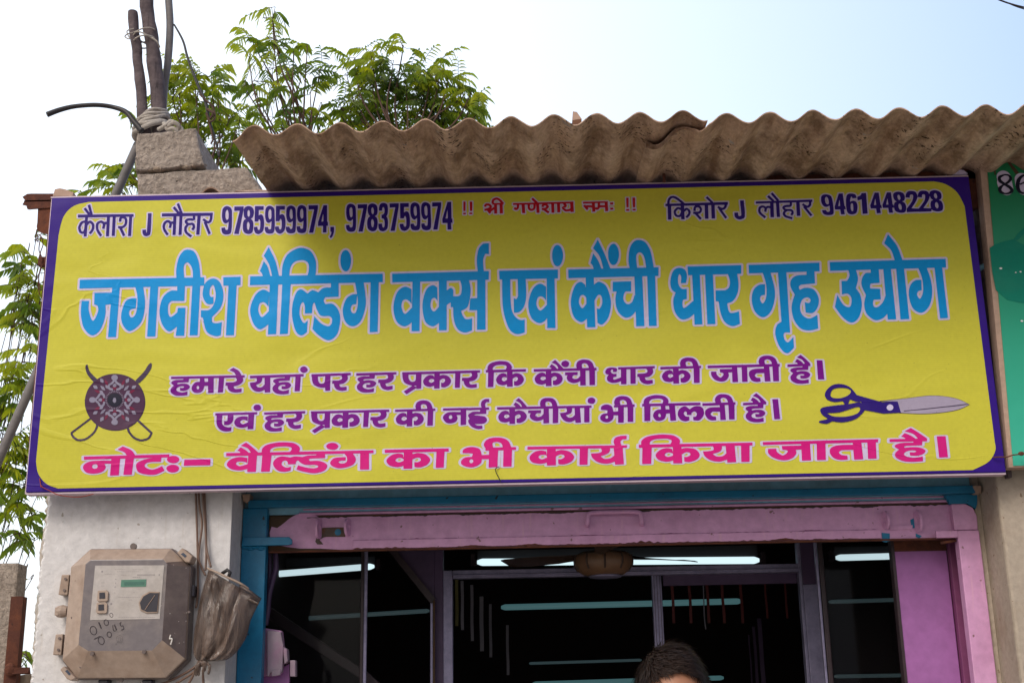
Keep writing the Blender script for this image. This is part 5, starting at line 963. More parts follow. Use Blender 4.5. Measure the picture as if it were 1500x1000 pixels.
MAT['room ceiling'] = weathered('dark room ceiling', (0.02, 0.017, 0.019, 1), (0.012, 0.01, 0.012, 1), 0.5, 2, 0.7, 0.1, 20)
MAT['fan'] = weathered('tan fan housing', (0.19, 0.105, 0.06, 1), (0.14, 0.075, 0.045, 1), 0.5, 7, 0.35, 0.05, 30)
MAT['fan blade'] = weathered('dark fan blade', (0.06, 0.035, 0.025, 1), (0.03, 0.018, 0.013, 1), 0.6, 20, 0.5, 0.05, 30)
MAT['chip'] = weathered('broken tile', (0.44, 0.30, 0.23, 1), (0.36, 0.26, 0.2, 1), 0.5, 14, 0.9, 0.3, 50)
MAT['red thread'] = plain('red thread', (0.30, 0.05, 0.035, 1), 0.9)
MAT['pale strip'] = plain('pale hanging strip', (0.20, 0.185, 0.22, 1), 0.5)
MAT['red reflection'] = plain('red glass reflection', (0.12, 0.010, 0.008, 1), 0.6)
MAT['yellow strip'] = plain('dull yellow strip', (0.10, 0.085, 0.015, 1), 0.6)
MAT['skin'] = plain('skin', (0.36, 0.16, 0.09, 1), 0.5, var=0.05)
MAT['hair'] = plain('dark brown hair', (0.019, 0.010, 0.007, 1), 0.5, spec=0.13, var=0.3, scale=90)
MAT['shirt'] = plain('checked grey shirt', (0.18, 0.19, 0.24, 1), 0.85)
MAT['trousers'] = plain('dark trousers', (0.03, 0.03, 0.04, 1), 0.85)
MAT['eye'] = plain('eye white', (0.6, 0.57, 0.53, 1), 0.2)
MAT['lip'] = plain('lips', (0.26, 0.08, 0.06, 1), 0.45)
MAT['green vinyl'] = None


def glow(name, c, k):
    m = bpy.data.materials.new(name); m.use_nodes = True; t = m.node_tree
    p = t.nodes['Principled BSDF']; p.inputs['Base Color'].default_value = (0.08, 0.08, 0.08, 1)
    p.inputs['Emission Color'].default_value = c; p.inputs['Emission Strength'].default_value = k
    return m


MAT['tube lit'] = glow('lit tube and bright reflections', (0.72, 0.93, 1.0, 1), 0.34)  # real middle tube, and the bright reflections at both side panes
MAT['tube reflection glow'] = glow('glowing mirrored tube', (0.30, 0.74, 0.80, 1), 0.042)  # mirrored tubes in the glass, given as weak emission
MAT['faint reflection glow'] = glow('faint glowing mirrored tube', (0.42, 0.74, 0.82, 1), 0.016)  # fainter mirrored tubes, likewise emission in place of a reflection


def mat_sheet():
    t = NT('fibre cement sheet')
    co = t.coord((1, 1, 1))
    base = t.mix(t.ramp(t.noise(5, 6, 0.6, t.coord((1, .5, 1))), 0.3, 0.72), (0.46, 0.30, 0.215, 1), (0.60, 0.44, 0.34, 1))
    soot = t.ramp(t.noise(4.5, 9, 0.72, t.coord((1.5, 0.7, 1))), 0.47, 0.60)
    base = t.mix(t.math('MULTIPLY', soot, 0.7), base, (0.15, 0.085, 0.05, 1))
    sp = t.ramp(t.noise(60, 4, 0.6), 0.57, 0.61)
    spm = t.ramp(t.noise(6, 4, 0.5, t.coord((1, .6, 1), (0, 0, 1.1))), 0.52, 0.60)
    base = t.mix(t.math('MULTIPLY', sp, spm), base, (0.045, 0.02, 0.014, 1))
    ch = t.ramp(t.noise(20, 3, 0.5, t.coord((0.7, 1.0, 1.0), (0, 0, 0.3))), 0.735, 0.76)
    base = t.mix(ch, base, (0.36, 0.32, 0.31, 1))
    # darker band along the bearing edge
    sep = t.n('SeparateXYZ'); t.l(t.tc.outputs['Object'], sep.inputs[0])
    edge = t.ramp(t.math('ADD', sep.outputs['Y'], t.math('MULTIPLY', t.noise(9, 4), 0.16)), -0.02, 0.10)
    base = t.mix(t.math('MULTIPLY', edge, 0.45), base, (0.09, 0.06, 0.075, 1))
    st = t.ramp(t.noise(11, 6, 0.65, t.coord((1.6, .16, 1), (0, 0, .12))), 0.52, 0.66)
    base = t.mix(t.math('MULTIPLY', st, 0.6), base, (0.20, 0.105, 0.06, 1))
    gr = t.noise(70, 5, 0.7, t.coord((1, .55, 1)))
    base = t.mix(1.0, base, t.ramp(gr, 0.3, 0.7, (0.72, 0.70, 0.70, 1), (1.18, 1.18, 1.18, 1)), 'MULTIPLY')
    t.base(base); t.set(0.9, 0, 0.25)
    h = t.math('ADD', t.noise(90, 4, 0.6), t.math('MULTIPLY', t.noise(14, 3, 0.5, t.coord((1, .4, 1))), 1.2))
    t.bump(h, 0.5, 0.004)
    return t.m


MAT['sheet'] = mat_sheet()


def mat_leaf(name, c1, c2):
    t = NT(name)
    t.t.nodes.remove(t.p)
    col = t.mix(t.ramp(t.noise(5.5, 3), 0.35, 0.65), c1, c2)
    d = t.n('BsdfPrincipled'); t.l(col, d.inputs['Base Color']); d.inputs['Roughness'].default_value = 0.45
    tr = t.n('BsdfTranslucent'); t.l(t.mix(1.0, col, (1.6, 1.5, 0.5, 1), 'MULTIPLY'), tr.inputs['Color'])
    mx = t.n('MixShader'); mx.inputs[0].default_value = 0.5
    t.l(d.outputs[0], mx.inputs[1]); t.l(tr.outputs[0], mx.inputs[2]); t.l(mx.outputs[0], t.o.inputs[0])
    return t.m


MAT['leaf lit'] = mat_leaf('sunlit neem leaf', (0.38, 0.42, 0.02, 1), (0.24, 0.33, 0.03, 1))  # sunlit tone of the leaf, painted into its colour
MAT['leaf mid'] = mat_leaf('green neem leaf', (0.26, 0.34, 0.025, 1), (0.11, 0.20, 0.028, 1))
MAT['leaf shaded'] = mat_leaf('shaded neem leaf', (0.16, 0.24, 0.025, 1), (0.05, 0.11, 0.022, 1))  # shaded tone of the same leaf, painted into its colour


def mat_bag():
    t = NT('dirty translucent plastic bag')
    col = t.mix(t.ramp(t.noise(9, 6, 0.6, t.coord((1.6, 1, 0.6))), 0.32, 0.7), (0.065, 0.040, 0.030, 1), (0.21, 0.145, 0.115, 1))
    t.base(col); t.set(0.16, 0, 0.8)
    t.bump(t.noise(16, 5, 0.6, t.coord((2.4, 1, 0.5)), 0.8), 0.75, 0.02)
    t.p.inputs['Alpha'].default_value = 0.7
    return t.m


MAT['bag'] = mat_bag()


def mat_glass():
    t = NT('dusty tinted glass'); t.base((0.02, 0.018, 0.02, 1)); t.set(0.06, 0, 0.5)
    t.p.inputs['Alpha'].default_value = 0.16
    return t.m


MAT['glass'] = mat_glass()


def mat_green():
    t = NT('green flex print')
    sep = t.n('SeparateXYZ'); t.l(t.tc.outputs['Object'], sep.inputs[0])
    g = t.math('ADD', sep.outputs['Z'], t.math('MULTIPLY', t.noise(3, 3), 0.16))
    c = t.n('ValToRGB'); c.color_ramp.elements[0].position = 0.0; c.color_ramp.elements[1].position = 1.0
    c.color_ramp.elements[0].color = (0.04, 0.46, 0.32, 1); c.color_ramp.elements[1].color = (0.004, 0.19, 0.07, 1)  # teal to green print fade, partly light painted into the colour
    e = c.color_ramp.elements.new(0.55); e.color = (0.006, 0.28, 0.16, 1)
    t.l(t.math('DIVIDE', g, 1.25), c.inputs[0]); t.base(c.outputs[0]); t.set(0.45)
    t.bump(t.noise(3, 3, 0.5), 0.3, 0.03)
    return t.m


MAT['green vinyl'] = mat_green()
MAT['ground'] = weathered('pale dusty road', (0.34, 0.30, 0.255, 1), (0.26, 0.23, 0.20, 1), 0.5, 0.6, 0.95, 0.5, 8)

# ------------------------------------------------------------------ the ground
g = MB(); g.add([(-900, -900, 0), (900, -900, 0), (900, 900, 0), (-900, 900, 0)], [(0, 1, 2, 3)])
tag(g.build('ground', MAT['ground']), kind='structure', label='pale dusty ground in front of the shop')

# ------------------------------------------------------------------ walls of the shop
YW = 0.12                                      # front plane of the masonry
YF = 0.30                                      # steel frame plane inside the opening
xl0 = at(61, 726, YW).x; xl1 = at(340, 726, YW).x
xr0 = at(1462, 726, YW).x
RNG = random.Random(5)


t = thing('masonry_wall', 'whitewashed plaster pillar wall with a chipped left edge, carrying the meter box', 'wall', (xl0, YW, 0))
def ragged(x, z0, z1, n, a1, a2, a3, sd):
    out = []
    for k in range(n + 1):
        z = z0 + (z1 - z0) * k / n
        d = a1 * noise.noise((z * 1.7, sd, 0)) + a2 * noise.noise((z * 9, sd, 4)) + a3 * noise.noise((z * 55, sd, 8))
        out.append((x + d + .3 * a3 * noise.noise((z * 160, sd, 2)), z))
    return out


def ragged_plate(mb, x, x1, y0, y1, z0, z1, n, a, sd):
    """a plate whose left edge is broken; its front is cut into level strips"""
    E = ragged(x, z0, z1, n, *a, sd); F_ = [(p_[0] + .012 + .010 * noise.noise((p_[1] * 30, sd, 6)), p_[1]) for p_ in E]
    vs = []
    for (xa, z), (xb, _) in zip(E, F_): vs += [(xb, y0, z), (x1, y0, z), (xa, y0 + .012, z), (xa, y1, z)]
    fs = []
    for k in range(n):
        b = 4 * k
        fs += [(b, b + 1, b + 5, b + 4), (b + 2, b, b + 4, b + 6), (b + 3, b + 2, b + 6, b + 7)]
    mb.add(vs, fs)


m = MB(); m.box(xl0 + 0.04, xl1, YW + 0.004, 0.42, 0, 3.56); m.box(xl0 + 0.03, xl0 + 0.25, 0.4205, 4.6, 0, 3.56)
m.build('masonry', MAT['raw render'], t)
m = MB(); ragged_plate(m, xl0 + .018, xl1, YW, YW + .10, 0.0, 3.56, 460, (.016, .014, .010), 2.0); m.box(xl1 - .002, xl1 + .0015, YW + .0005, .42, 0, 3.56); m.build('plaster_coat', MAT['plaster'], t)
m = MB(); ragged_plate(m, xl0 + .004, xl0 + .10, YW + .022, YW + .28, 0.0, 3.56, 380, (.014, .012, .012), 7.0); m.build('broken_render', MAT['raw render'], t)

t = thing('masonry_wall', 'beige cement pillar wall right of the pink shutter frame', 'wall', (xr0, YW, 0))
m = MB(); m.box(xr0, xr0 + 1.9, YW, .52, 0, 3.5); m.build('wall', MAT['beige plaster'], t, bevel=0.012)

zop = at(900, 800, 0.36).z                      # underside of the shutter
zli = zop + 0.06
t = thing('lintel_wall', 'pale blue limewashed lintel panel just under the yellow sign', 'wall', (0, 0.33, zli))
m = MB(); m.box(xl1 + 0.002, xr0 - 0.002, 0.345, 0.46, zli + 0.09, 3.5)
m.build('panel', MAT['teal paint'], t)

# dark room behind the opening
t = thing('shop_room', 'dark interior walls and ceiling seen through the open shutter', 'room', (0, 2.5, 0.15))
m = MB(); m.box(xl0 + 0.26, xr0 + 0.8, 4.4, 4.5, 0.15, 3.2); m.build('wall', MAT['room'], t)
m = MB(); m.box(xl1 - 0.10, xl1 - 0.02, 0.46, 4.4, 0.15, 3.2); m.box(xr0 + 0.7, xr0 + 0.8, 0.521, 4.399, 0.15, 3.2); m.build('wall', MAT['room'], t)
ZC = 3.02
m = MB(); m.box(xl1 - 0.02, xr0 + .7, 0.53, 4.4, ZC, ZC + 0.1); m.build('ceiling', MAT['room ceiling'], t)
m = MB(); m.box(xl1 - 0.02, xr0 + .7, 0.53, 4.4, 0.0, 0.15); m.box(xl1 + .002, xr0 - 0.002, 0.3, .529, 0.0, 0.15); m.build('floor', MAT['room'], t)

# ------------------------------------------------------------------ the yellow sign
sg = thing('sign_board', 'long yellow flex sign board with blue, purple and magenta Hindi lettering above the shutter', 'sign', (-SW / 2, 0, SZ - SH / 2))
SX, SZT = -SW / 2, SZ + SH / 2
sg.location = (SX, 0, SZT)
m = MB(); m.box(SX, SX + SW, 0.0, 0.045, SZ - SH / 2, SZT)
m.build('backing_panel', MAT['navy'], sg, bevel=0.004)
m = MB(); m.box(SX - 0.006, SX - 0.0005, 0.012, 0.05, SZ - SH / 2 - 0.004, SZT + 0.003); m.box(SX - 0.006, SX + SW, 0.004, 0.05, SZT + 0.0005, SZT + 0.006)
m.box(SX, SX + SW, 0.006, 0.05, SZ - SH / 2 - 0.007, SZ - SH / 2 - 0.0005)
m.build('folded_edge', plain('vinyl fold edge', (0.55, 0.43, 0.50, 1), 0.5), sg)
printed('yellow_field', 'YELLOW', [MAT['yellow']], y=-0.001, res=3, parent=sg)
printed('heading_lettering', 'HEAD', [MAT['sky ink'], MAT['lilac ink']], 8.2, 8.2, parent=sg)
printed('service_lettering', 'PURPLE', [MAT['purple ink'], MAT['lilac ink']], 8.0, 5.0, parent=sg)
printed('note_lettering', 'PINK', [MAT['pink ink'], MAT['lilac ink']], 9.5, 4.6, parent=sg)
printed('name_lettering', 'NAVY', [MAT['navy ink'], MAT['lilac ink']], 5.6, 5.6, parent=sg)
printed('blessing_lettering', 'RED', [MAT['red ink'], MAT['lilac ink']], 4.6, 4.6, parent=sg)
sc_ = printed('scissors_picture', 'BLADE', [MAT['grey ink'], MAT['steel ink']], 1.6, 1.6, parent=sg)
h = printed('scissors_handle', 'SHEARS', [MAT['navy ink']], y=-0.0036, parent=sg)
printed('scissors_pivot', 'PIVOT', [MAT['lilac ink']], y=-0.0044, parent=sg)
printed('blade_line', 'BLADELINE', [MAT['steel ink']], y=-0.0040, parent=sg)
printed('sword_picture', 'SWORD', [MAT['steel ink']], y=-0.0022, parent=sg)
printed('shield_picture', 'SHIELD', [MAT['shield ink'], MAT['steel ink']], 2.4, 2.4, y=-0.0026, parent=sg)
printed('shield_ornament', 'MAROON', [MAT['maroon ink']], y=-0.0034, res=1.2, parent=sg)
printed('shield_ornament', 'SILVER', [MAT['silver ink']], y=-0.0042, res=1.2, parent=sg)
printed('shield_boss', 'BOSS', [MAT['black ink']], y=-0.0050, parent=sg)
printed('shield_glint', 'GLINT', [MAT['silver ink']], y=-0.0058, parent=sg)

# rusty iron frame behind the sign
fr = thing('iron_scaffold', 'rusty angle iron frame behind the sign, jagged at the upper left corner', 'frame', (SX, 0.055, SZT))
p = lambda a, b, Y=0.055: (at(a, b, Y).x, at(a, b, Y).z)
m = MB(); m.prism([p(33, 289), p(40, 284.5), p(46, 284), p(80, 284), p(80, 304), p(54, 306), p(42, 307), p(40, 306), p(39, 301.5), p(33, 300), p(37, 294)], 0.052, 0.058)
m.box(p(36, 290)[0], SX + SW - 0.02, 0.052, 0.09, SZT + 0.007, SZT + 0.013)
m.build('top_angle', MAT['rust'], fr)
m = MB(); m.prism([p(55, 304), p(80, 302), p(80, 345), p(61, 341), p(54, 337), p(53, 331), p(54, 326)], 0.059, 0.064)
m.box(SX - 0.03, SX + 0.02, 0.064, 0.1, SZ - SH / 2 + 0.2, SZT - 0.02)
m.build('side_angle', MAT['rust'], fr)
m = MB(); m.box(p(55, 376)[0], p(75, 376)[0], 0.06, 0.09, p(60, 388)[1], p(60, 375)[1]); m.build('bracket', MAT['rust'], fr, bevel=0.003)
m = MB()
m.box(SX + SW - 0.0, SX + SW + 0.05, 0.06, 0.1, SZT - 0.11, SZT + 0.09)
m.box(at(1100, 275, .08).x, SX + SW + 0.05, 0.06, 0.11, SZT + 0.015, SZT + 0.05)
m.build('corner_angle', MAT['rust'], fr)
# wire hanging from the frame
m = MB()
m.tube(spline([at(54, 336, .05), at(52, 348, .05), at(56, 354, .05), at(55, 344, .05), at(60, 346, .05), at(63, 358, .05), at(59, 372, .05), at(61, 390, .05), at(57, 405, .05), at(59, 425, .05)]), 0.0022, 5)
m.tube(spline([at(60, 345, .052), at(57, 366, .052), at(62, 380, .052), at(58, 398, .052), at(56, 418, .052), at(58, 432, .052)]), 0.0022, 5)
m.build('binding_wire', MAT['rust'], fr)
tl = MB(); tl.prism([p(78, 288, .02), p(81, 278, .02), p(88, 276.5, .02), p(96, 278, .02), p(108, 282.5, .02), p(107, 288, .02)], 0.015, 0.05)
tag(tl.build('tile_shard', MAT['chip'], loc=at(92, 288, .02)), 'pinkish broken tile piece on the rusty frame above the upper left corner of the sign', 'tile')
tl = MB(); tl.prism([p(1386, 256, .02), p(1390, 251, .02), p(1400, 249, .02), p(1411, 250, .02), p(1417, 255, .02), p(1405, 257, .02)], 0.015, 0.04)
tag(tl.build('torn_flap', MAT['lilac ink'], loc=at(1400, 256, .02)), 'torn crumpled pale vinyl scrap at the upper right corner of the yellow sign', 'scrap')
# red thread and bent wire on the sign
m = MB(); m.tube(spline([at(58, 700, -.004), at(59, 706, -.006), at(61, 712, -.012), at(72, 718, -.012), at(85, 724, -.012), at(102, 727, -.012), at(120, 727, -.01), at(137, 723, .0)]), 0.0017, 5); m.ellipsoid(at(60.5, 712, -.012), .004, .004, .004, 8, 6)
tag(m.build('red_thread', MAT['red thread'], loc=at(61, 712, -.012)), 'thin red thread knotted at the lower left corner of the yellow sign', 'thread')
m = MB(); m.tube(spline([at(731, 683, -.006), at(726, 686, -.01), at(727, 692, -.01), at(731, 700, -.008), at(734, 706, -.004)]), 0.0016, 5)
tag(m.build('bent_wire', MAT['cable'], loc=at(731, 694, -.008)), 'small dark bent wire hook at the bottom edge of the yellow sign', 'wire')
m = MB(); m.tube(spline([at(1455, 669.5, -.01), at(1466, 669, -.02), at(1475, 669, -.03), at(1485, 666, -.035), at(1500, 665, -.04)]), 0.0025, 5); m.ellipsoid(at(1496, 664, -.04), .012, .006, .008, 8, 6)
tag(m.build('rusty_wire', MAT['rust'], loc=at(1480, 668, -.03)), 'rusty wire stretched from the yellow sign to the green sign', 'wire')

# ------------------------------------------------------------------ the green neighbour sign
g0, g1 = at(1437, 237, .0), at(1480, 682, .0)
gs = thing('sign_board', 'green flex sign board with black digits 86 at the right edge of the picture', 'sign', (g0.x + .05, 0, g1.z))
q = lambda a, b: (at(a, b, 0.0).x, at(a, b, 0.0).z)
tl_, bl_ = q(1445, 237), q(1484, 682)
W2 = 1.6
m = MB(); m.prism([tl_, bl_, (bl_[0] + W2, bl_[1] + .015), (tl_[0] + W2, tl_[1] + .015)], -0.004, 0.0); m.build('printed_field', MAT['green vinyl'], gs)
m = MB(); m.prism([q(1435, 238), q(1478, 684), (bl_[0] + W2, bl_[1] - .006), (bl_[0] + W2, bl_[1] + .0), bl_, tl_], 0.0, 0.06); m.build('frame', MAT['chip'], gs)
S86 = {}
# digits 8 and 6 as broad pen strokes (zoomed pixel trace of the visible part)


def pen(pts, wd, Y, view):
    a, b, s = view
    P = spline([(x, y, 0) for x, y, w in pts], 5); Wd = []
    n = len(pts)
    for i in range(n - 1):
        for k in range(5): Wd.append(pts[i][2] + (pts[i + 1][2] - pts[i][2]) * k / 5)
    Wd.append(pts[-1][2]); return P, Wd


def blob_sheet(name, strokes, mat, Y, view, grow, parent, res=0.0016):
    """flat ink: union of round pen dabs, drawn as one sheet"""
    a, b, s = view
    pts = []
    for st in strokes:
        P, Wd = pen(st, 0, Y, view)
        for v, w in zip(P, Wd):
            c = at(a + v.x / s, b + v.y / s, Y); pts.append((c.x, c.z, (w / 2 + grow) / s * 0.00262))
    pts = np.array(pts); mg = 0.004
    gx = np.arange(pts[:, 0].min() - pts[:, 2].max() - mg, pts[:, 0].max() + pts[:, 2].max() + mg, res)
    gz = np.arange(pts[:, 1].max() + pts[:, 2].max() + mg, pts[:, 1].min() - pts[:, 2].max() - mg, -res)
    X, Z = np.meshgrid(gx, gz); D = np.full(X.shape, 9.0)
    for x, z, r in pts: D = np.minimum(D, np.hypot(X - x, Z - z) - r)
    mb = MB(); fill(mb, gx * 1000, -gz * 1000, D, Y, 0.0, 0.0)
    return mb.build(name, mat, parent)


V86 = (1330, 220, 8.335)
E8 = [(1180, 300, 18), (1120, 330, 36), (1125, 375, 42), (1180, 415, 34), (1245, 455, 40), (1270, 495, 40), (1235, 525, 26), (1180, 530, 20), (1130, 505, 40), (1125, 465, 40), (1165, 425, 20), (1225, 390, 30), (1255, 345, 36), (1230, 308, 24), (1180, 300, 18)]
E6 = [(1440, 300, 20), (1390, 320, 30), (1350, 370, 46), (1340, 440, 48), (1360, 500, 40), (1410, 525, 22), (1470, 500, 40), (1470, 430, 36), (1430, 395, 20), (1375, 415, 20)]
ell_ = lambda cx, cy, rx, ry: None
blob_sheet('digit_halo', [[(1170, 330, 130), (1200, 470, 130), (1180, 400, 140)], [(1390, 360, 130), (1420, 460, 150), (1480, 420, 130)]], MAT['lilac ink'], -0.0052, V86, 24, gs)
blob_sheet('digits', [E8, E6], MAT['black ink'], -0.0064, V86, 1, gs)
MAT['teal ink'] = vinyl('dark teal ink', (0.005, 0.20, 0.135, 1))
mm_ = MB(); mm_.prism([q(1449, 364), q(1456, 359), q(1470, 354), q(1484, 351), (q(1500, 360)[0], q(1500, 360)[1]), q(1530, 380), q(1530, 430), q(1500, 445), q(1475, 440), q(1458, 425), q(1453, 400)], -0.0052, -0.0042)
mm_.prism([q(1484, 352), q(1490, 343), q(1500, 334), q(1520, 328), q(1502, 340), q(1491, 352)], -0.0056, -0.0042); mm_.build('printed_motif', MAT['teal ink'], gs)
m = MB(); m.prism([q(1474, 237), q(1478, 237), q(1492, 254), q(1487, 256)], -0.0056, -0.0046); m.build('rust_streak', MAT['primer'], gs)
m = MB(); m.tube([at(1455, 237, -.005), at(1457, 248, -.006), at(1458, 256, -.006)], 0.003, 5); m.build('rust_streak', MAT['primer'], gs)
for a, b, w in ((1466, 393, 2.2), (1495, 398, 1.6), (1488, 399, 1.2), (1497, 470, 2)):
    m = MB(); m.ellipsoid(at(a, b, -.0062), w * .0026, .0004, w * .0018, 10, 6); m.build('paint_fleck', MAT['white ink'], gs)
# wooden batten and bracket between the two signs
m = MB(); m.prism([p(1422, 262, .08), p(1440, 238, .08), p(1440, 290, .08), p(1428, 292, .08)], 0.08, 0.1)
m.prism([p(1425, 292, .1), p(1436, 292, .1), p(1480, 700, .1), p(1474, 700, .1)], 0.08, 0.115)
tag(m.build('wooden_batten', MAT['wood'], loc=at(1430, 300, .08)), 'weathered wooden batten in the gap between the yellow sign and the green sign', 'batten')
m = MB(); m.tube([at(1430, 395, .12), at(1447, 388, .06)], .012, 12)
tag(m.build('pipe_stub', MAT['teal paint'], loc=at(1438, 390, .09)), 'short pale blue pipe end poking out between the two signs', 'pipe')

# ------------------------------------------------------------------ corrugated roof sheets
PITCH_C = at(937, 170, -.62).x - at(874, 170, -.62).x


def sheet(name, label, x0, x1, xc, yf, yb, crest, zback, parent_loc, amp=0.0205, th=0.0045, cut=None, seed=1, extra=0.0):
    """xc: x of one crest; crest(x): height of the crests along the front edge; zback: crest height at y = 0.07"""
    rng = random.Random(seed); nx = int((x1 - x0) / 0.006); ny = 26
    top = []; bot = []
    for j in range(ny + 1):
        y = yf + (yb - yf) * j / ny
        for i in range(nx + 1):
            x = x0 + (x1 - x0) * i / nx
            k = (y - yf) / (0.07 - yf)
            zc = crest(x) * (1 - k) + zback(x) * k
            z = zc - amp + amp * math.cos(2 * math.pi * (x - xc) / PITCH_C)
            yy = y
            if j == 0: yy += 0.006 * noise.noise((x * 9, seed, 0)) + 0.004 * noise.noise((x * 30, seed, 3))
            if cut: yy = cut(x, yy, j)
            z += 0.003 * noise.noise((x * 2.2, y * 2.2, seed)) + 0.0005 * noise.noise((x * 24, y * 24, seed))
            bot.append((x, yy, z)); top.append((x, yy, z + th))
    n = nx + 1; N = n * (ny + 1); fs = []
    for j in range(ny):
        for i in range(nx):
            a = j * n + i; fs.append((a, a + n, a + n + 1, a + 1)); fs.append((N + a, N + a + 1, N + a + n + 1, N + a + n))
    for i in range(nx):
        fs.append((i, i + 1, N + i + 1, N + i)); a = ny * n + i; fs.append((a + 1, a, N + a, N + a + 1))
    for j in range(ny):
        a = j * n; fs.append((a + n, a, N + a, N + a + n)); a = j * n + nx; fs.append((a, a + n, N + a + n, N + a))
    mb = MB(); mb.add(bot + top, fs)
    o = mb.build(name, MAT['sheet'], loc=parent_loc, smooth=True)
    e = o.modifiers.new('edge', 'EDGE_SPLIT'); e.split_angle = R(50)
    return tag(o, label, 'roof sheet', 'corrugated sheets of the awning')


YFR = -0.62
_xa, _za = at(623, 176.5, YFR).x, at(623, 176.5, YFR).z; _xb, _zb = at(1256, 155, YFR).x, at(1256, 155, YFR).z
crest = lambda x: _za + (_zb - _za) * (x - _xa) / (_xb - _xa)
zback = lambda x: SZT + 0.062 + 0.012 * (x + 1.8) / 3.6
sx0 = at(338, 183, YFR).x; sx1 = at(1036, 168, YFR).x
xc = at(623, 176, YFR).x


def cut1(x, y, j):
    d = x - sx0
    if j == 0 and d < 0.05: return y + (0.05 - d) * 0.8
    return y


sheet('corrugated_sheet', 'brown corrugated cement sheet over the left part of the sign, with a free end', sx0, sx1, xc, YFR, 1.1, crest, zback, (sx0, 0.05, SZT), cut=cut1, seed=3)
xc2 = at(1126, 159, YFR).x


def cut2(x, y, j):
    d = x - (sx1 - .20)
    if d < 0.20 and j < 12: return max(y, YFR + 0.20 * (1 - d / 0.20) ** .7 + .012 * noise.noise((x * 30, 1, 1)))
    return y


sheet('corrugated_sheet', 'corrugated cement sheet over the right part of the sign, tucked under its neighbour', sx1 - 0.20, sx1 + 1.75, xc2, YFR - 0.01, 1.1, lambda x: crest(x) - 0.020, lambda x: zback(x) - 0.014, (sx1, 0.05, SZT), cut=cut2, seed=8)
# a low scrap of sheet lying behind the sign's top edge
s3 = MB(); pts = []
x0_, x1_ = at(270, 280, .14).x, at(392, 280, .14).x; zb_ = at(300, 284, .14).z
for i in range(61):
    u = i / 60; px = 270 + 122 * u
    hgt = 0.030 * max(0, math.cos((px - 309) / 15.5 * math.pi / 2)) if abs(px - 309) < 15.5 else 0.004 + (0.008 if px > 345 else 0)
    pts.append((x0_ + (x1_ - x0_) * u, zb_ + hgt))
n_ = len(pts); s3.add([(a, .14, b) for a, b in pts] + [(a, .62, b) for a, b in pts] + [(a, .14, b - .006) for a, b in pts] + [(a, .62, b - .006) for a, b in pts],
    [(i, i + 1, n_ + i + 1, n_ + i) for i in range(n_ - 1)] + [(2 * n_ + i + 1, 2 * n_ + i, 3 * n_ + i, 3 * n_ + i + 1) for i in range(n_ - 1)] + [(2 * n_ + i, 2 * n_ + i + 1, i + 1, i) for i in range(n_ - 1)])
tag(s3.build('sheet_scrap', MAT['sheet'], loc=(x0_, .3, zb_)), 'low scrap of corrugated sheet lying in front of the cement blocks', 'roof sheet')
m = MB(); m.prism([p(838, 178, -.45), p(839, 165, -.45), p(845, 166, -.45), p(852, 176, -.45)], -.46, -.42)
tag(m.build('stone_chip', MAT['chip'], loc=at(845, 175, -.45)), 'tiny pale stone chip lying on top of the corrugated sheet', 'stone')
m = MB(); m.box(at(971, 262, -.02).x, at(975, 262, -.02).x, -.02, -.008, SZT, SZT + 0.035)
tag(m.build('iron_peg', MAT['rust'], loc=at(973, 264, -.02)), 'short rusty iron peg standing on the top edge of the sign under the sheet', 'peg')

# ------------------------------------------------------------------ cement blocks, poles and rope at the upper left


def rough_block(mb, poly, y0, y1, amp, seed, n=14):
    """a block with pitted faces: the (x, z) quad poly is gridded, extruded and shaken"""
    a, b, c, d = [Vector((q_[0], 0, q_[1])) for q_ in poly]        # TL TR BR BL
    L = int(max(4, (y1 - y0) / 0.04)); vs = {}; V = []; F = []

    def vid(i, j, k):
        key = (i, j, k)
        if key not in vs:
            u, v = i / n, j / n
            P = (a * (1 - u) + b * u) * (1 - v) + (d * (1 - u) + c * u) * v
            P = Vector((P.x, y0 + (y1 - y0) * k / L, P.z))
            ed = (i in (0, n)) + (j in (0, n)) + (k in (0, L))
            q_ = P * 38 + Vector((seed * 7, 0, 0)); q2 = P * 11 + Vector((0, seed * 3, 0))
            P = P + Vector((noise.noise(q_), noise.noise(q_ + Vector((5, 5, 5))), noise.noise(q_ + Vector((9, 1, 4))))) * amp
            P = P + Vector((noise.noise(q2), noise.noise(q2 + Vector((5, 5, 5))), noise.noise(q2 + Vector((9, 1, 4))))) * amp * 1.6
            if ed > 1:
                cc = Vector(((a.x + c.x) / 2, (y0 + y1) / 2, (a.z + c.z) / 2)); P = P + (cc - P).normalized() * 0.006
            vs[key] = len(V); V.append(P)
        return vs[key]
    for i in range(n):
        for j in range(n):
            F.append((vid(i, j, 0), vid(i, j + 1, 0), vid(i + 1, j + 1, 0), vid(i + 1, j, 0)))
            F.append((vid(i, j, L), vid(i + 1, j, L), vid(i + 1, j + 1, L), vid(i, j + 1, L)))
    for k in range(L):
        for i in range(n):
            F.append((vid(i, 0, k), vid(i + 1, 0, k), vid(i + 1, 0, k + 1), vid(i, 0, k + 1)))
            F.append((vid(i, n, k), vid(i, n, k + 1), vid(i + 1, n, k + 1), vid(i + 1, n, k)))
            F.append((vid(0, i, k), vid(0, i, k + 1), vid(0, i + 1, k + 1), vid(0, i + 1, k)))
            F.append((vid(n, i, k), vid(n, i + 1, k), vid(n, i + 1, k + 1), vid(n, i, k + 1)))
    mb.add(V, F)


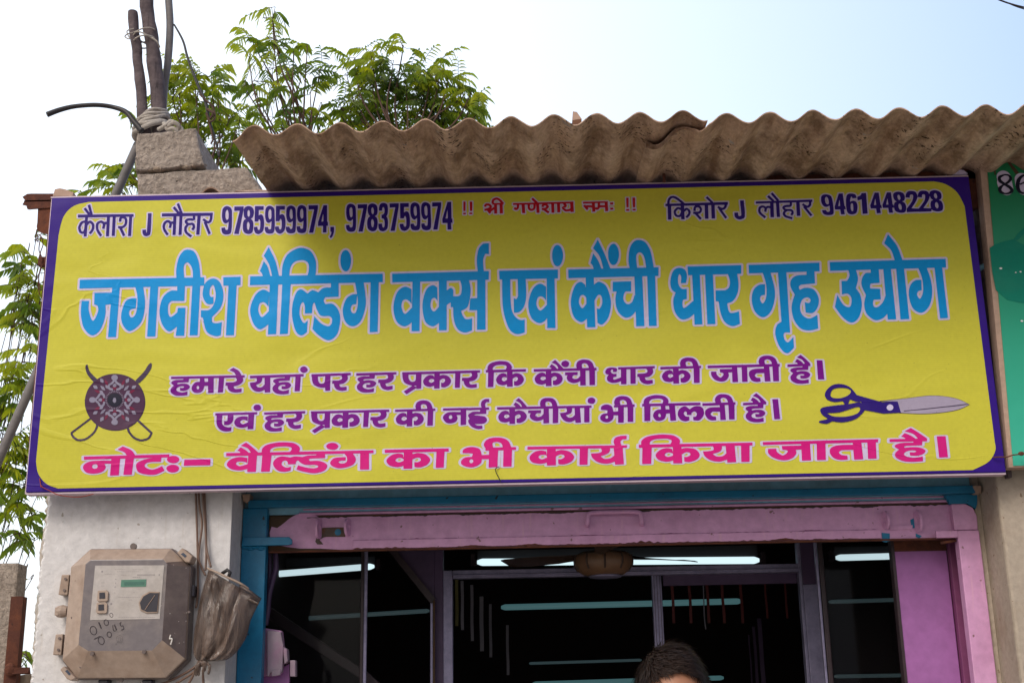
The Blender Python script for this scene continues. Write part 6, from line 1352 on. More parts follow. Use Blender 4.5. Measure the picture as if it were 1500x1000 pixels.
YB = 0.2
pb = lambda a, b: (at(a, b, YB).x, at(a, b, YB).z)
m = MB(); rough_block(m, [pb(199, 196), pb(287, 187.5), pb(298.5, 243), pb(196, 251)], YB, YB + 0.42, 0.0035, 2, 26)
tag(m.build('cement_block', MAT['concrete'], loc=at(250, 245, YB)), 'rough grey cement block on top of the other one, beside the roped poles', 'block', 'cement blocks on the parapet')
m = MB(); rough_block(m, [pb(199, 254), pb(362, 243), pb(389, 284), pb(199, 292)], YB + 0.005, YB + 0.45, 0.0035, 5, 26)
tag(m.build('cement_block', MAT['concrete'], loc=at(290, 290, YB)), 'wider rough cement block under the other one, just above the sign top', 'block', 'cement blocks on the parapet')
m = MB()
rng = random.Random(4)
for k in range(26):
    u = rng.uniform(0.22, 1.0); px = 196 + 100 * u; py = 252 - 9 * u
    m.ellipsoid(at(px, py + rng.uniform(-2, 1.5), YB + .012 + rng.uniform(0, .03)), rng.uniform(.012, .03), rng.uniform(.012, .022), rng.uniform(.006, .012), 9, 6)
tag(m.build('mortar_bed', MAT['mortar'], loc=at(250, 250, YB)), 'lumpy squeezed mortar joint between the two cement blocks', 'mortar')


def pole(name, label, cat, pts, rs, mat, n=14, rough=0.0):
    P = spline(pts, 8); rr = []
    for i in range(len(pts) - 1):
        for k in range(8): rr.append(rs[i] + (rs[i + 1] - rs[i]) * k / 8)
    rr.append(rs[-1])
    mb = MB(); mb.tube(P, rr, n)
    if rough:
        mb.v = [tuple(Vector(v) + Vector((noise.noise(Vector(v) * 14), noise.noise(Vector(v) * 14 + Vector((7, 0, 0))), 0)) * rough) for v in mb.v]
    return tag(mb.build(name, mat, loc=pts[0], smooth=True), label, cat)


YP = 0.52
K = lambda px: px * 0.00286          # metres per pixel near the poles
pole('wooden_pole', 'short dark weathered wooden pole, leftmost of the roped poles', 'pole', [at(214, 200, YP), at(209, 165, YP), at(203, 100, YP), at(196, 40, YP), at(194.5, 18, YP)], [K(8.5), K(8.5), K(8), K(8), K(7.5)], MAT['wood'], rough=0.006)
pole('wooden_pole', 'tall grey split wooden pole in the middle of the roped poles', 'pole', [at(236, 205, YP + .02), at(233, 165, YP + .02), at(226, 90, YP + .02), at(214, 0, YP + .02), at(208, -60, YP + .02)], [K(12.5), K(12), K(11.5), K(11), K(11)], MAT['wood'], rough=0.007)
pole('bent_pipe', 'grey plastic pipe curving up beside the tall wooden pole', 'pipe', [at(238, 190, YP + .1), at(241, 130, YP + .1), at(246, 90, YP + .1), at(249, 40, YP + .1), at(247, 0, YP + .1), at(244, -50, YP + .1)], [K(5), K(5.5), K(6), K(6), K(6), K(6)], MAT['pipe'])
pole('cut_cable', 'thick cut cable end sticking out left from the roped poles', 'cable', [at(208, 192, YP - .06), at(196, 178, YP - .06), at(184, 164, YP - .06), at(165, 157, YP - .06), at(140, 154, YP - .08), at(110, 156, YP - .1), at(88, 161, YP - .12), at(69, 168, YP - .14)], [K(4.8), K(4.6), K(4), K(3.6), K(3.6), K(3.6), K(4), K(4.4)], MAT['cable'])
pole('hanging_cable', 'thin black cable with a knotted joint hanging from the bent pipe behind the blocks', 'cable', [at(255, 36, YP + .1), at(268, 60, YP + .1), at(275, 85, YP + .1), at(288, 120, YP + .1), at(301, 150, YP + .1), at(306, 175, YP + .1), at(314, 200, YP + .1), at(321, 230, YP + .1)], [K(1.4), K(1.8), K(2), K(2.2), K(2.4), K(2.2), K(1.6), K(1.4)], MAT['cable'], 8)
m = MB()
m.tube(spline([at(292, 138, YP + .09), at(303, 148, YP + .08), at(312, 158, YP + .09), at(315, 172, YP + .09), at(308, 178, YP + .08), at(303, 168, YP + .09), at(309, 190, YP + .09), at(312, 205, YP + .09)]), [K(1.5)] * 43, 6)
m.tube(spline([at(303, 160, YP + .09), at(312, 166, YP + .08), at(307, 174, YP + .09), at(302, 166, YP + .09)]), [K(2.2)] * 19, 6)
m.tube([at(313, 203, YP + .09), at(309, 211, YP + .09)], K(1.6), 6)
tag(m.build('knotted_cord', MAT['bark'], loc=at(308, 170, YP + .09)), 'brown cord knotted round the hanging black cable', 'cord')
# stay pipe running down behind the sign
a_, b_ = at(193, 232, .75), at(0, 668, .75)
dirn = (b_ - a_); kk = (b_.z) / (a_.z - b_.z)
pole('stay_pipe', 'long grey pipe leaning down behind the left end of the sign', 'pipe', [b_ + dirn * kk, b_, (a_ + b_) / 2, a_, a_ - dirn * 0.04], [0.0205] * 5, MAT['pipe'])
# rope
rp = thing('rope', 'pale rope wound round the foot of the poles on the upper cement block', 'rope', at(225, 190, YP - .1))
rng = random.Random(11)
cx_, cz_ = at(222, 178, YP).x, at(222, 178, YP).z


def coil(zc, tilt, ra, rb, rad, ph):
    pts = []
    for k in range(29):
        a = 2 * math.pi * k / 28
        pts.append(Vector((cx_ + ra * math.cos(a), YP + 0.02 + rb * math.sin(a), zc + tilt * math.cos(a) + 0.006 * math.sin(3 * a + ph))))
    m.tube(pts, rad, 7, cap=False)


m = MB()
for k, (py, tl, ra, rd) in enumerate(((169, .030, .058, .008), (174, .026, .066, .009), (181, .032, .068, .010), (187, .012, .076, .012), (192, .024, .078, .012), (178, -.012, .068, .006))):
    coil(at(222, py, YP).z, tl, ra, ra * 1.05, rd, k)
m.build('winding', MAT['rope'], rp, smooth=True)
m = MB()
m.tube(spline([at(232, 190, YP - .08), at(243, 184, YP - .10), at(250, 178, YP - .09), at(258, 182, YP - .09), at(266, 190, YP - .1), at(262, 194, YP - .1), at(254, 188, YP - .11), at(246, 190, YP - .1), at(240, 180, YP - .09)]), 0.010, 7)
m.tube(spline([at(247, 186, YP - .1), at(255, 180, YP - .12), at(262, 186, YP - .11), at(258, 193, YP - .1)]), 0.011, 7)
m.build('knot', MAT['rope'], rp, smooth=True)
m = MB()
for py, tl, r_ in ((50, .02, .05), (55, -.02, .052), (60, .012, .05)):
    c_ = at(211, py, YP); pts = [Vector((c_.x + .05 * math.cos(a) , YP + .01 + .055 * math.sin(a), c_.z + tl * math.cos(a))) for a in [2 * math.pi * k / 20 for k in range(21)]]
    m.tube(pts, .0035, 5, cap=False)
m.tube(spline([at(195, 48, YP - .05), at(187, 50, YP - .06), at(183, 54, YP - .06), at(190, 57, YP - .06), at(186, 46, YP - .06), at(196, 42, YP - .05)]), .003, 5)
m.tube(spline([at(222, 55, YP - .05), at(230, 61, YP - .05), at(234, 70, YP - .03)]), .004, 5)
tag(m.build('binding_wire', MAT['rope'], loc=at(205, 55, YP)), 'thin wire lashing near the top of the short dark pole', 'wire')
# wire crossing the upper right corner
m = MB(); m.tube(spline([at(1440, -12, .5), at(1466, 1, .5), at(1500, 11, .5), at(1560, 22, .5)]), 0.004, 6); m.tube(spline([at(1440, -10, .6), at(1470, 2, .6), at(1500, 13.5, .6), at(1560, 27, .6)]), 0.003, 6)
tag(m.build('overhead_wire', MAT['cable'], loc=at(1480, 5, .5)), 'dark overhead wire crossing the upper right corner of the sky', 'wire')

# ------------------------------------------------------------------ blue steel door frame and pink shutter


def span(px0, px1, py0, py1, Y):
    """x0, x1, z0, z1 of a facade rectangle seen between those pixels on the plane y = Y"""
    pm, qm = (px0 + px1) / 2, (py0 + py1) / 2
    return at(px0, qm, Y).x, at(px1, qm, Y).x, at(pm, py1, Y).z, at(pm, py0, Y).z


bf = thing('door_frame', 'blue painted steel door frame with a short welded arm, left of and above the shutter', 'frame', (xl1, YF, 0))
x0, x1, z0, z1 = span(357, 391, 738, 790, YF)
bx0, bx1 = x0, x1
zt = at(375, 744, YF).z
m = MB(); m.box(xl1 + 0.004, bx1, YF, YF + 0.05, 0.15, zt); m.build('post', MAT['blue paint'], bf, bevel=0.003)
zt0, zt1 = at(900, 732, YF - .03).z, at(900, 721, YF - .03).z
m = MB(); m.box(at(366, 728, YF).x, xr0 - 0.03, YF - 0.03, YF + 0.002, zt0, zt1); m.build('head_angle', MAT['blue paint'], bf, bevel=0.003)
m = MB(); m.box(xl1 + .006, bx1 - .004, YF + .004, YF + .04, zt + .001, zt0 - .001); m.build('corner_plate', weathered('dull blue steel', (0.02, 0.075, 0.15, 1), (0.05, 0.03, 0.05, 1), 0.6, 12, 0.5, 0.2, 40), bf)
ax0, ax1, az0, az1 = span(352, 428, 786, 799, YF - .01)
m = MB(); zc_ = (az0 + az1) / 2
m.prism([(ax0 + .01, az1), (ax1 - .012, az1 - .002), (ax1, zc_ + .004), (ax1, zc_ - .012), (ax1 - .012, az0 + .001), (ax0 + .006, az0)], YF - .016, YF - .001); m.build('welded_arm', MAT['blue paint'], bf, bevel=0.002)
m = MB(); pp_ = lambda a, b, Y=YF - .034: (at(a, b, Y).x, at(a, b, Y).z)
m.prism([pp_(355, 724), pp_(366, 723), pp_(365, 733), pp_(361, 736), pp_(356, 733)], YF - .034, YF + .03); m.build('chipped_end', MAT['chip'], bf)
m = MB(); m.prism([pp_(1425, 711.5), pp_(1437, 711), pp_(1437, 722), pp_(1430, 722)], YF - .034, YF + .03); m.build('chipped_end', MAT['chip'], bf)
m = MB()
for k in range(4):
    zz = zt - 0.155 - .006 * (k % 2); m.ellipsoid((bx0 + .012 + .02 * k, YF - .002, zz), .014, .006, .006, 8, 6)
for k in range(5):
    m.ellipsoid((ax0 + .015 + .018 * k, YF - .004, az0 - .004), .013, .006, .005, 8, 6)
m.build('weld_bead', MAT['blue paint'], bf)

YS = 0.34
sh = thing('roller_shutter', 'rolled up pink painted steel shutter with handle and lock eyes under the sign', 'shutter', (0, YS, zop))
# bottom plate, with the unpainted brown patch left as bare steel behind a ragged paint edge
sx0_, sx1_, sz0_, sz1_ = span(392, 1406, 748, 801, YS)
zl = at(900, 784, YS).z
zb0 = at(900, 799, YS).z; zb1 = at(900, 746.5, YS).z
m = MB(); m.box(bx1 + .001, at(1404, 770, YS).x, YS, YS + .02, zb0 + .004, zb1); m.build('bottom_plate', MAT['primer'], sh)
q = lambda a, b, Y=YS: (at(a, b, Y).x, at(a, b, Y).z)
zz = lambda a, b: q(a, b)[1]
poly = [q(396, 789), q(395, 780), q(398, 771), q(402, 772), q(406, 773), q(412, 769), q(417, 765), q(423, 760), q(428, 756.5), q(434, 753.5), q(441, 751.5), q(455, 750.5), (q(468, 750)[0], zb1 - .006), (at(1404, 748, YS).x, zb1 - .006), (at(1404, 790, YS).x, zb0 + .006), (q(500, 800)[0], zb0 + .006), q(470, 803), q(440, 803), q(420, 800.5), q(408, 798)]
m = MB(); m.prism(poly, YS - .002, YS - .0003); m.build('painted_face', MAT['pink paint'], sh)
# lower lip, proud of the face
lx0, lx1 = at(517, 793, YS).x, at(1291, 793, YS).x
m = MB(); m.box(lx0, lx1, YS - .010, YS - .0025, zb0 + .006, zl + .001); m.build('bottom_rail', MAT['pink paint'], sh, bevel=0.002)
m = MB(); m.box(bx1 + .004, at(1408, 800, YS).x, YS - .012, YS + .008, zb0 - .002, zb0 + .0045); m.build('bottom_angle', MAT['rust'], sh, bevel=0.001)
# rounded slat above the plate
prof = []
zs0, zs1 = at(900, 745.5, YS).z, at(900, 735, YS).z
hh_ = zs1 - zs0
for v_, d_ in ((0, .0), (.02, .012), (.12, .020), (.3, .020), (.42, .012), (.5, .002), (.6, .004), (.75, .008), (.95, .009), (1, .0)): prof.append((zs0 + v_ * hh_, YS + .012 - d_))
xs0, xs1 = at(444, 741, YS).x, at(1391, 741, YS).x
m = MB(); n_ = len(prof)
m.add([(xs0 if z_ > zs0 + .5 * hh_ else xs0 - .014, y_, z_) for z_, y_ in prof] + [(xs1, y_, z_) for z_, y_ in prof], [(i, n_ + i, n_ + i + 1, i + 1) for i in range(n_ - 1)])
m.build('slat', MAT['pink paint'], sh, smooth=True)
m = MB(); m.box(bx1 + .001, xr0 - .06, YS + .014, YS + .02, zb1 - .001, zs1 + .03); m.build('slat', MAT['primer'], sh)
# ragged dark seam under the slat and rust along the lower rail


def ragged_seam(name, x0, x1, z, lo, hi, y, sd, mat, down=1):
    n = int((x1 - x0) / .006); vs = []; fs = []
    for i in range(n + 1):
        x = x0 + (x1 - x0) * i / n; w = lo + (hi - lo) * max(0, noise.noise((x * 9, sd, 0)) + .6 * noise.noise((x * 60, sd, 3)) + .15)
        vs += [(x, y, z), (x, y, z - down * w)]
    for i in range(n): fs.append((2 * i, 2 * i + 1, 2 * i + 3, 2 * i + 2) if down > 0 else (2 * i + 1, 2 * i, 2 * i + 2, 2 * i + 3))
    mb = MB(); mb.add(vs, fs); return mb.build(name, mat, sh)


ragged_seam('rusty_seam', at(450, 747, YS).x, at(1390, 747, YS).x, zb1 - .005, .0012, .010, YS - .0032, 2, MAT['dark frame'])
ragged_seam('rusty_seam', lx0 + .004, lx1 - .004, zb0 + .0065, .0008, .010, YS - .0108, 5, MAT['rust'], -1)
ragged_seam('rusty_seam', lx0 + .004, lx1 - .004, zl + .0015, .0004, .005, YS - .0031, 9, MAT['dark pink'], -1)
# handle
hb = MB(); zA, zB = at(900, 751.5, YS).z, at(900, 769, YS).z
hx0, hx1 = at(859, 760, YS).x, at(940, 760, YS).x
hb.tube(spline([(hx0, YS - .002, zB), (hx0 + .003, YS - .03, zB + .004), (hx0 + .006, YS - .036, zA - .012), (hx0 + .016, YS - .036, zA - .003), (hx0 + .05, YS - .036, zA), ((hx0 + hx1) / 2, YS - .036, zA), (hx1 - .05, YS - .036, zA), (hx1 - .016, YS - .036, zA - .003), (hx1 - .006, YS - .036, zA - .012), (hx1 - .003, YS - .03, zB + .004), (hx1, YS - .002, zB)], 5), .0085, 8)
hb.box(hx0 - .012, hx0 + .008, YS - .006, YS - .002, zB - .02, zB + .006); hb.box(hx1 - .008, hx1 + .012, YS - .006, YS - .002, zB - .02, zB + .006)
hb.build('handle', MAT['pink paint'], sh, smooth=False, bevel=0.001)
# lock eyes


def lock_eye(px, py0, py1, lean):
    c0, c1 = at(px, py0, YS), at(px, py1, YS); zc = (c0.z + c1.z) / 2; rz = (c0.z - c1.z) / 2; x = c0.x
    mb = MB(); n = 18; vs = []; fs = []
    for s_ in (0, 1):
        for k in range(n):
            a = 2 * math.pi * k / n
            vs.append((x + (s_ - .5) * .009 + lean * (.02 * math.cos(a) + .02), YS - .022 + .026 * math.cos(a), zc + rz * math.sin(a)))
        for k in range(n):
            a = 2 * math.pi * k / n
            vs.append((x + (s_ - .5) * .009 + lean * (.008 * math.cos(a) + .02), YS - .022 + .008 * math.cos(a), zc + rz * .36 * math.sin(a)))
    for k in range(n):
        j = (k + 1) % n; o2 = 2 * n
        fs += [(k, j, n + j, n + k), (o2 + j, o2 + k, o2 + n + k, o2 + n + j), (j, k, o2 + k, o2 + j), (n + k, n + j, o2 + n + j, o2 + n + k)]
    mb.add(vs, fs); return mb.build('lock_eye', MAT['pink paint'], sh)


lock_eye(466, 760, 790, .35); lock_eye(508, 760, 786, .35); lock_eye(1296, 749.5, 776, -.3); lock_eye(1343, 748, 780, -.35)
m = MB(); m.prism([q(468, 774), q(475, 772.5), q(490, 772), q(505, 772), q(506, 786), q(478, 786), q(474, 787), q(468, 790), q(474, 797), q(465, 797), q(462, 793)], YS - .004, YS - .0023)
m.build('rust_scar', weathered('scraped rusty recess', (0.10, 0.075, 0.065, 1), (0.14, 0.05, 0.02, 1), 0.6, 18, 0.8, 0.3, 60), sh)
m = MB(); m.ellipsoid(at(495, 779, YS - .004), .013, .001, .013, 12, 6); m.build('paint_scar', MAT['blue paint'], sh)
m = MB(); m.prism([q(1291, 780), q(1303, 781), q(1303, 792), q(1298, 794), q(1292, 793)], YS - .005, YS - .0035); m.build('paint_scar', MAT['blue paint'], sh)
m = MB(); m.prism([q(1333, 761), q(1341, 758), q(1342, 772), q(1335, 774)], YS - .005, YS - .0035); m.build('paint_scar', MAT['blue paint'], sh)
m = MB(); m.prism([q(1341, 781), q(1350, 785), q(1346, 788), q(1341, 786)], YS - .005, YS - .0035)
m.build('paint_scar', MAT['blue paint'], sh)
m = MB(); m.tube([at(1378, 795, YS - .02), at(1400, 791, YS - .02)], .006, 8); m.build('bolt', MAT['rust'], sh, smooth=True)
m = MB(); m.prism([q(1303, 770), q(1336, 769), q(1336, 775), q(1303, 776)], YS - .007, YS - .003); m.build('lock_strip', MAT['pink paint'], sh)

# right guide channel
rg = thing('shutter_guide', 'pink painted steel shutter guide channel on the right side of the opening', 'frame', (at(1420, 850, YF).x, YF, 0.15))
gx0, gx1 = at(1407, 800, YF).x, xr0 - .06
zg = at(1420, 776, YF).z
gw0 = at(1405, 800, YF).x; gw1 = at(1437, 800, YF).x
m = MB(); m.box(gw0, gw1, YF, YF + .05, 0.15, zg); m.box(at(1371, 782, YF).x, gw0, YF - .004, YF + .012, zg - .028, zg - .0); m.build('channel', MAT['pink paint'], rg, bevel=0.003)
zc1 = at(1420, 737, YF).z
m = MB(); m.prism([(gw0 - .008, zg + .002), (gw1 - .002, zg + .002), (gw1, zc1 - .05), (gw1 - .012, zc1 - .016), (gw1 - .04, zc1), (gw0 - .01, zc1)], YF + .004, YF + .04); m.build('corner_plate', MAT['pink paint'], rg, bevel=0.003)
m = MB(); m.prism([(gw0 - .012, zc1 + .001), (gw1 - .03, zc1 + .001), (gw1, zc1 - .02), (gw1 + .008, zc1), (gw1 + .012, zt0 - .001), (gw0 - .03, zt0 - .001)], YF + .008, YF + .03); m.build('blue_patch', MAT['blue paint'], rg)
m = MB(); m.box(gw1, xr0 - .001, YF + .02, YF + .16, 0.15, 3.4); tag(m.build('door_reveal', MAT['beige plaster'], loc=(gw1, YF, 0.15)), 'beige plaster reveal between the pink guide channel and the right pillar', 'wall')

# pink side panel inside the opening, right
YPN = 0.46
px0, px1 = at(1310, 805, YPN).x, at(1386, 805, YPN).x
sp_ = thing('side_panel', 'flat mauve painted side panel inside the right of the opening', 'panel', (px0, YPN, 0.15))
m = MB(); m.box(px0, px1, YPN, YPN + .03, 0.15, zop + .1); m.build('board', MAT['pink panel'], sp_, bevel=0.002)
m = MB(); m.box(px0 - .012, px0 - .001, YPN - .004, YPN + .04, 0.15, zop + .1); m.build('edge_trim', MAT['dark frame'], sp_)
ex1 = at(1404, 805, YPN).x
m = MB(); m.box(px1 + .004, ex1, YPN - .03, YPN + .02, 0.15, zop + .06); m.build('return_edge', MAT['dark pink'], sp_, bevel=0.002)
m = MB(); m.box(px0 + .0, px1, YPN - .003, YPN - .0005, zop - .03, zop + .1); m.build('dark_top', MAT['rust'], sp_)  # darker strip across the top of the panel

# ------------------------------------------------------------------ glass partition with aluminium sections
YG = 1.10
gp = thing('glass_partition', 'dull aluminium and dark glass partition inside the shop with a door opening in its middle', 'partition', (0, YG, 0.15))


def bar(name, px0, px1, py, Y, z0, z1, mat, dep=.05, bev=.003):
    m = MB(); m.box(at(px0, py, Y).x, at(px1, py, Y).x, Y, Y + dep, z0, z1); return m.build(name, mat, gp, bevel=bev)


zh0, zh1 = at(900, 842, YG).z, at(900, 830, YG).z
bar('door_post', 649, 663, 870, YG, .15, zh1, MAT['alu'])
bar('door_post', 636, 649, 870, YG, .15, zop + .3, MAT['purple board'], .08)
m = MB(); xa_, xb_ = at(663, 836, YG).x, at(1172, 836, YG).x
m.box(xa_ + .001, xb_, YG + .004, YG + .05, zh0, zh1); m.box(xa_ + .001, xb_, YG - .004, YG + .003, zh0 + .010, zh0 + .016); m.build('door_head', MAT['alu'], gp, bevel=.002)
bar('door_post', 956, 970, 870, YG + .1, .15, at(963, 841, YG + .1).z, MAT['alu'])
m = MB(); xA = at(956, 870, YG + .1).x; w_ = at(970, 870, YG + .1).x - xA
for k in (.2, .5, .8): m.box(xA + w_ * k - .001, xA + w_ * k + .001, YG + .0975, YG + .0995, .2, at(963, 842, YG + .1).z)
m.build('groove', MAT['dark frame'], gp)
bar('door_post', 1171, 1176, 850, YG, .15, zop + .25, MAT['alu'])
bar('door_post', 1176, 1198, 850, YG, .15, at(1185, 855, YG).z, MAT['alu'], .04)
bar('door_post', 1176, 1198, 850, YG, at(1185, 855, YG).z + .001, zop + .3, MAT['purple board'], .05)
bar('window_stile', 1197, 1201, 850, YG - .3, .15, zop + .2, MAT['alu'], .02)
bar('window_stile', 1202, 1209, 850, YG - .3, .15, zop + .2, MAT['dark frame'], .03)
bar('window_stile', 528, 533, 870, .8, .15, zop + .2, MAT['dark frame'], .03)
bar('window_stile', 533, 538, 870, .8, .15, zop + .2, MAT['alu'], .015)
bar('window_stile', 630, 634, 870, YG - .05, .15, at(632, 884, YG).z, MAT['alu'], .015)
bar('window_stile', 634, 637, 870, YG - .05, .15, at(632, 880, YG).z, MAT['primer'], .02)
u = lambda a, b, Y: (at(a, b, Y).x, at(a, b, Y).z)
m = MB(); m.prism([u(572, 795, YG), u(640, 795, YG), u(640, 884, YG)], YG + .002, YG + .03); m.build('corner_board', MAT['purple board'], gp)
m = MB(); m.prism([u(560, 795, YG - .02), u(572, 795, YG - .02), u(638, 876, YG - .02), u(632, 885, YG - .02)], YG - .03, YG - .001); m.build('corner_rail', MAT['dark frame'], gp)
m = MB(); m.prism([u(383, 886, .9), u(392, 886, .9), u(540, 985, .9), u(600, 1040, .9), u(585, 1040, .9), u(530, 995, .9), u(383, 900, .9)], .9, .94); m.build('lower_rail', MAT['dark frame'], gp, bevel=.003)
m = MB(); m.box(at(390, 870, .84).x, at(528, 870, .84).x, .84, .846, .2, zop + .2); m.build('glass_pane', MAT['glass'], gp)
m = MB(); m.box(at(1210, 870, .82).x, at(1312, 870, .82).x, .82, .826, .2, zop + .2); m.build('glass_pane', MAT['glass'], gp)

# ------------------------------------------------------------------ tubes and their built reflections, fan and hanging goods in the room


def glowing_tube(label, a, b, Y0, Y1, rpx, mat, ends=True):  # serves the real tube and the glowing stand-ins for its reflections
    A, B = at(a[0], a[1], Y0), at(b[0], b[1], Y1)
    r = rpx / FOC * (A.y - CAM.y)
    t = thing('glowing_tube', label, 'tube light', A, 'fluorescent tubes in the dark shop')
    d = (B - A).normalized()
    m = MB(); m.tube([A, A + d * r, A + d * r * 1.5, B - d * r * 1.5, B - d * r, B], [r * .5, r * .9, r, r, r * .9, r * .5], 12); m.build('glowing_body', mat, t, smooth=True)
    if ends:
        for P_, s_ in ((A, -1), (B, 1)):
            m = MB()
            m.tube([P_ + d * s_ * r * .1, P_ + d * s_ * r * 1.6], r * .55, 8); m.box(P_.x + s_ * r * 1.2 - .01, P_.x + s_ * r * 1.2 + .01, P_.y - .01, P_.y + .03, P_.z - r, P_.z + r * 2.2)
            m.build('lamp_holder', MAT['dark frame'], t)
        m = MB(); m.box(min(A.x, B.x), max(A.x, B.x), max(A.y, B.y) + r * 1.6, max(A.y, B.y) + r * 1.6 + .05, max(A.z, B.z) + r * .6, max(A.z, B.z) + r * 3.4); m.build('batten', MAT['room ceiling'], t)
    return t


glowing_tube('bright tube light in the middle, behind the ceiling fan', (699, 823), (1112, 820), 1.45, 1.45, 5.2, MAT['tube lit'])
glowing_tube('bright sloping tube reflection, built as a glowing tube behind the left glass pane', (395, 841), (548, 829), 1.2, 1.35, 4.6, MAT['tube lit'])
glowing_tube('tube reflection, built as a glowing tube behind the right glass pane beside the mauve panel', (1224, 816.5), (1330, 813.5), 1.3, 1.3, 4.6, MAT['tube lit'])
glowing_tube('dim reflection of the bright tube, built as a glowing tube below it', (734, 889), (1086, 880), 2.4, 2.4, 4.3, MAT['tube reflection glow'], False)
glowing_tube('dim sloping tube reflection, built as a glowing tube behind the left pane, lower one', (418, 907), (629, 894), 2.0, 2.3, 3.2, MAT['faint reflection glow'], False)
glowing_tube('dim tube reflection, built as a glowing tube behind the right pane, lower one', (1214, 881), (1345, 877), 1.9, 1.9, 2.8, MAT['faint reflection glow'], False)
glowing_tube('dim glowing tube reflection deep in the shop beside the head of the person', (780, 1001), (1060, 992), 3.4, 3.4, 3.4, MAT['tube reflection glow'], False)
glowing_tube('faint glowing tube reflection deep in the shop just above the lowest one', (775, 971), (940, 966), 3.9, 3.9, 2.0, MAT['faint reflection glow'], False)
glowing_tube('dim glowing tube reflection low behind the right glass pane', (1222, 990), (1345, 988), 2.2, 2.2, 2.6, MAT['faint reflection glow'], False)

YFAN = .86
fc = at(884, 829, YFAN); k_ = (YFAN - CAM.y) / FOC
fan = thing('ceiling_fan', 'brown ceiling fan with a ribbed round motor housing under the shutter', 'fan', (fc.x, YFAN, fc.z))
m = MB(); pr = []
for r_, h_ in ((8, -10.5), (18, -10), (30, -8), (38, -4), (43, 1), (43.5, 6), (41, 10.5), (34, 13.5), (16, 15), (4, 15)): pr.append((r_ * k_, h_ * k_ * 1.45))
m.lathe(pr, fc, 40); m.build('motor_housing', MAT['fan'], fan, smooth=True)
for k in range(10):
    m = MB(); a = 2 * math.pi * (k + .5) / 10
    pts = [Vector((fc.x + (r_ + .3) * k_ * math.cos(a), YFAN + (r_ + .3) * k_ * math.sin(a), fc.z + h_ * k_ * 1.45)) for r_, h_ in ((38, -4), (43, 1), (43.5, 6), (41, 10.5))]
    m.tube(pts, .0045, 6)
    m.build('rib', MAT['fan blade'], fan)
m = MB(); m.lathe([(4 * k_, -17 * k_), (22 * k_, -16.2 * k_), (25 * k_, -14.5 * k_), (20 * k_, -12 * k_)], (fc.x + .006, YFAN, fc.z), 30); m.build('bottom_cap', MAT['alu'], fan, smooth=True)
m = MB(); m.tube([(fc.x, YFAN, fc.z + 14 * k_), (fc.x, YFAN, ZC)], .012, 10); m.lathe([(.05, ZC - .12 - fc.z), (.06, ZC - .04 - fc.z), (.03, ZC - fc.z)], fc, 16); m.build('down_rod', MAT['dark frame'], fan)
for k, ang in enumerate((152, 32, 272)):
    a = R(ang); ca, sa = math.cos(a), math.sin(a); zt_ = fc.z + 15 * k_
    P3 = lambda r_, w_, h_: (fc.x + r_ * ca - w_ * sa, YFAN + r_ * sa + w_ * ca, zt_ + h_)
    m = MB()
    vs = []; fs = []
    ring = [(.08, .018), (.16, .02), (.2, .035), (.24, .055), (.34, .064), (.45, .068), (.48, .05)]
    for r_, w_ in ring:
        for s_, h_ in ((-1, -.010), (1, .010)):
            vs.append(P3(r_, s_ * w_, h_ + .003)); vs.append(P3(r_, s_ * w_, h_ - .001))
    for i in range(len(ring) - 1):
        b = i * 4
        fs += [(b, b + 2, b + 6, b + 4), (b + 1, b + 5, b + 7, b + 3), (b, b + 4, b + 5, b + 1), (b + 2, b + 3, b + 7, b + 6)]
    fs += [(0, 1, 3, 2), (len(vs) - 4, len(vs) - 2, len(vs) - 1, len(vs) - 3)]
    m.add(vs, fs); m.build('blade', MAT['fan blade'], fan)

# goods hanging on the left side wall and red reflections built as straps on the right
rng = random.Random(21)


def strip(label, px, py0, py1, Y, w, mat, group, name='hanging_strip'):
    a, b = at(px, py0, Y), at(px, py1, Y)
    m = MB(); n = 6; vs = []; fs = []
    for i in range(n + 1):
        z_ = a.z + (b.z - a.z) * i / n; dx = .001 * math.sin(i * 1.3 + px)
        vs += [(a.x - w + dx, Y + .003 * math.sin(i), z_), (a.x + w + dx, Y + .003 * math.sin(i), z_), (a.x + w + dx, Y + .006, z_), (a.x - w + dx, Y + .006, z_)]
    for i in range(n):
        b_ = i * 4
        for k in range(4): fs.append((b_ + k, b_ + (k + 1) % 4, b_ + 4 + (k + 1) % 4, b_ + 4 + k))
    fs += [(3, 2, 1, 0), (n * 4, n * 4 + 1, n * 4 + 2, n * 4 + 3)]
    m.add(vs, fs)
    return tag(m.build(name, mat, loc=(a.x, Y, b.z)), label, 'strip', group)


GP_ = 'pale packets hanging in a receding row on the left'
for i, (px, a_, b_, mt) in enumerate(((669, 848, 916, 'yellow strip'), (677, 850, 922, 'pale strip'), (691, 856, 938, 'pale strip'), (705, 873, 953, 'pale strip'), (718, 884, 962, 'pale strip'), (743, 915, 988, 'pale strip'))):
    strip(['dull yellow packet, first of the hanging row beside the left door post', 'pale packet beside the dull yellow one in the hanging row', 'pale packet, third in the hanging row from the left door post', 'widest pale packet in the middle of the hanging row', 'narrow pale packet just right of the widest one', 'pale packet at the right end of the hanging row'][i], px, a_, b_, 2.0 + .2 * i, .008 if i != 3 else .011, MAT[mt], GP_, 'hanging_packet')
lab = ['red reflection strap just right of the aluminium post', 'second red reflection strap from the aluminium post', 'red reflection strap beside the thin pale cord', 'red reflection strap at the right end of the middle tube reflection', 'red reflection strap right of the end of the middle tube reflection', 'faint red reflection strap near the right door post', 'rightmost very faint red reflection strap']
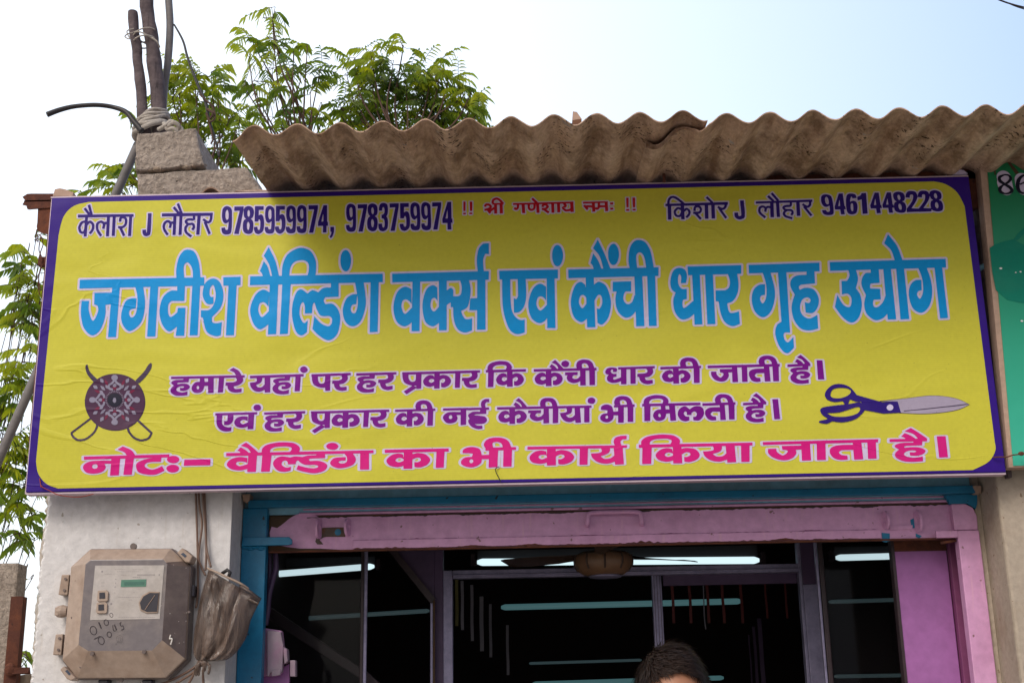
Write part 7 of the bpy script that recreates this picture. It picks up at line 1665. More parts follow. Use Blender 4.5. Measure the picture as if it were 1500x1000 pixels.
for i, px in enumerate((984, 1009, 1035, 1057, 1084, 1120, 1149)):  # red reflections in the glass, built as hanging straps
    strip(lab[i], px, 846, 912 if i < 5 else 905, 2.1, .007 if i < 5 else .005, MAT['red reflection'], 'red glass reflections built as hanging straps', 'reflection_strap')
m = MB(); m.tube(spline([at(1030, 846, 1.9), at(1031, 880, 1.9), at(1032, 905, 1.9), at(1034, 921, 1.9)]), .003, 6)
tag(m.build('thin_string', MAT['pale strip'], loc=at(1031, 900, 1.9)), 'thin pale string hanging between the red reflection straps', 'cord')
# grey folded cloth roll over the door opening at right
m = MB(); m.box(at(972, 841, YG + .03).x, at(1168, 841, YG + .03).x, YG + .055, YG + .075, zh0 - .045, zh0 + .01)
tag(m.build('cloth_band', MAT['purple board'], loc=at(1070, 842, YG)), 'dark cloth band under the partition head at the right', 'cloth')
for k, px in enumerate((1112, 1104, 1097)):
    strip(['dark grey slat nearest the right door post, standing low', 'thin dark grey slat, second from the right door post', 'thin dark grey slat, third from the right door post'][k], px, 905 + 12 * k, 1010, 2.8 + .2 * k, .012 - .004 * k, MAT['purple board'], 'dark slats low at the right', 'slat')

# ------------------------------------------------------------------ meter box
ZM = lambda zx, zy: (60 + zx / 4.7625, 790 + zy / 4.7625)
YMF = YW - .125                                # cover front


def mq(zx, zy, Y): a, b = ZM(zx, zy); c = at(a, b, Y); return (c.x, c.z)


mc = at(185, 905, YW)
mt = thing('meter_box', 'dusty beige electricity meter box with smoky cover and green display on the pillar', 'meter box', (mc.x, YW, mc.z))
OUT = [(345, 68), (905, 65), (1000, 150), (1042, 190), (1008, 830), (872, 962), (255, 966), (152, 838), (212, 190)]
INN = [(345, 140), (850, 135), (872, 158), (880, 172), (845, 700), (775, 772), (330, 775), (262, 732), (312, 168)]
o0 = [mq(a, b, YW - .07) for a, b in OUT]; cxo = sum(p_[0] for p_ in o0) / 9; czo = sum(p_[1] for p_ in o0) / 9
i0 = [mq(a, b, YMF) for a, b in INN]
ob = [(cxo + (p_[0] - cxo) * 1.02, czo + (p_[1] - czo) * 1.02) for p_ in o0]
m = MB(); m.frustum(ob, YW, ob, YW - .058); m.build('base', MAT['dark plastic'], mt, bevel=.004)
m = MB(); n_ = 9
vs = [(a, YW - .056, b) for a, b in o0] + [(a, YW - .074, b) for a, b in o0] + [(a, YMF, b) for a, b in i0]
m.add(vs, [])
mats_ = []
for i in range(n_):
    j = (i + 1) % n_
    right = i in (2, 3)  # right bevel gets the darker plastic: painted shade, turned from the sun
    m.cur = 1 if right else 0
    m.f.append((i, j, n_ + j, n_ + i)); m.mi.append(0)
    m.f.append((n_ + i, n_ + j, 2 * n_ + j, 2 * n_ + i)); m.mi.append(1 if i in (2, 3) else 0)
m.f.append(tuple(range(2 * n_, 3 * n_))); m.mi.append(2)
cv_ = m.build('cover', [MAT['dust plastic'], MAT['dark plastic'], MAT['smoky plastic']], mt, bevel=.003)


def mplate(name, quad, y, th, mat, parent=None, bevel=0.0):
    m = MB(); m.prism([mq(a, b, y) for a, b in quad], y, y + th); return m.build(name, mat, parent or mt, bevel=bevel)


lb = mplate('face_plate', [(378, 180), (860, 178), (828, 552), (342, 560)], YMF - .0016, .0012, MAT['label'])
mplate('display', [(560, 280), (735, 275), (732, 326), (556, 329)], YMF - .0032, .0014, MAT['lcd'], lb)
mplate('digit_bar', [(580, 295), (720, 292), (718, 314), (578, 317)], YMF - .0040, .0007, plain('lcd digits', (0.04, 0.13, 0.10, 1), .3), lb)
for a, b in ((395, 355), (388, 438)):
    bt = mplate('button', [(a, b), (a + 62, b - 4), (a + 75, b + 10), (a + 72, b + 68), (a + 60, b + 76), (a + 4, b + 76), (a - 6, b + 64)], YMF - .010, .010, MAT['dust plastic'], None, .002)
    mplate('window', [(a + 12, b + 14), (a + 50, b + 12), (a + 52, b + 54), (a + 12, b + 56)], YMF - .0115, .0013, MAT['black plastic'], bt)
kn = [(820, 372), (760, 370), (715, 395), (690, 440), (700, 485), (740, 502), (808, 500)]
kn2 = [(826, 362), (755, 360), (705, 388), (680, 440), (692, 494), (738, 514), (815, 510)]
k1 = mplate('dial', kn2, YMF - .006, .006, MAT['dust plastic'], None, .002)
mplate('dial_window', kn, YMF - .008, .0018, MAT['black plastic'], k1)
m = MB(); m.tube([(*mq(795, 385, YMF - .01)[:1], YMF - .0095, mq(795, 385, YMF - .01)[1]), (mq(730, 490, YMF)[0], YMF - .0095, mq(730, 490, YMF)[1])], .0009, 5); m.build('seal_wire', MAT['chip'], k1)
# faint rows of print and dots on the face plate, marker scribble on the cover
m = MB()


def mline(pts, w, y, mb):
    P = [Vector((mq(a, b, y)[0], y, mq(a, b, y)[1])) for a, b in pts]
    P = spline(P, 5) if len(P) > 2 else P
    mb.tube(P, w, 5)


for a, b, c in ((515, 600, 205), (640, 720, 208), (530, 690, 222), (445, 500, 240), (560, 610, 246), (540, 700, 400), (540, 800, 540), (420, 455, 300), (420, 450, 322), (615, 650, 420)):
    for s_ in range(int((b - a) / 13)): mline([(a + s_ * 13, c), (a + s_ * 13 + 8, c)], .0006, YMF - .0018, m)
for a in range(672, 800, 8): mline([(a, 240), (a, 252)], .0009, YMF - .0018, m)
for a in range(640, 685, 14): mline([(a, 262), (a + 10, 260)], .0008, YMF - .0018, m)
for a, b, r_ in ((428, 222, .0036), (523, 276, .0019), (521, 302, .0019), (518, 330, .0019), (516, 371, .0015), (650, 368, .0017), (490, 447, .0044), (826, 245, .0022)):
    c_ = mq(a, b, YMF); m.ellipsoid((c_[0], YMF - .0018, c_[1]), r_, .0006, r_, 12, 6)
m.build('printed_mark', MAT['grey print'], lb)
m = MB()
circ = lambda x, y, rx, ry, t=-.3: [(x + rx * math.cos(a) * math.cos(t) - ry * math.sin(a) * math.sin(t), y + rx * math.cos(a) * math.sin(t) + ry * math.sin(a) * math.cos(t)) for a in [2 * math.pi * k / 10 for k in range(11)]]
for c_ in (circ(365, 632, 22, 30), circ(455, 576, 15, 20), circ(492, 526, 11, 15), circ(420, 702, 20, 28), circ(476, 660, 15, 19)): mline(c_, .0016, YMF - .0006, m)
mline([(402, 575), (420, 618)], .0024, YMF - .0006, m); mline([(372, 692), (412, 672)], .002, YMF - .0006, m)
mline([(500, 596), (506, 632), (520, 634)], .0015, YMF - .0006, m); mline([(512, 592), (526, 628)], .0024, YMF - .0006, m)
mline([(548, 582), (560, 574)], .0015, YMF - .0006, m); mline([(552, 582), (556, 600), (572, 600), (576, 622), (560, 628)], .0016, YMF - .0006, m)
m.build('marker_scribble', MAT['marker'], cv_)
m = MB(); mline(circ(547, 690, 22, 24, 0), .0007, YMF - .0005, m); mline(circ(547, 692, 10, 12, 0), .0007, YMF - .0005, m)
for a in range(490, 640, 12): mline([(a, 638), (a + 7, 638)], .0006, YMF - .0005, m)
for a in range(530, 580, 12): mline([(a, 660), (a + 7, 660)], .0006, YMF - .0005, m)
mline([(520, 722), (575, 722)], .0007, YMF - .0005, m); mline([(520, 732), (540, 706)], .0006, YMF - .0005, m); mline([(575, 732), (556, 706)], .0006, YMF - .0005, m)
m.build('moulded_mark', MAT['smoky plastic'], cv_)
m = MB(); mline([(905, 662), (898, 690), (915, 690), (905, 730)], .0026, YMF + .012, m)
for a, b in ((912, 185), (930, 215), (938, 280), (838, 460), (900, 515), (960, 570), (865, 182), (965, 720), (815, 424), (880, 300), (950, 190)):
    dep = min(max((a - 862) / 150, 0), 1) * .05; c_ = mq(a, b, YMF + dep); m.ellipsoid((c_[0], YMF + dep, c_[1]), .0016, .0014, .0012, 6, 4)
m.build('paint_splash', MAT['white paint'], cv_)
# hinge tabs, latches and screws
for quad in ([(150, 246), (205, 244), (192, 386), (126, 386)], [(108, 660), (160, 658), (148, 802), (88, 804)]):
    tb = MB(); tb.prism([mq(a, b, YW - .04) for a, b in quad], YW - .05, YW - .0); tb_ = tb.build('hinge_tab', MAT['dust plastic'], mt, bevel=.003)
    x_, y_ = quad[0][0] + 22, quad[0][1] + 27
    for dx, dy in ((0, 0), (-8, 80)):
        m = MB(); c_ = mq(x_ + dx, y_ + dy, YW - .052); m.lathe([(.005, -.002), (.005, .001), (.002, .002)], (c_[0], YW - .053, c_[1]), 12, 'y')
        m.build('screw', MAT['dark plastic'], tb_)
m = MB(); c_ = mq(150, 500, YW - .04); m.lathe([(.02, -.02), (.024, 0), (.018, .02)], (c_[0], YW - .04, c_[1]), 16, 'x'); m.box(c_[0] - .022, c_[0] - .008, YW - .06, YW - .03, c_[1] - .016, c_[1] + .014)
m.build('cable_gland', MAT['dust plastic'], mt, bevel=.002)


def latch(quad, win):
    l_ = MB(); l_.prism([mq(a, b, YW - .09) for a, b in quad], YW - .10, YW - .03); lo = l_.build('latch', MAT['dust plastic'], mt, bevel=.004)
    mplate('latch_window', win, YW - .1015, .0012, plain('blue grey insert', (.03, .045, .08, 1), .4), lo)


latch([(952, 92), (990, 58), (1062, 118), (1042, 162), (1010, 158)], [(975, 100), (992, 90), (1018, 112), (1004, 124)])
latch([(138, 905), (165, 880), (248, 965), (215, 985), (185, 970)], [(168, 915), (182, 905), (208, 935), (196, 945)])
for a, b, r_, yy in ((360, 795, .0075, YMF + .002), (722, 783, .0075, YMF + .002), (250, 288, .0045, YW - .085), (222, 545, .0045, YW - .085), (282, 888, .0045, YW - .085), (1035, 505, .0045, YW - .085), (648, 48, .012, YW - .05), (560, 975, .009, YW - .05)):
    m = MB(); c_ = mq(a, b, yy); m.lathe([(r_, -.009), (r_, .004), (r_ * .4, .008)], (c_[0], yy, c_[1]), 12, 'y'); m.build('screw', MAT['dark plastic'], mt)
for qd in ([(410, 978), (480, 978), (476, 1040), (414, 1040)], [(715, 978), (785, 978), (781, 1040), (719, 1040)], [(1050, 320), (1082, 320), (1078, 400), (1046, 400)]):
    m = MB(); m.prism([mq(a, b, YW - .03) for a, b in qd], YW - .05, YW - .002); m.build('cable_entry', MAT['black plastic'], mt, bevel=.004)

# ------------------------------------------------------------------ brown wires and the dirty bag hanging beside the meter
wr = thing('wire_bundle', 'bundle of brown wires running down the pillar from the sign to the plastic bag', 'wire', at(292, 722, YW - .01))
YH = YW - .012
Wp = lambda *p_: spline([at(a, b, YH - c) for a, b, c in p_], 7)
for pts in (((286, 705, 0), (287.5, 745, 0), (289, 790, .004), (290, 835, .006), (289.5, 872, .006), (287, 890, .01)),
            ((290, 705, .003), (292, 740, .004), (296, 768, .006), (292, 800, .006), (291, 818, .006), (296, 832, .008), (301, 842, .02)),
            ((296, 705, .004), (298, 740, .006), (301, 775, .008), (303, 806, .01), (309, 830, .03)),
            ((299, 705, .002), (300.5, 745, .002), (302, 780, .004), (302, 815, .006), (301, 835, .01))):
    m = MB(); m.tube(Wp(*pts), .0042, 7); m.build('wire', MAT['brown wire'], wr, smooth=True)
for pts in (((294, 968, .03), (283, 978, .03), (262, 990, .025), (240, 1000, .02), (205, 1012, .015)), ((296, 972, .03), (286, 982, .03), (265, 996, .025), (245, 1008, .02)),
            ((289, 975, .03), (281, 992, .03), (270, 1012, .02)), ((297, 980, .03), (298, 1000, .03), (300, 1020, .03))):
    m = MB(); m.tube(Wp(*pts), .0046, 7); m.build('wire', MAT['brown wire'], wr, smooth=True)
m = MB(); m.tube(spline([at(278, 722, YH), at(281, 720, YH - .01), at(284, 718, YH)]), .003, 6); m.build('bent_end', MAT['cable'], wr)

bg_ = thing('plastic_bag', 'dirty translucent plastic bag tied over wires beside the meter box', 'bag', at(297, 978, YH))
Lp = [(305, 833), (301, 848), (295, 872), (290, 898), (285.5, 925), (284, 945), (285, 958), (290, 966), (295, 968)]
Rp = [(381, 878), (376.5, 888), (367, 908), (361, 928), (353, 944), (343, 957), (330, 966), (308, 968), (300, 969)]
m = MB(); nU = 56; vs = []; fs = []
nV = 8 * (len(Lp) - 1)
Ls = spline([Vector((a, b, 0)) for a, b in Lp], 8); Rs = spline([Vector((a, b, 0)) for a, b in Rp], 8)
for j in range(nV + 1):
    v = j / nV
    for i in range(nU):
        a = 2 * math.pi * i / nU; u_ = .5 - .5 * math.cos(a)
        px = Ls[j].x + (Rs[j].x - Ls[j].x) * u_; py = Ls[j].y + (Rs[j].y - Ls[j].y) * u_
        dep = .045 * (math.sin(math.pi * min(1, v * .9 + .12)) ** .7) * math.sin(a)
        tri = lambda q_: abs((q_ % 1.0) - .5) * 2
        pleat = (.026 * tri(u_ * 2.6 + .35 * v + .2 + .25 * noise.noise((u_ * 3, v * 3, 8))) + .014 * tri(u_ * 6.3 - .6 * v + .3 * noise.noise((u_ * 4, v * 4, 1)))) * (.55 + .6 * v) * (1 - v * .45) - .014
        nz = .012 * noise.noise((u_ * 5, v * 4, 3.3)) + .008 * (tri(v * 3.1 + u_ * 1.7) - .5) * (1 - v)
        P = at(px, py, YW - .055)
        P.y += -dep + (pleat + nz if math.sin(a) > -.2 else 0)
        vs.append(P)
for j in range(nV):
    for i in range(nU):
        k = (i + 1) % nU
        fs.append((j * nU + i, j * nU + k, (j + 1) * nU + k, (j + 1) * nU + i))
m.add(vs, fs); bo = m.build('sheet', MAT['bag'], bg_, smooth=True); em = bo.modifiers.new('edge', 'EDGE_SPLIT'); em.split_angle = R(24)
m = MB(); m.tube(spline([at(304, 832, YW - .08), at(318, 838, YW - .1), at(335, 846, YW - .105), at(352, 854, YW - .1), at(364, 862, YW - .08)]), .0045, 6); m.build('hem', MAT['dust plastic'], bg_, smooth=True)
m = MB(); m.tube([at(352, 858, YW - .1), at(366, 866, YW - .1), at(381, 877, YW - .07), at(378, 884, YW - .07), at(362, 876, YW - .09)], .006, 6); m.build('torn_corner', MAT['bag'], bg_, smooth=True)
m = MB()
rng = random.Random(3)
for k in range(9):
    a = rng.uniform(-1.2, 1.2); c_ = at(296, 970, YW - .06)
    m.tube(spline([c_ + Vector((.01 * math.sin(a), -.01, .004)), c_ + Vector((.03 * math.sin(a) * 1.0 + .012, -.016 - .01 * rng.random(), .012 * math.cos(a * 2) - .012)), c_ + Vector((.03 * math.sin(a) + .006, -.012, -.03 - .02 * rng.random()))]), [.006] * 6 + [.005] * 6 + [.002], 6)
m.ellipsoid(at(296, 971, YW - .07), .016, .014, .013, 10, 8)
m.build('knot', MAT['bag'], bg_, smooth=True)
m = MB(); m.tube([at(325, 840, YW - .06), at(333, 834, YW - .07), at(337, 838, YW - .07), at(334, 846, YW - .07)], .007, 7); m.tube(spline([at(312, 850, YW - .06), at(322, 890, YW - .06), at(325, 930, YW - .05), at(300, 962, YW - .06)]), .018, 8)
m.build('wire_splice', MAT['cable'], bg_, smooth=True)

# ------------------------------------------------------------------ pink spattered switch box at the left of the opening
YB2 = .37
sbp = lambda a, b, Y=YB2: (at(a, b, Y).x, at(a, b, Y).z)
sb = thing('switch_box', 'pink spattered plastic switch box fixed inside the left edge of the opening', 'switch box', at(405, 960, YB2 + .05))
m = MB(); pa_ = [(386, 919), (412, 923), (416, 955), (413, 985), (384, 990)]
m.frustum([sbp(a, b, YB2 + .03) for a, b in pa_][::-1], YB2 + .07, [sbp(a, b, YB2 + .03) for a, b in pa_][::-1], YB2 + .03); m.build('base', MAT['pink paint'], sb, bevel=.003)
pc_ = [(391, 922), (411, 925), (415, 945), (413, 984), (396, 984), (394, 990), (391, 990)]
m = MB(); m.prism([sbp(a, b, YB2) for a, b in pc_], YB2, YB2 + .029); m.build('cover', MAT['switch plastic'], sb, bevel=.004)
m = MB(); m.prism([sbp(398, 982), sbp(412, 979), sbp(411, 988), sbp(398, 990)], YB2 - .006, YB2 - .0005); m.build('lower_lid', MAT['switch plastic'], sb, bevel=.002)
m = MB(); m.prism([sbp(414, 946), sbp(420, 950), sbp(421, 968), sbp(416, 972)], YB2 + .004, YB2 + .05); m.prism([sbp(424, 966), sbp(432, 966), sbp(432, 990), sbp(424, 990)], YB2 + .01, YB2 + .05); m.build('side_switch', MAT['switch plastic'], sb, bevel=.003)
m = MB(); m.prism([sbp(384, 991, YB2 + .06), sbp(424, 972, YB2 + .06), sbp(424, 1080, YB2 + .06), sbp(384, 1080, YB2 + .06)], YB2 + .055, YB2 + .075); m.build('mounting_board', MAT['pink panel'], sb)
m = MB(); m.tube(spline([at(403, 806, .4), at(404, 830, .4), at(399, 850, .4), at(394, 872, .4), at(392, 895, .4), at(389, 915, .4)]), .011, 8); m.tube(spline([at(395, 806, .41), at(395, 840, .41), at(391, 880, .41), at(389, 915, .41)]), .008, 8)
tag(m.build('wire_sleeve', MAT['purple board'], loc=at(395, 860, .4)), 'dark purple taped wires running down to the pink switch box', 'wire')

# ------------------------------------------------------------------ posts at the lower left
YL = 1.4
m = MB(); a_, b_ = at(0, 930, YL), at(18, 930, YL); zt_ = at(10, 824, YL).z
m.box(b_.x - .13, b_.x, YL, YL + .12, 0, zt_)
tag(m.build('stone_post', MAT['concrete'], loc=(b_.x - .06, YL, 0), bevel=.01), 'grey stone fence post at the lower left edge, left of the rusty post', 'post')
ip = thing('iron_post', 'rusty iron post with a broken cross rail at the lower left', 'post', (at(20, 930, 1.2).x, 1.2, 0))
m = MB(); x0_, x1_ = at(11, 930, 1.2).x, at(27, 930, 1.2).x; zt_ = at(20, 873, 1.2).z
m.box(x0_, x1_, 1.2, 1.206, 0, zt_); m.box(x0_, x0_ + .006, 1.2065, 1.25, 0, zt_ - .002); m.box(x1_ + .0005, x1_ + .0065, 1.2, 1.25, 0, zt_ - .001); m.build('upright', MAT['rust'], ip)
m = MB(); ra, rb = at(10, 984, 1.19), at(44, 981, 1.19); m.box(ra.x, rb.x, 1.17, 1.199, rb.z - .014, rb.z + .012, .004, random.Random(2)); m.ellipsoid(at(15, 980, 1.185), .028, .02, .03, 8, 6); m.build('cross_rail', MAT['rust'], ip)
m = MB(); rough_block(m, [(at(25, 990, 1.3).x, at(25, 988, 1.3).z), (at(41, 990, 1.3).x, at(41, 986, 1.3).z), (at(42, 990, 1.3).x, .0), (at(25, 990, 1.3).x, .0)], 1.26, 1.5, .004, 9, 8)
tag(m.build('stone_pier', MAT['mortar'], loc=at(33, 1000, 1.3)), 'brown rough stone pier beside the rusty post at the lower left', 'pier')

# ------------------------------------------------------------------ neem trees


def leaflet(V, F, base, d, side, L, w, rng):
    """a drooping sickle-shaped leaflet: three joined quads with a fold"""
    up = Vector((0, 0, 1)); d = d.normalized(); s = d.cross(side)
    if s.length < 1e-3: s = Vector((1, 0, 0))
    s.normalize()
    p = Vector(base); n = len(V); cur = d.copy(); prof = (.25, 1.0, .72, .05)
    for k in range(4):
        ww = w * prof[k] * .5
        V.append(p - s * ww); V.append(p + s * ww)
        cur = (cur + Vector((0, 0, -.42)) + side * .05).normalized()
        p = p + cur * (L / 3)
    for k in range(3):
        a = n + 2 * k; F.append((a, a + 1, a + 3, a + 2))


def frond(V, F, VB, base, d, L, rng, droop=1.0, lsize=.062, npair=8):
    p = Vector(base); cur = d.normalized(); seg = L / npair; pts = [p.copy()]
    for k in range(npair):
        cur = (cur + Vector((0, 0, -.055 * droop * (1 + k * .22)))).normalized()
        q = p + cur * seg
        side = cur.cross(Vector((0, 0, 1)))
        if side.length < .05: side = Vector((1, 0, 0))
        side.normalize()
        if k >= 1:
            for s_ in (-1, 1):
                dd = (side * s_ * rng.uniform(.75, 1.05) + cur * rng.uniform(.35, .7) + Vector((0, 0, rng.uniform(-.25, .12))))
                ls = lsize * rng.uniform(.8, 1.15) * (1.0 if k < npair - 2 else .85)
                leaflet(V, F, p + cur * seg * (.5 + .2 * s_), dd, cur, ls, ls * rng.uniform(.24, .32), rng)
        p = q; pts.append(p.copy())
    leaflet(V, F, p, cur, side, lsize * .9, lsize * .25, rng)
    VB.tube(pts, [.0028] * (len(pts) - 1) + [.001], 3, cap=False)


def tree(label, Y, root_px, blobs, trunk_r, seed, mats, group, lsize=.112, leader=None, dens=1.0, xy=None, limb=.16):
    """blobs: (px, py, radius px, depth offset, material index 0..2, fronds); each is a twig end with its own spray of leaves"""
    rng = random.Random(seed); base = xy or Vector((at(root_px, 500, Y).x, Y, 0)); base = Vector((base[0], base[1], 0))
    t = thing('neem_tree', label, 'tree', base, group)
    wood = MB(); tw = MB(); Vs = [[], [], []]; Fs = [[], [], []]
    ends = []
    for px, py, r, dy, mi, nf in blobs:
        c = at(px, py, Y + dy); ends.append((c, r * (Y + dy - CAM.y) / FOC, mi, nf))
    zmin = min(e[0].z - e[1] for e in ends); cen = sum((e[0] for e in ends), Vector()) / len(ends)
    fork = Vector((base.x * .5 + cen.x * .5, base.y, max(1.0, zmin - .25)))
    wood.tube(spline([base, base * .6 + fork * .4 + Vector((.05, .04, 0)), fork], 6), [trunk_r * (1 - .35 * k / 12) for k in range(13)], 10)
    for c, r, mi, nf in ends:
        mid = fork * .45 + c * .55 + Vector((rng.uniform(-.1, .1), rng.uniform(-.1, .1), -.08))
        low = c - Vector((0, 0, r * .5))
        wood.tube(spline([fork, mid, low, c], 5), [max(.003, trunk_r * limb * (1 - .9 * k / 15)) for k in range(16)], 6)
        for k in range(int(nf * dens)):
            az = rng.uniform(0, 2 * math.pi); el = rng.uniform(-.25, .95)
            d = Vector((math.cos(az) * math.cos(el), math.sin(az) * math.cos(el), math.sin(el)))
            o = c + Vector((rng.gauss(0, r * .30), rng.gauss(0, r * .34), rng.gauss(0, r * .30)))
            L = min(max(r * rng.uniform(1.2, 1.9), .22), .42)
            m_ = mi if rng.random() < .7 else rng.choice((0, 1, 2))
            tw.tube([c, (c + o) / 2, o], .003, 3, cap=False)
            frond(Vs[m_], Fs[m_], tw, o, d, L, rng, rng.uniform(.8, 1.5), lsize, rng.choice((6, 7, 8, 8)))
    if leader:
        wood.tube(spline([at(a, b, Y) for a, b in leader], 5), [.014 - .011 * k / (5 * (len(leader) - 1)) for k in range(5 * (len(leader) - 1) + 1)], 6)
    wood.build('trunk', MAT['bark'], t, smooth=True)
    cr = MB()
    for i in range(3):
        cr.cur = i; cr.add(Vs[i], Fs[i])
    cr.cur = 3; cr.add(tw.v, tw.f); cr.build('crown', mats + [MAT['bark']], t)
    return t


LM = [MAT['leaf lit'], MAT['leaf mid'], MAT['leaf shaded']]
GT = 'neem trees behind the shop'
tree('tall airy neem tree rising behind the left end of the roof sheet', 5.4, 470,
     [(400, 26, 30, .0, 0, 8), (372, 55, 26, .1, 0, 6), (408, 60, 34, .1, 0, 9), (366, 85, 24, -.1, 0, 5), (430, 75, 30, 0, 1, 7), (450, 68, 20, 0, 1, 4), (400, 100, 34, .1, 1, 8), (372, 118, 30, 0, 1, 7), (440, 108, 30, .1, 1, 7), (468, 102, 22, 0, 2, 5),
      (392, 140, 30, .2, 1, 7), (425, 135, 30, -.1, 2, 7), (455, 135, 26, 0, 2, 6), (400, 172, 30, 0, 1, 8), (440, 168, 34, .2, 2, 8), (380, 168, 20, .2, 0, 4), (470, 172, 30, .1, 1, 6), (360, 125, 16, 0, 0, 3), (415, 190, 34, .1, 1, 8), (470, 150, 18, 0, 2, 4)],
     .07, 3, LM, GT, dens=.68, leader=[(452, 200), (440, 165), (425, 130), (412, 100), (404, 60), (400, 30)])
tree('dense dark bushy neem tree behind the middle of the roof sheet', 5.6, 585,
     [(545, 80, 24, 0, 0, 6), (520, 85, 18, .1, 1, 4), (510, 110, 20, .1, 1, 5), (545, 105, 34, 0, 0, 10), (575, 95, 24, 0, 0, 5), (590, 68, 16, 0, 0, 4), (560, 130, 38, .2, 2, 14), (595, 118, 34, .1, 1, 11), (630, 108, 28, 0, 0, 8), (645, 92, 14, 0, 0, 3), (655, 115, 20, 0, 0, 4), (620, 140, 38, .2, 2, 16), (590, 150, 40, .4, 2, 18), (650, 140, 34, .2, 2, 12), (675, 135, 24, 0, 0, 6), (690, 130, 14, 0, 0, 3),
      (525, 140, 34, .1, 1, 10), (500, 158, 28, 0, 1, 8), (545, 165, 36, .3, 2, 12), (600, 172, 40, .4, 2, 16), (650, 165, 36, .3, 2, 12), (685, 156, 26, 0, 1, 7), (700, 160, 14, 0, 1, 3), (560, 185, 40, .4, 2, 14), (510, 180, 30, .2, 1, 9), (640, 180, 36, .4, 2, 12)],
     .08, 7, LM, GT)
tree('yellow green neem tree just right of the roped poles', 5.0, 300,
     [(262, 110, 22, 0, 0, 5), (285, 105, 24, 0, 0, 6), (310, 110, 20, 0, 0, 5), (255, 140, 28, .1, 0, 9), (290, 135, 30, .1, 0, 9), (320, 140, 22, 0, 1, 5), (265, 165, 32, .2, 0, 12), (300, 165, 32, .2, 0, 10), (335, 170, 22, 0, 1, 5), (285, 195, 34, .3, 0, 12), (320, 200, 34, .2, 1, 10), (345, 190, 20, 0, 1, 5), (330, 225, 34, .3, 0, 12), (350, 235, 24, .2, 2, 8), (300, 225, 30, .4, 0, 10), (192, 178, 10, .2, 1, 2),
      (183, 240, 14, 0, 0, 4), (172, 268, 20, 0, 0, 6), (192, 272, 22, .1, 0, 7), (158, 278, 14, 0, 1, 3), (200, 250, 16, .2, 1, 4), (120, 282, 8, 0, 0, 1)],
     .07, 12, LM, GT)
tree('neem branches hanging at the far left beside the sign and the pillar', 4.2, -60,
     [(52, 352, 12, 0, 0, 3), (40, 372, 18, 0, 0, 5), (30, 392, 18, 0, 0, 4), (55, 388, 18, .1, 1, 5), (25, 420, 20, 0, 0, 5), (50, 415, 24, .1, 0, 7), (40, 440, 26, .1, 0, 8), (20, 448, 14, 0, 1, 3), (55, 450, 20, .1, 1, 6), (20, 478, 16, 0, 1, 4), (45, 468, 24, .1, 0, 7), (45, 510, 20, 0, 0, 5), (35, 530, 14, 0, 0, 3), (10, 560, 24, 0, 0, 6), (40, 565, 30, .1, 0, 9), (15, 600, 30, .1, 0, 9), (30, 590, 26, .1, 1, 8), (20, 640, 34, .1, 0, 12), (35, 670, 34, .2, 0, 12), (8, 690, 34, .2, 0, 12), (35, 710, 34, .2, 0, 11), (55, 715, 24, .1, 1, 6), (10, 740, 34, .2, 1, 11), (45, 750, 30, .2, 1, 8), (15, 785, 26, .1, 1, 6), (48, 790, 18, .2, 1, 3), (38, 830, 12, .1, 1, 1), (45, 845, 12, 0, 1, 2), (38, 960, 18, .2, 1, 5), (25, 985, 18, .2, 1, 4)],
     .09, 17, LM, GT, xy=(-4.6, 4.6), dens=.95, limb=.07)

# ------------------------------------------------------------------ the person in front of the opening (only the top of the head is in the picture)
YH_ = -2.05
top = at(984, 946, YH_)
pr_ = thing('person', 'person with short dark brown hair standing in front of the open shutter', 'person', (top.x, YH_, 0))
hc = Vector((top.x - .004, YH_, top.z - .118))


def skin_body(name, joints, edges, mat, parent, sub=2):
    off = wloc(parent)
    me = bpy.data.meshes.new(name); me.from_pydata([Vector(j[:3]) - off for j in joints], edges, [])
    me.materials.append(mat)
    o = bpy.data.objects.new(name, me); COL.objects.link(o); o.parent = parent; o['_w'] = list(off)
    o.modifiers.new('skin', 'SKIN'); sv = me.skin_vertices
    lay = sv[0].data if len(sv) else sv.new().data
    for i, j in enumerate(joints):
        r = j[3]; lay[i].radius = r if isinstance(r, tuple) else (r, r); lay[i].use_root = (i == 0)
    o.modifiers['skin'].use_smooth_shade = True
    s = o.modifiers.new('sub', 'SUBSURF'); s.levels = s.render_levels = sub
    return o


X, Y0, T = top.x, YH_ + .02, top.z
J = []; E_ = []


def jn(x, y, z, r, par=None):
    J.append((X + x, Y0 + y, z, r)); i = len(J) - 1
    if par is not None: E_.append((par, i))
    return i


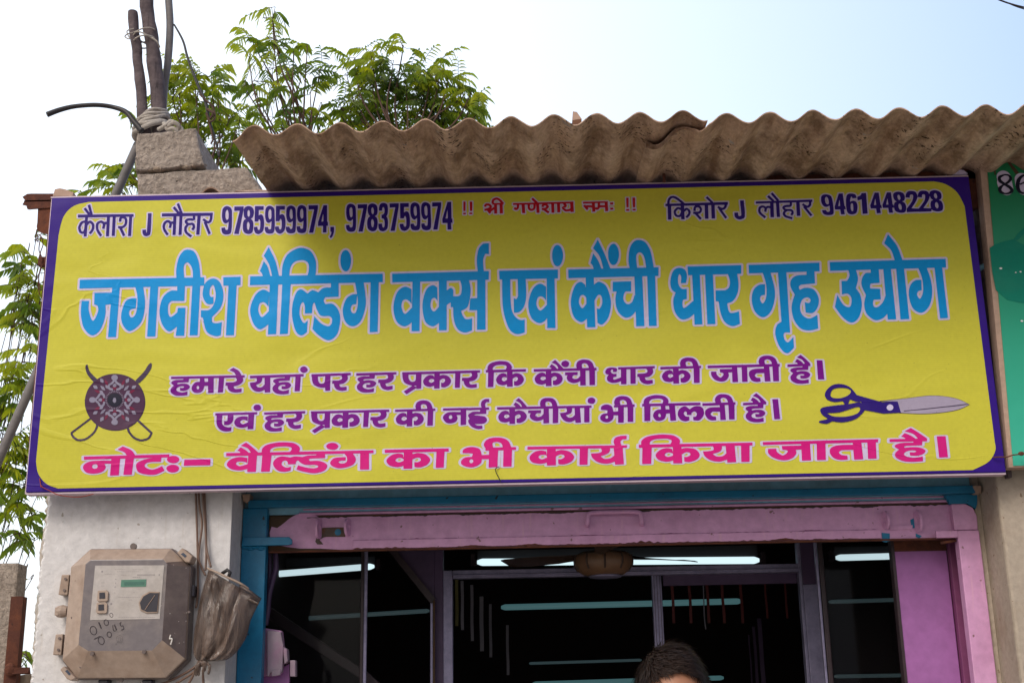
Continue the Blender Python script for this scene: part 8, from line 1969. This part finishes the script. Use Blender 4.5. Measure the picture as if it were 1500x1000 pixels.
k = T / 1.755
pel = jn(0, .0, .93 * k, (.15, .11)); sp1 = jn(0, .0, 1.12 * k, (.135, .10), pel); ch = jn(0, .0, 1.33 * k, (.165, .115), sp1); nk = jn(0, .005, 1.47 * k, (.07, .065), ch); nk2 = jn(0, -.005, 1.56 * k, .055, nk)
for s_ in (-1, 1):
    hp = jn(s_ * .10, 0, .86 * k, .09, pel); kn_ = jn(s_ * .11, -.01, .49 * k, .06, hp); ak = jn(s_ * .12, .02, .09 * k, .042, kn_); ft = jn(s_ * .13, -.09, .045, (.045, .035), ak); jn(s_ * .135, -.16, .03, (.042, .024), ft)
    shd = jn(s_ * .19, .0, 1.405 * k, .062, ch); el = jn(s_ * .235, .03, 1.12 * k, .045, shd); wrist = jn(s_ * .25, -.03, .87 * k, .03, el); pm = jn(s_ * .252, -.045, .80 * k, (.024, .04), wrist)
    for f_, (dy, ln, rr) in enumerate(((-.030, .070, .009), (-.010, .082, .0095), (.012, .076, .009), (.030, .060, .008))):
        a = jn(s_ * .252, -.045 + dy, .755 * k, rr, pm); b = jn(s_ * .246, -.048 + dy, .755 * k - ln * .5, rr, a); jn(s_ * .236, -.052 + dy, .755 * k - ln * .95, rr * .85, b)
    a = jn(s_ * .245, -.088, .81 * k, .011, pm); b = jn(s_ * .238, -.105, .785 * k, .010, a); jn(s_ * .232, -.112, .762 * k, .009, b)
skin_body('body', J, E_, MAT['skin'], pr_)
# clothes follow the body a little outside it
SJ = [(X, Y0, .88 * k, (.172, .13)), (X, Y0, 1.12 * k, (.158, .12)), (X, Y0, 1.33 * k, (.185, .134)), (X, Y0, 1.46 * k, (.085, .08))]
SE = [(0, 1), (1, 2), (2, 3)]
for s_ in (-1, 1):
    b = len(SJ); SJ += [(X + s_ * .19, Y0, 1.405 * k, .082), (X + s_ * .228, Y0 + .022, 1.2 * k, .068), (X + s_ * .236, Y0 + .03, 1.12 * k, .064)]; SE += [(2, b), (b, b + 1), (b + 1, b + 2)]
skin_body('shirt', SJ, SE, MAT['shirt'], pr_)
TJ = [(X, Y0, .95 * k, (.165, .125))]; TE = []
for s_ in (-1, 1):
    b = len(TJ); TJ += [(X + s_ * .10, Y0, .84 * k, .105), (X + s_ * .11, Y0 - .005, .49 * k, .08), (X + s_ * .12, Y0 + .02, .09 * k, .065)]; TE += [(0, b), (b, b + 1), (b + 1, b + 2)]
skin_body('trousers', TJ, TE, MAT['trousers'], pr_)
# head: a shaped egg with brow, sockets, nose, mouth, chin and ears
m = MB(); nU, nV = 40, 30; vs = []; fs = []
g_ = lambda x, s_: math.exp(-(x / s_) ** 2)
for j in range(nV + 1):
    ph = math.pi * j / nV
    for i in range(nU):
        a = 2 * math.pi * i / nU
        x = math.sin(ph) * math.cos(a); y = math.sin(ph) * math.sin(a); z = math.cos(ph)
        wz = 1 - .22 * max(0, -z) ** 1.3
        P = Vector((x * .074 * wz, y * .096 * (1 - .10 * max(0, -z)), z * .116))
        if y < 0:
            fr_ = -y
            P.y -= .026 * g_(x, .13) * g_(z + .22, .17) * fr_           # nose
            P.y -= .012 * g_(x, .10) * g_(z + .33, .09) * fr_
            P.y += .012 * (g_(x - .42, .17) + g_(x + .42, .17)) * g_(z + .02, .12) * fr_   # sockets
            P.y -= .006 * g_(z - .16, .10) * g_(x, .6) * fr_            # brow
            P.y -= .008 * g_(x, .28) * g_(z + .62, .08) * fr_           # lips
            P.y -= .010 * g_(x, .25) * g_(z + .9, .13)                  # chin
        vs.append(hc + P)
for j in range(nV):
    for i in range(nU):
        q_ = (i + 1) % nU; fs.append((j * nU + i, (j + 1) * nU + i, (j + 1) * nU + q_, j * nU + q_))
m.add(vs, fs); hd = m.build('head', MAT['skin'], pr_, smooth=True)
for s_ in (-1, 1):
    m = MB(); m.ellipsoid(hc + Vector((s_ * .076, .008, -.012)), .009, .020, .032, 12, 10); m.build('ear', MAT['skin'], hd, smooth=True)
    m = MB(); m.ellipsoid(hc + Vector((s_ * .031, -.078, -.003)), .013, .011, .009, 12, 8); m.build('eye', MAT['eye'], hd, smooth=True)
    m = MB(); m.ellipsoid(hc + Vector((s_ * .031, -.0885, -.003)), .0055, .002, .0055, 10, 6); m.build('iris', MAT['hair'], hd, smooth=True)
    m = MB(); m.tube(spline([hc + Vector((s_ * .014, -.092, .018)), hc + Vector((s_ * .032, -.092, .025)), hc + Vector((s_ * .050, -.080, .018))]), .0035, 6); m.build('eyebrow', MAT['hair'], hd)
m = MB(); m.tube(spline([hc + Vector((-.024, -.089, -.069)), hc + Vector((-.008, -.099, -.066)), hc + Vector((.008, -.099, -.066)), hc + Vector((.024, -.089, -.069))]), [.002] * 6 + [.0045] * 7 + [.002] * 6, 8); m.build('mouth', MAT['lip'], hd, smooth=True)
# hair: a close cap and many combed strands
m = MB(); vs = []; fs = []; nU, nV = 40, 14
hl = lambda a: 1.02 + .52 * max(0, -math.sin(a)) ** .0 * 0 + (.0 if math.sin(a) < 0 else .62 * math.sin(a)) + .34 * abs(math.cos(a)) ** 2 - (.06 if math.sin(a) < -.5 else 0)
for j in range(nV + 1):
    for i in range(nU):
        a = 2 * math.pi * i / nU; ph = hl(a) * j / nV
        d = Vector((math.sin(ph) * math.cos(a), math.sin(ph) * math.sin(a), math.cos(ph)))
        gr = 1.055 + .03 * noise.noise((d.x * 5, d.y * 5, d.z * 5)) - .05 * (j / nV) ** 6
        vs.append(hc + Vector((d.x * .076 * gr, d.y * .098 * gr, d.z * .116 * (gr - .01))))
for j in range(nV):
    for i in range(nU):
        q_ = (i + 1) % nU; fs.append((j * nU + i, (j + 1) * nU + i, (j + 1) * nU + q_, j * nU + q_))
m.add(vs, fs); hr = m.build('hair', MAT['hair'], pr_, smooth=True)
rng = random.Random(9); m = MB(); vs = []; fs = []
for k_i in range(5200):
    a = rng.uniform(0, 2 * math.pi); u_ = math.sqrt(rng.random()); ph = hl(a) * u_ * 1.0
    d = Vector((math.sin(ph) * math.cos(a), math.sin(ph) * math.sin(a), math.cos(ph)))
    nrm = Vector((d.x / .076, d.y / .098, d.z / .116)).normalized()
    root = hc + Vector((d.x * .076, d.y * .098, d.z * .115)) * 1.03
    kx = 1 / (1 + math.exp(-(d.x + .45) * 6)); comb = Vector((.85 + .3 * noise.noise((d.x * 3, d.y * 3, 1)), -.35 + .6 * noise.noise((d.x * 4, d.y * 4, 7)), -.1)) * kx + Vector((-.15, -.45, -.8)) * (1 - kx)
    comb += Vector((rng.gauss(0, .26), rng.gauss(0, .26), rng.gauss(0, .2)))
    tng = (comb - nrm * comb.dot(nrm)).normalized()
    L = rng.uniform(.022, .046) * (1 - .35 * u_); lift = rng.uniform(.12, .55)
    s = nrm.cross(tng).normalized() * rng.uniform(.0007, .0012)
    n = len(vs); pts = [root]
    for q_ in range(3):
        dirq = (tng + nrm * (lift - .26 * q_)).normalized(); pts.append(pts[-1] + dirq * L / 3)
    for q_, P in enumerate(pts):
        w_ = (1, 1, .75, .15)[q_]; vs += [P - s * w_, P + s * w_]
    for q_ in range(3): fs.append((n + 2 * q_, n + 2 * q_ + 1, n + 2 * q_ + 3, n + 2 * q_ + 2))
m.add(vs, fs); m.build('strands', MAT['hair'], hr)

for o in COL.objects:
    for key in ('_w', '_off'):
        if key in o: del o[key]
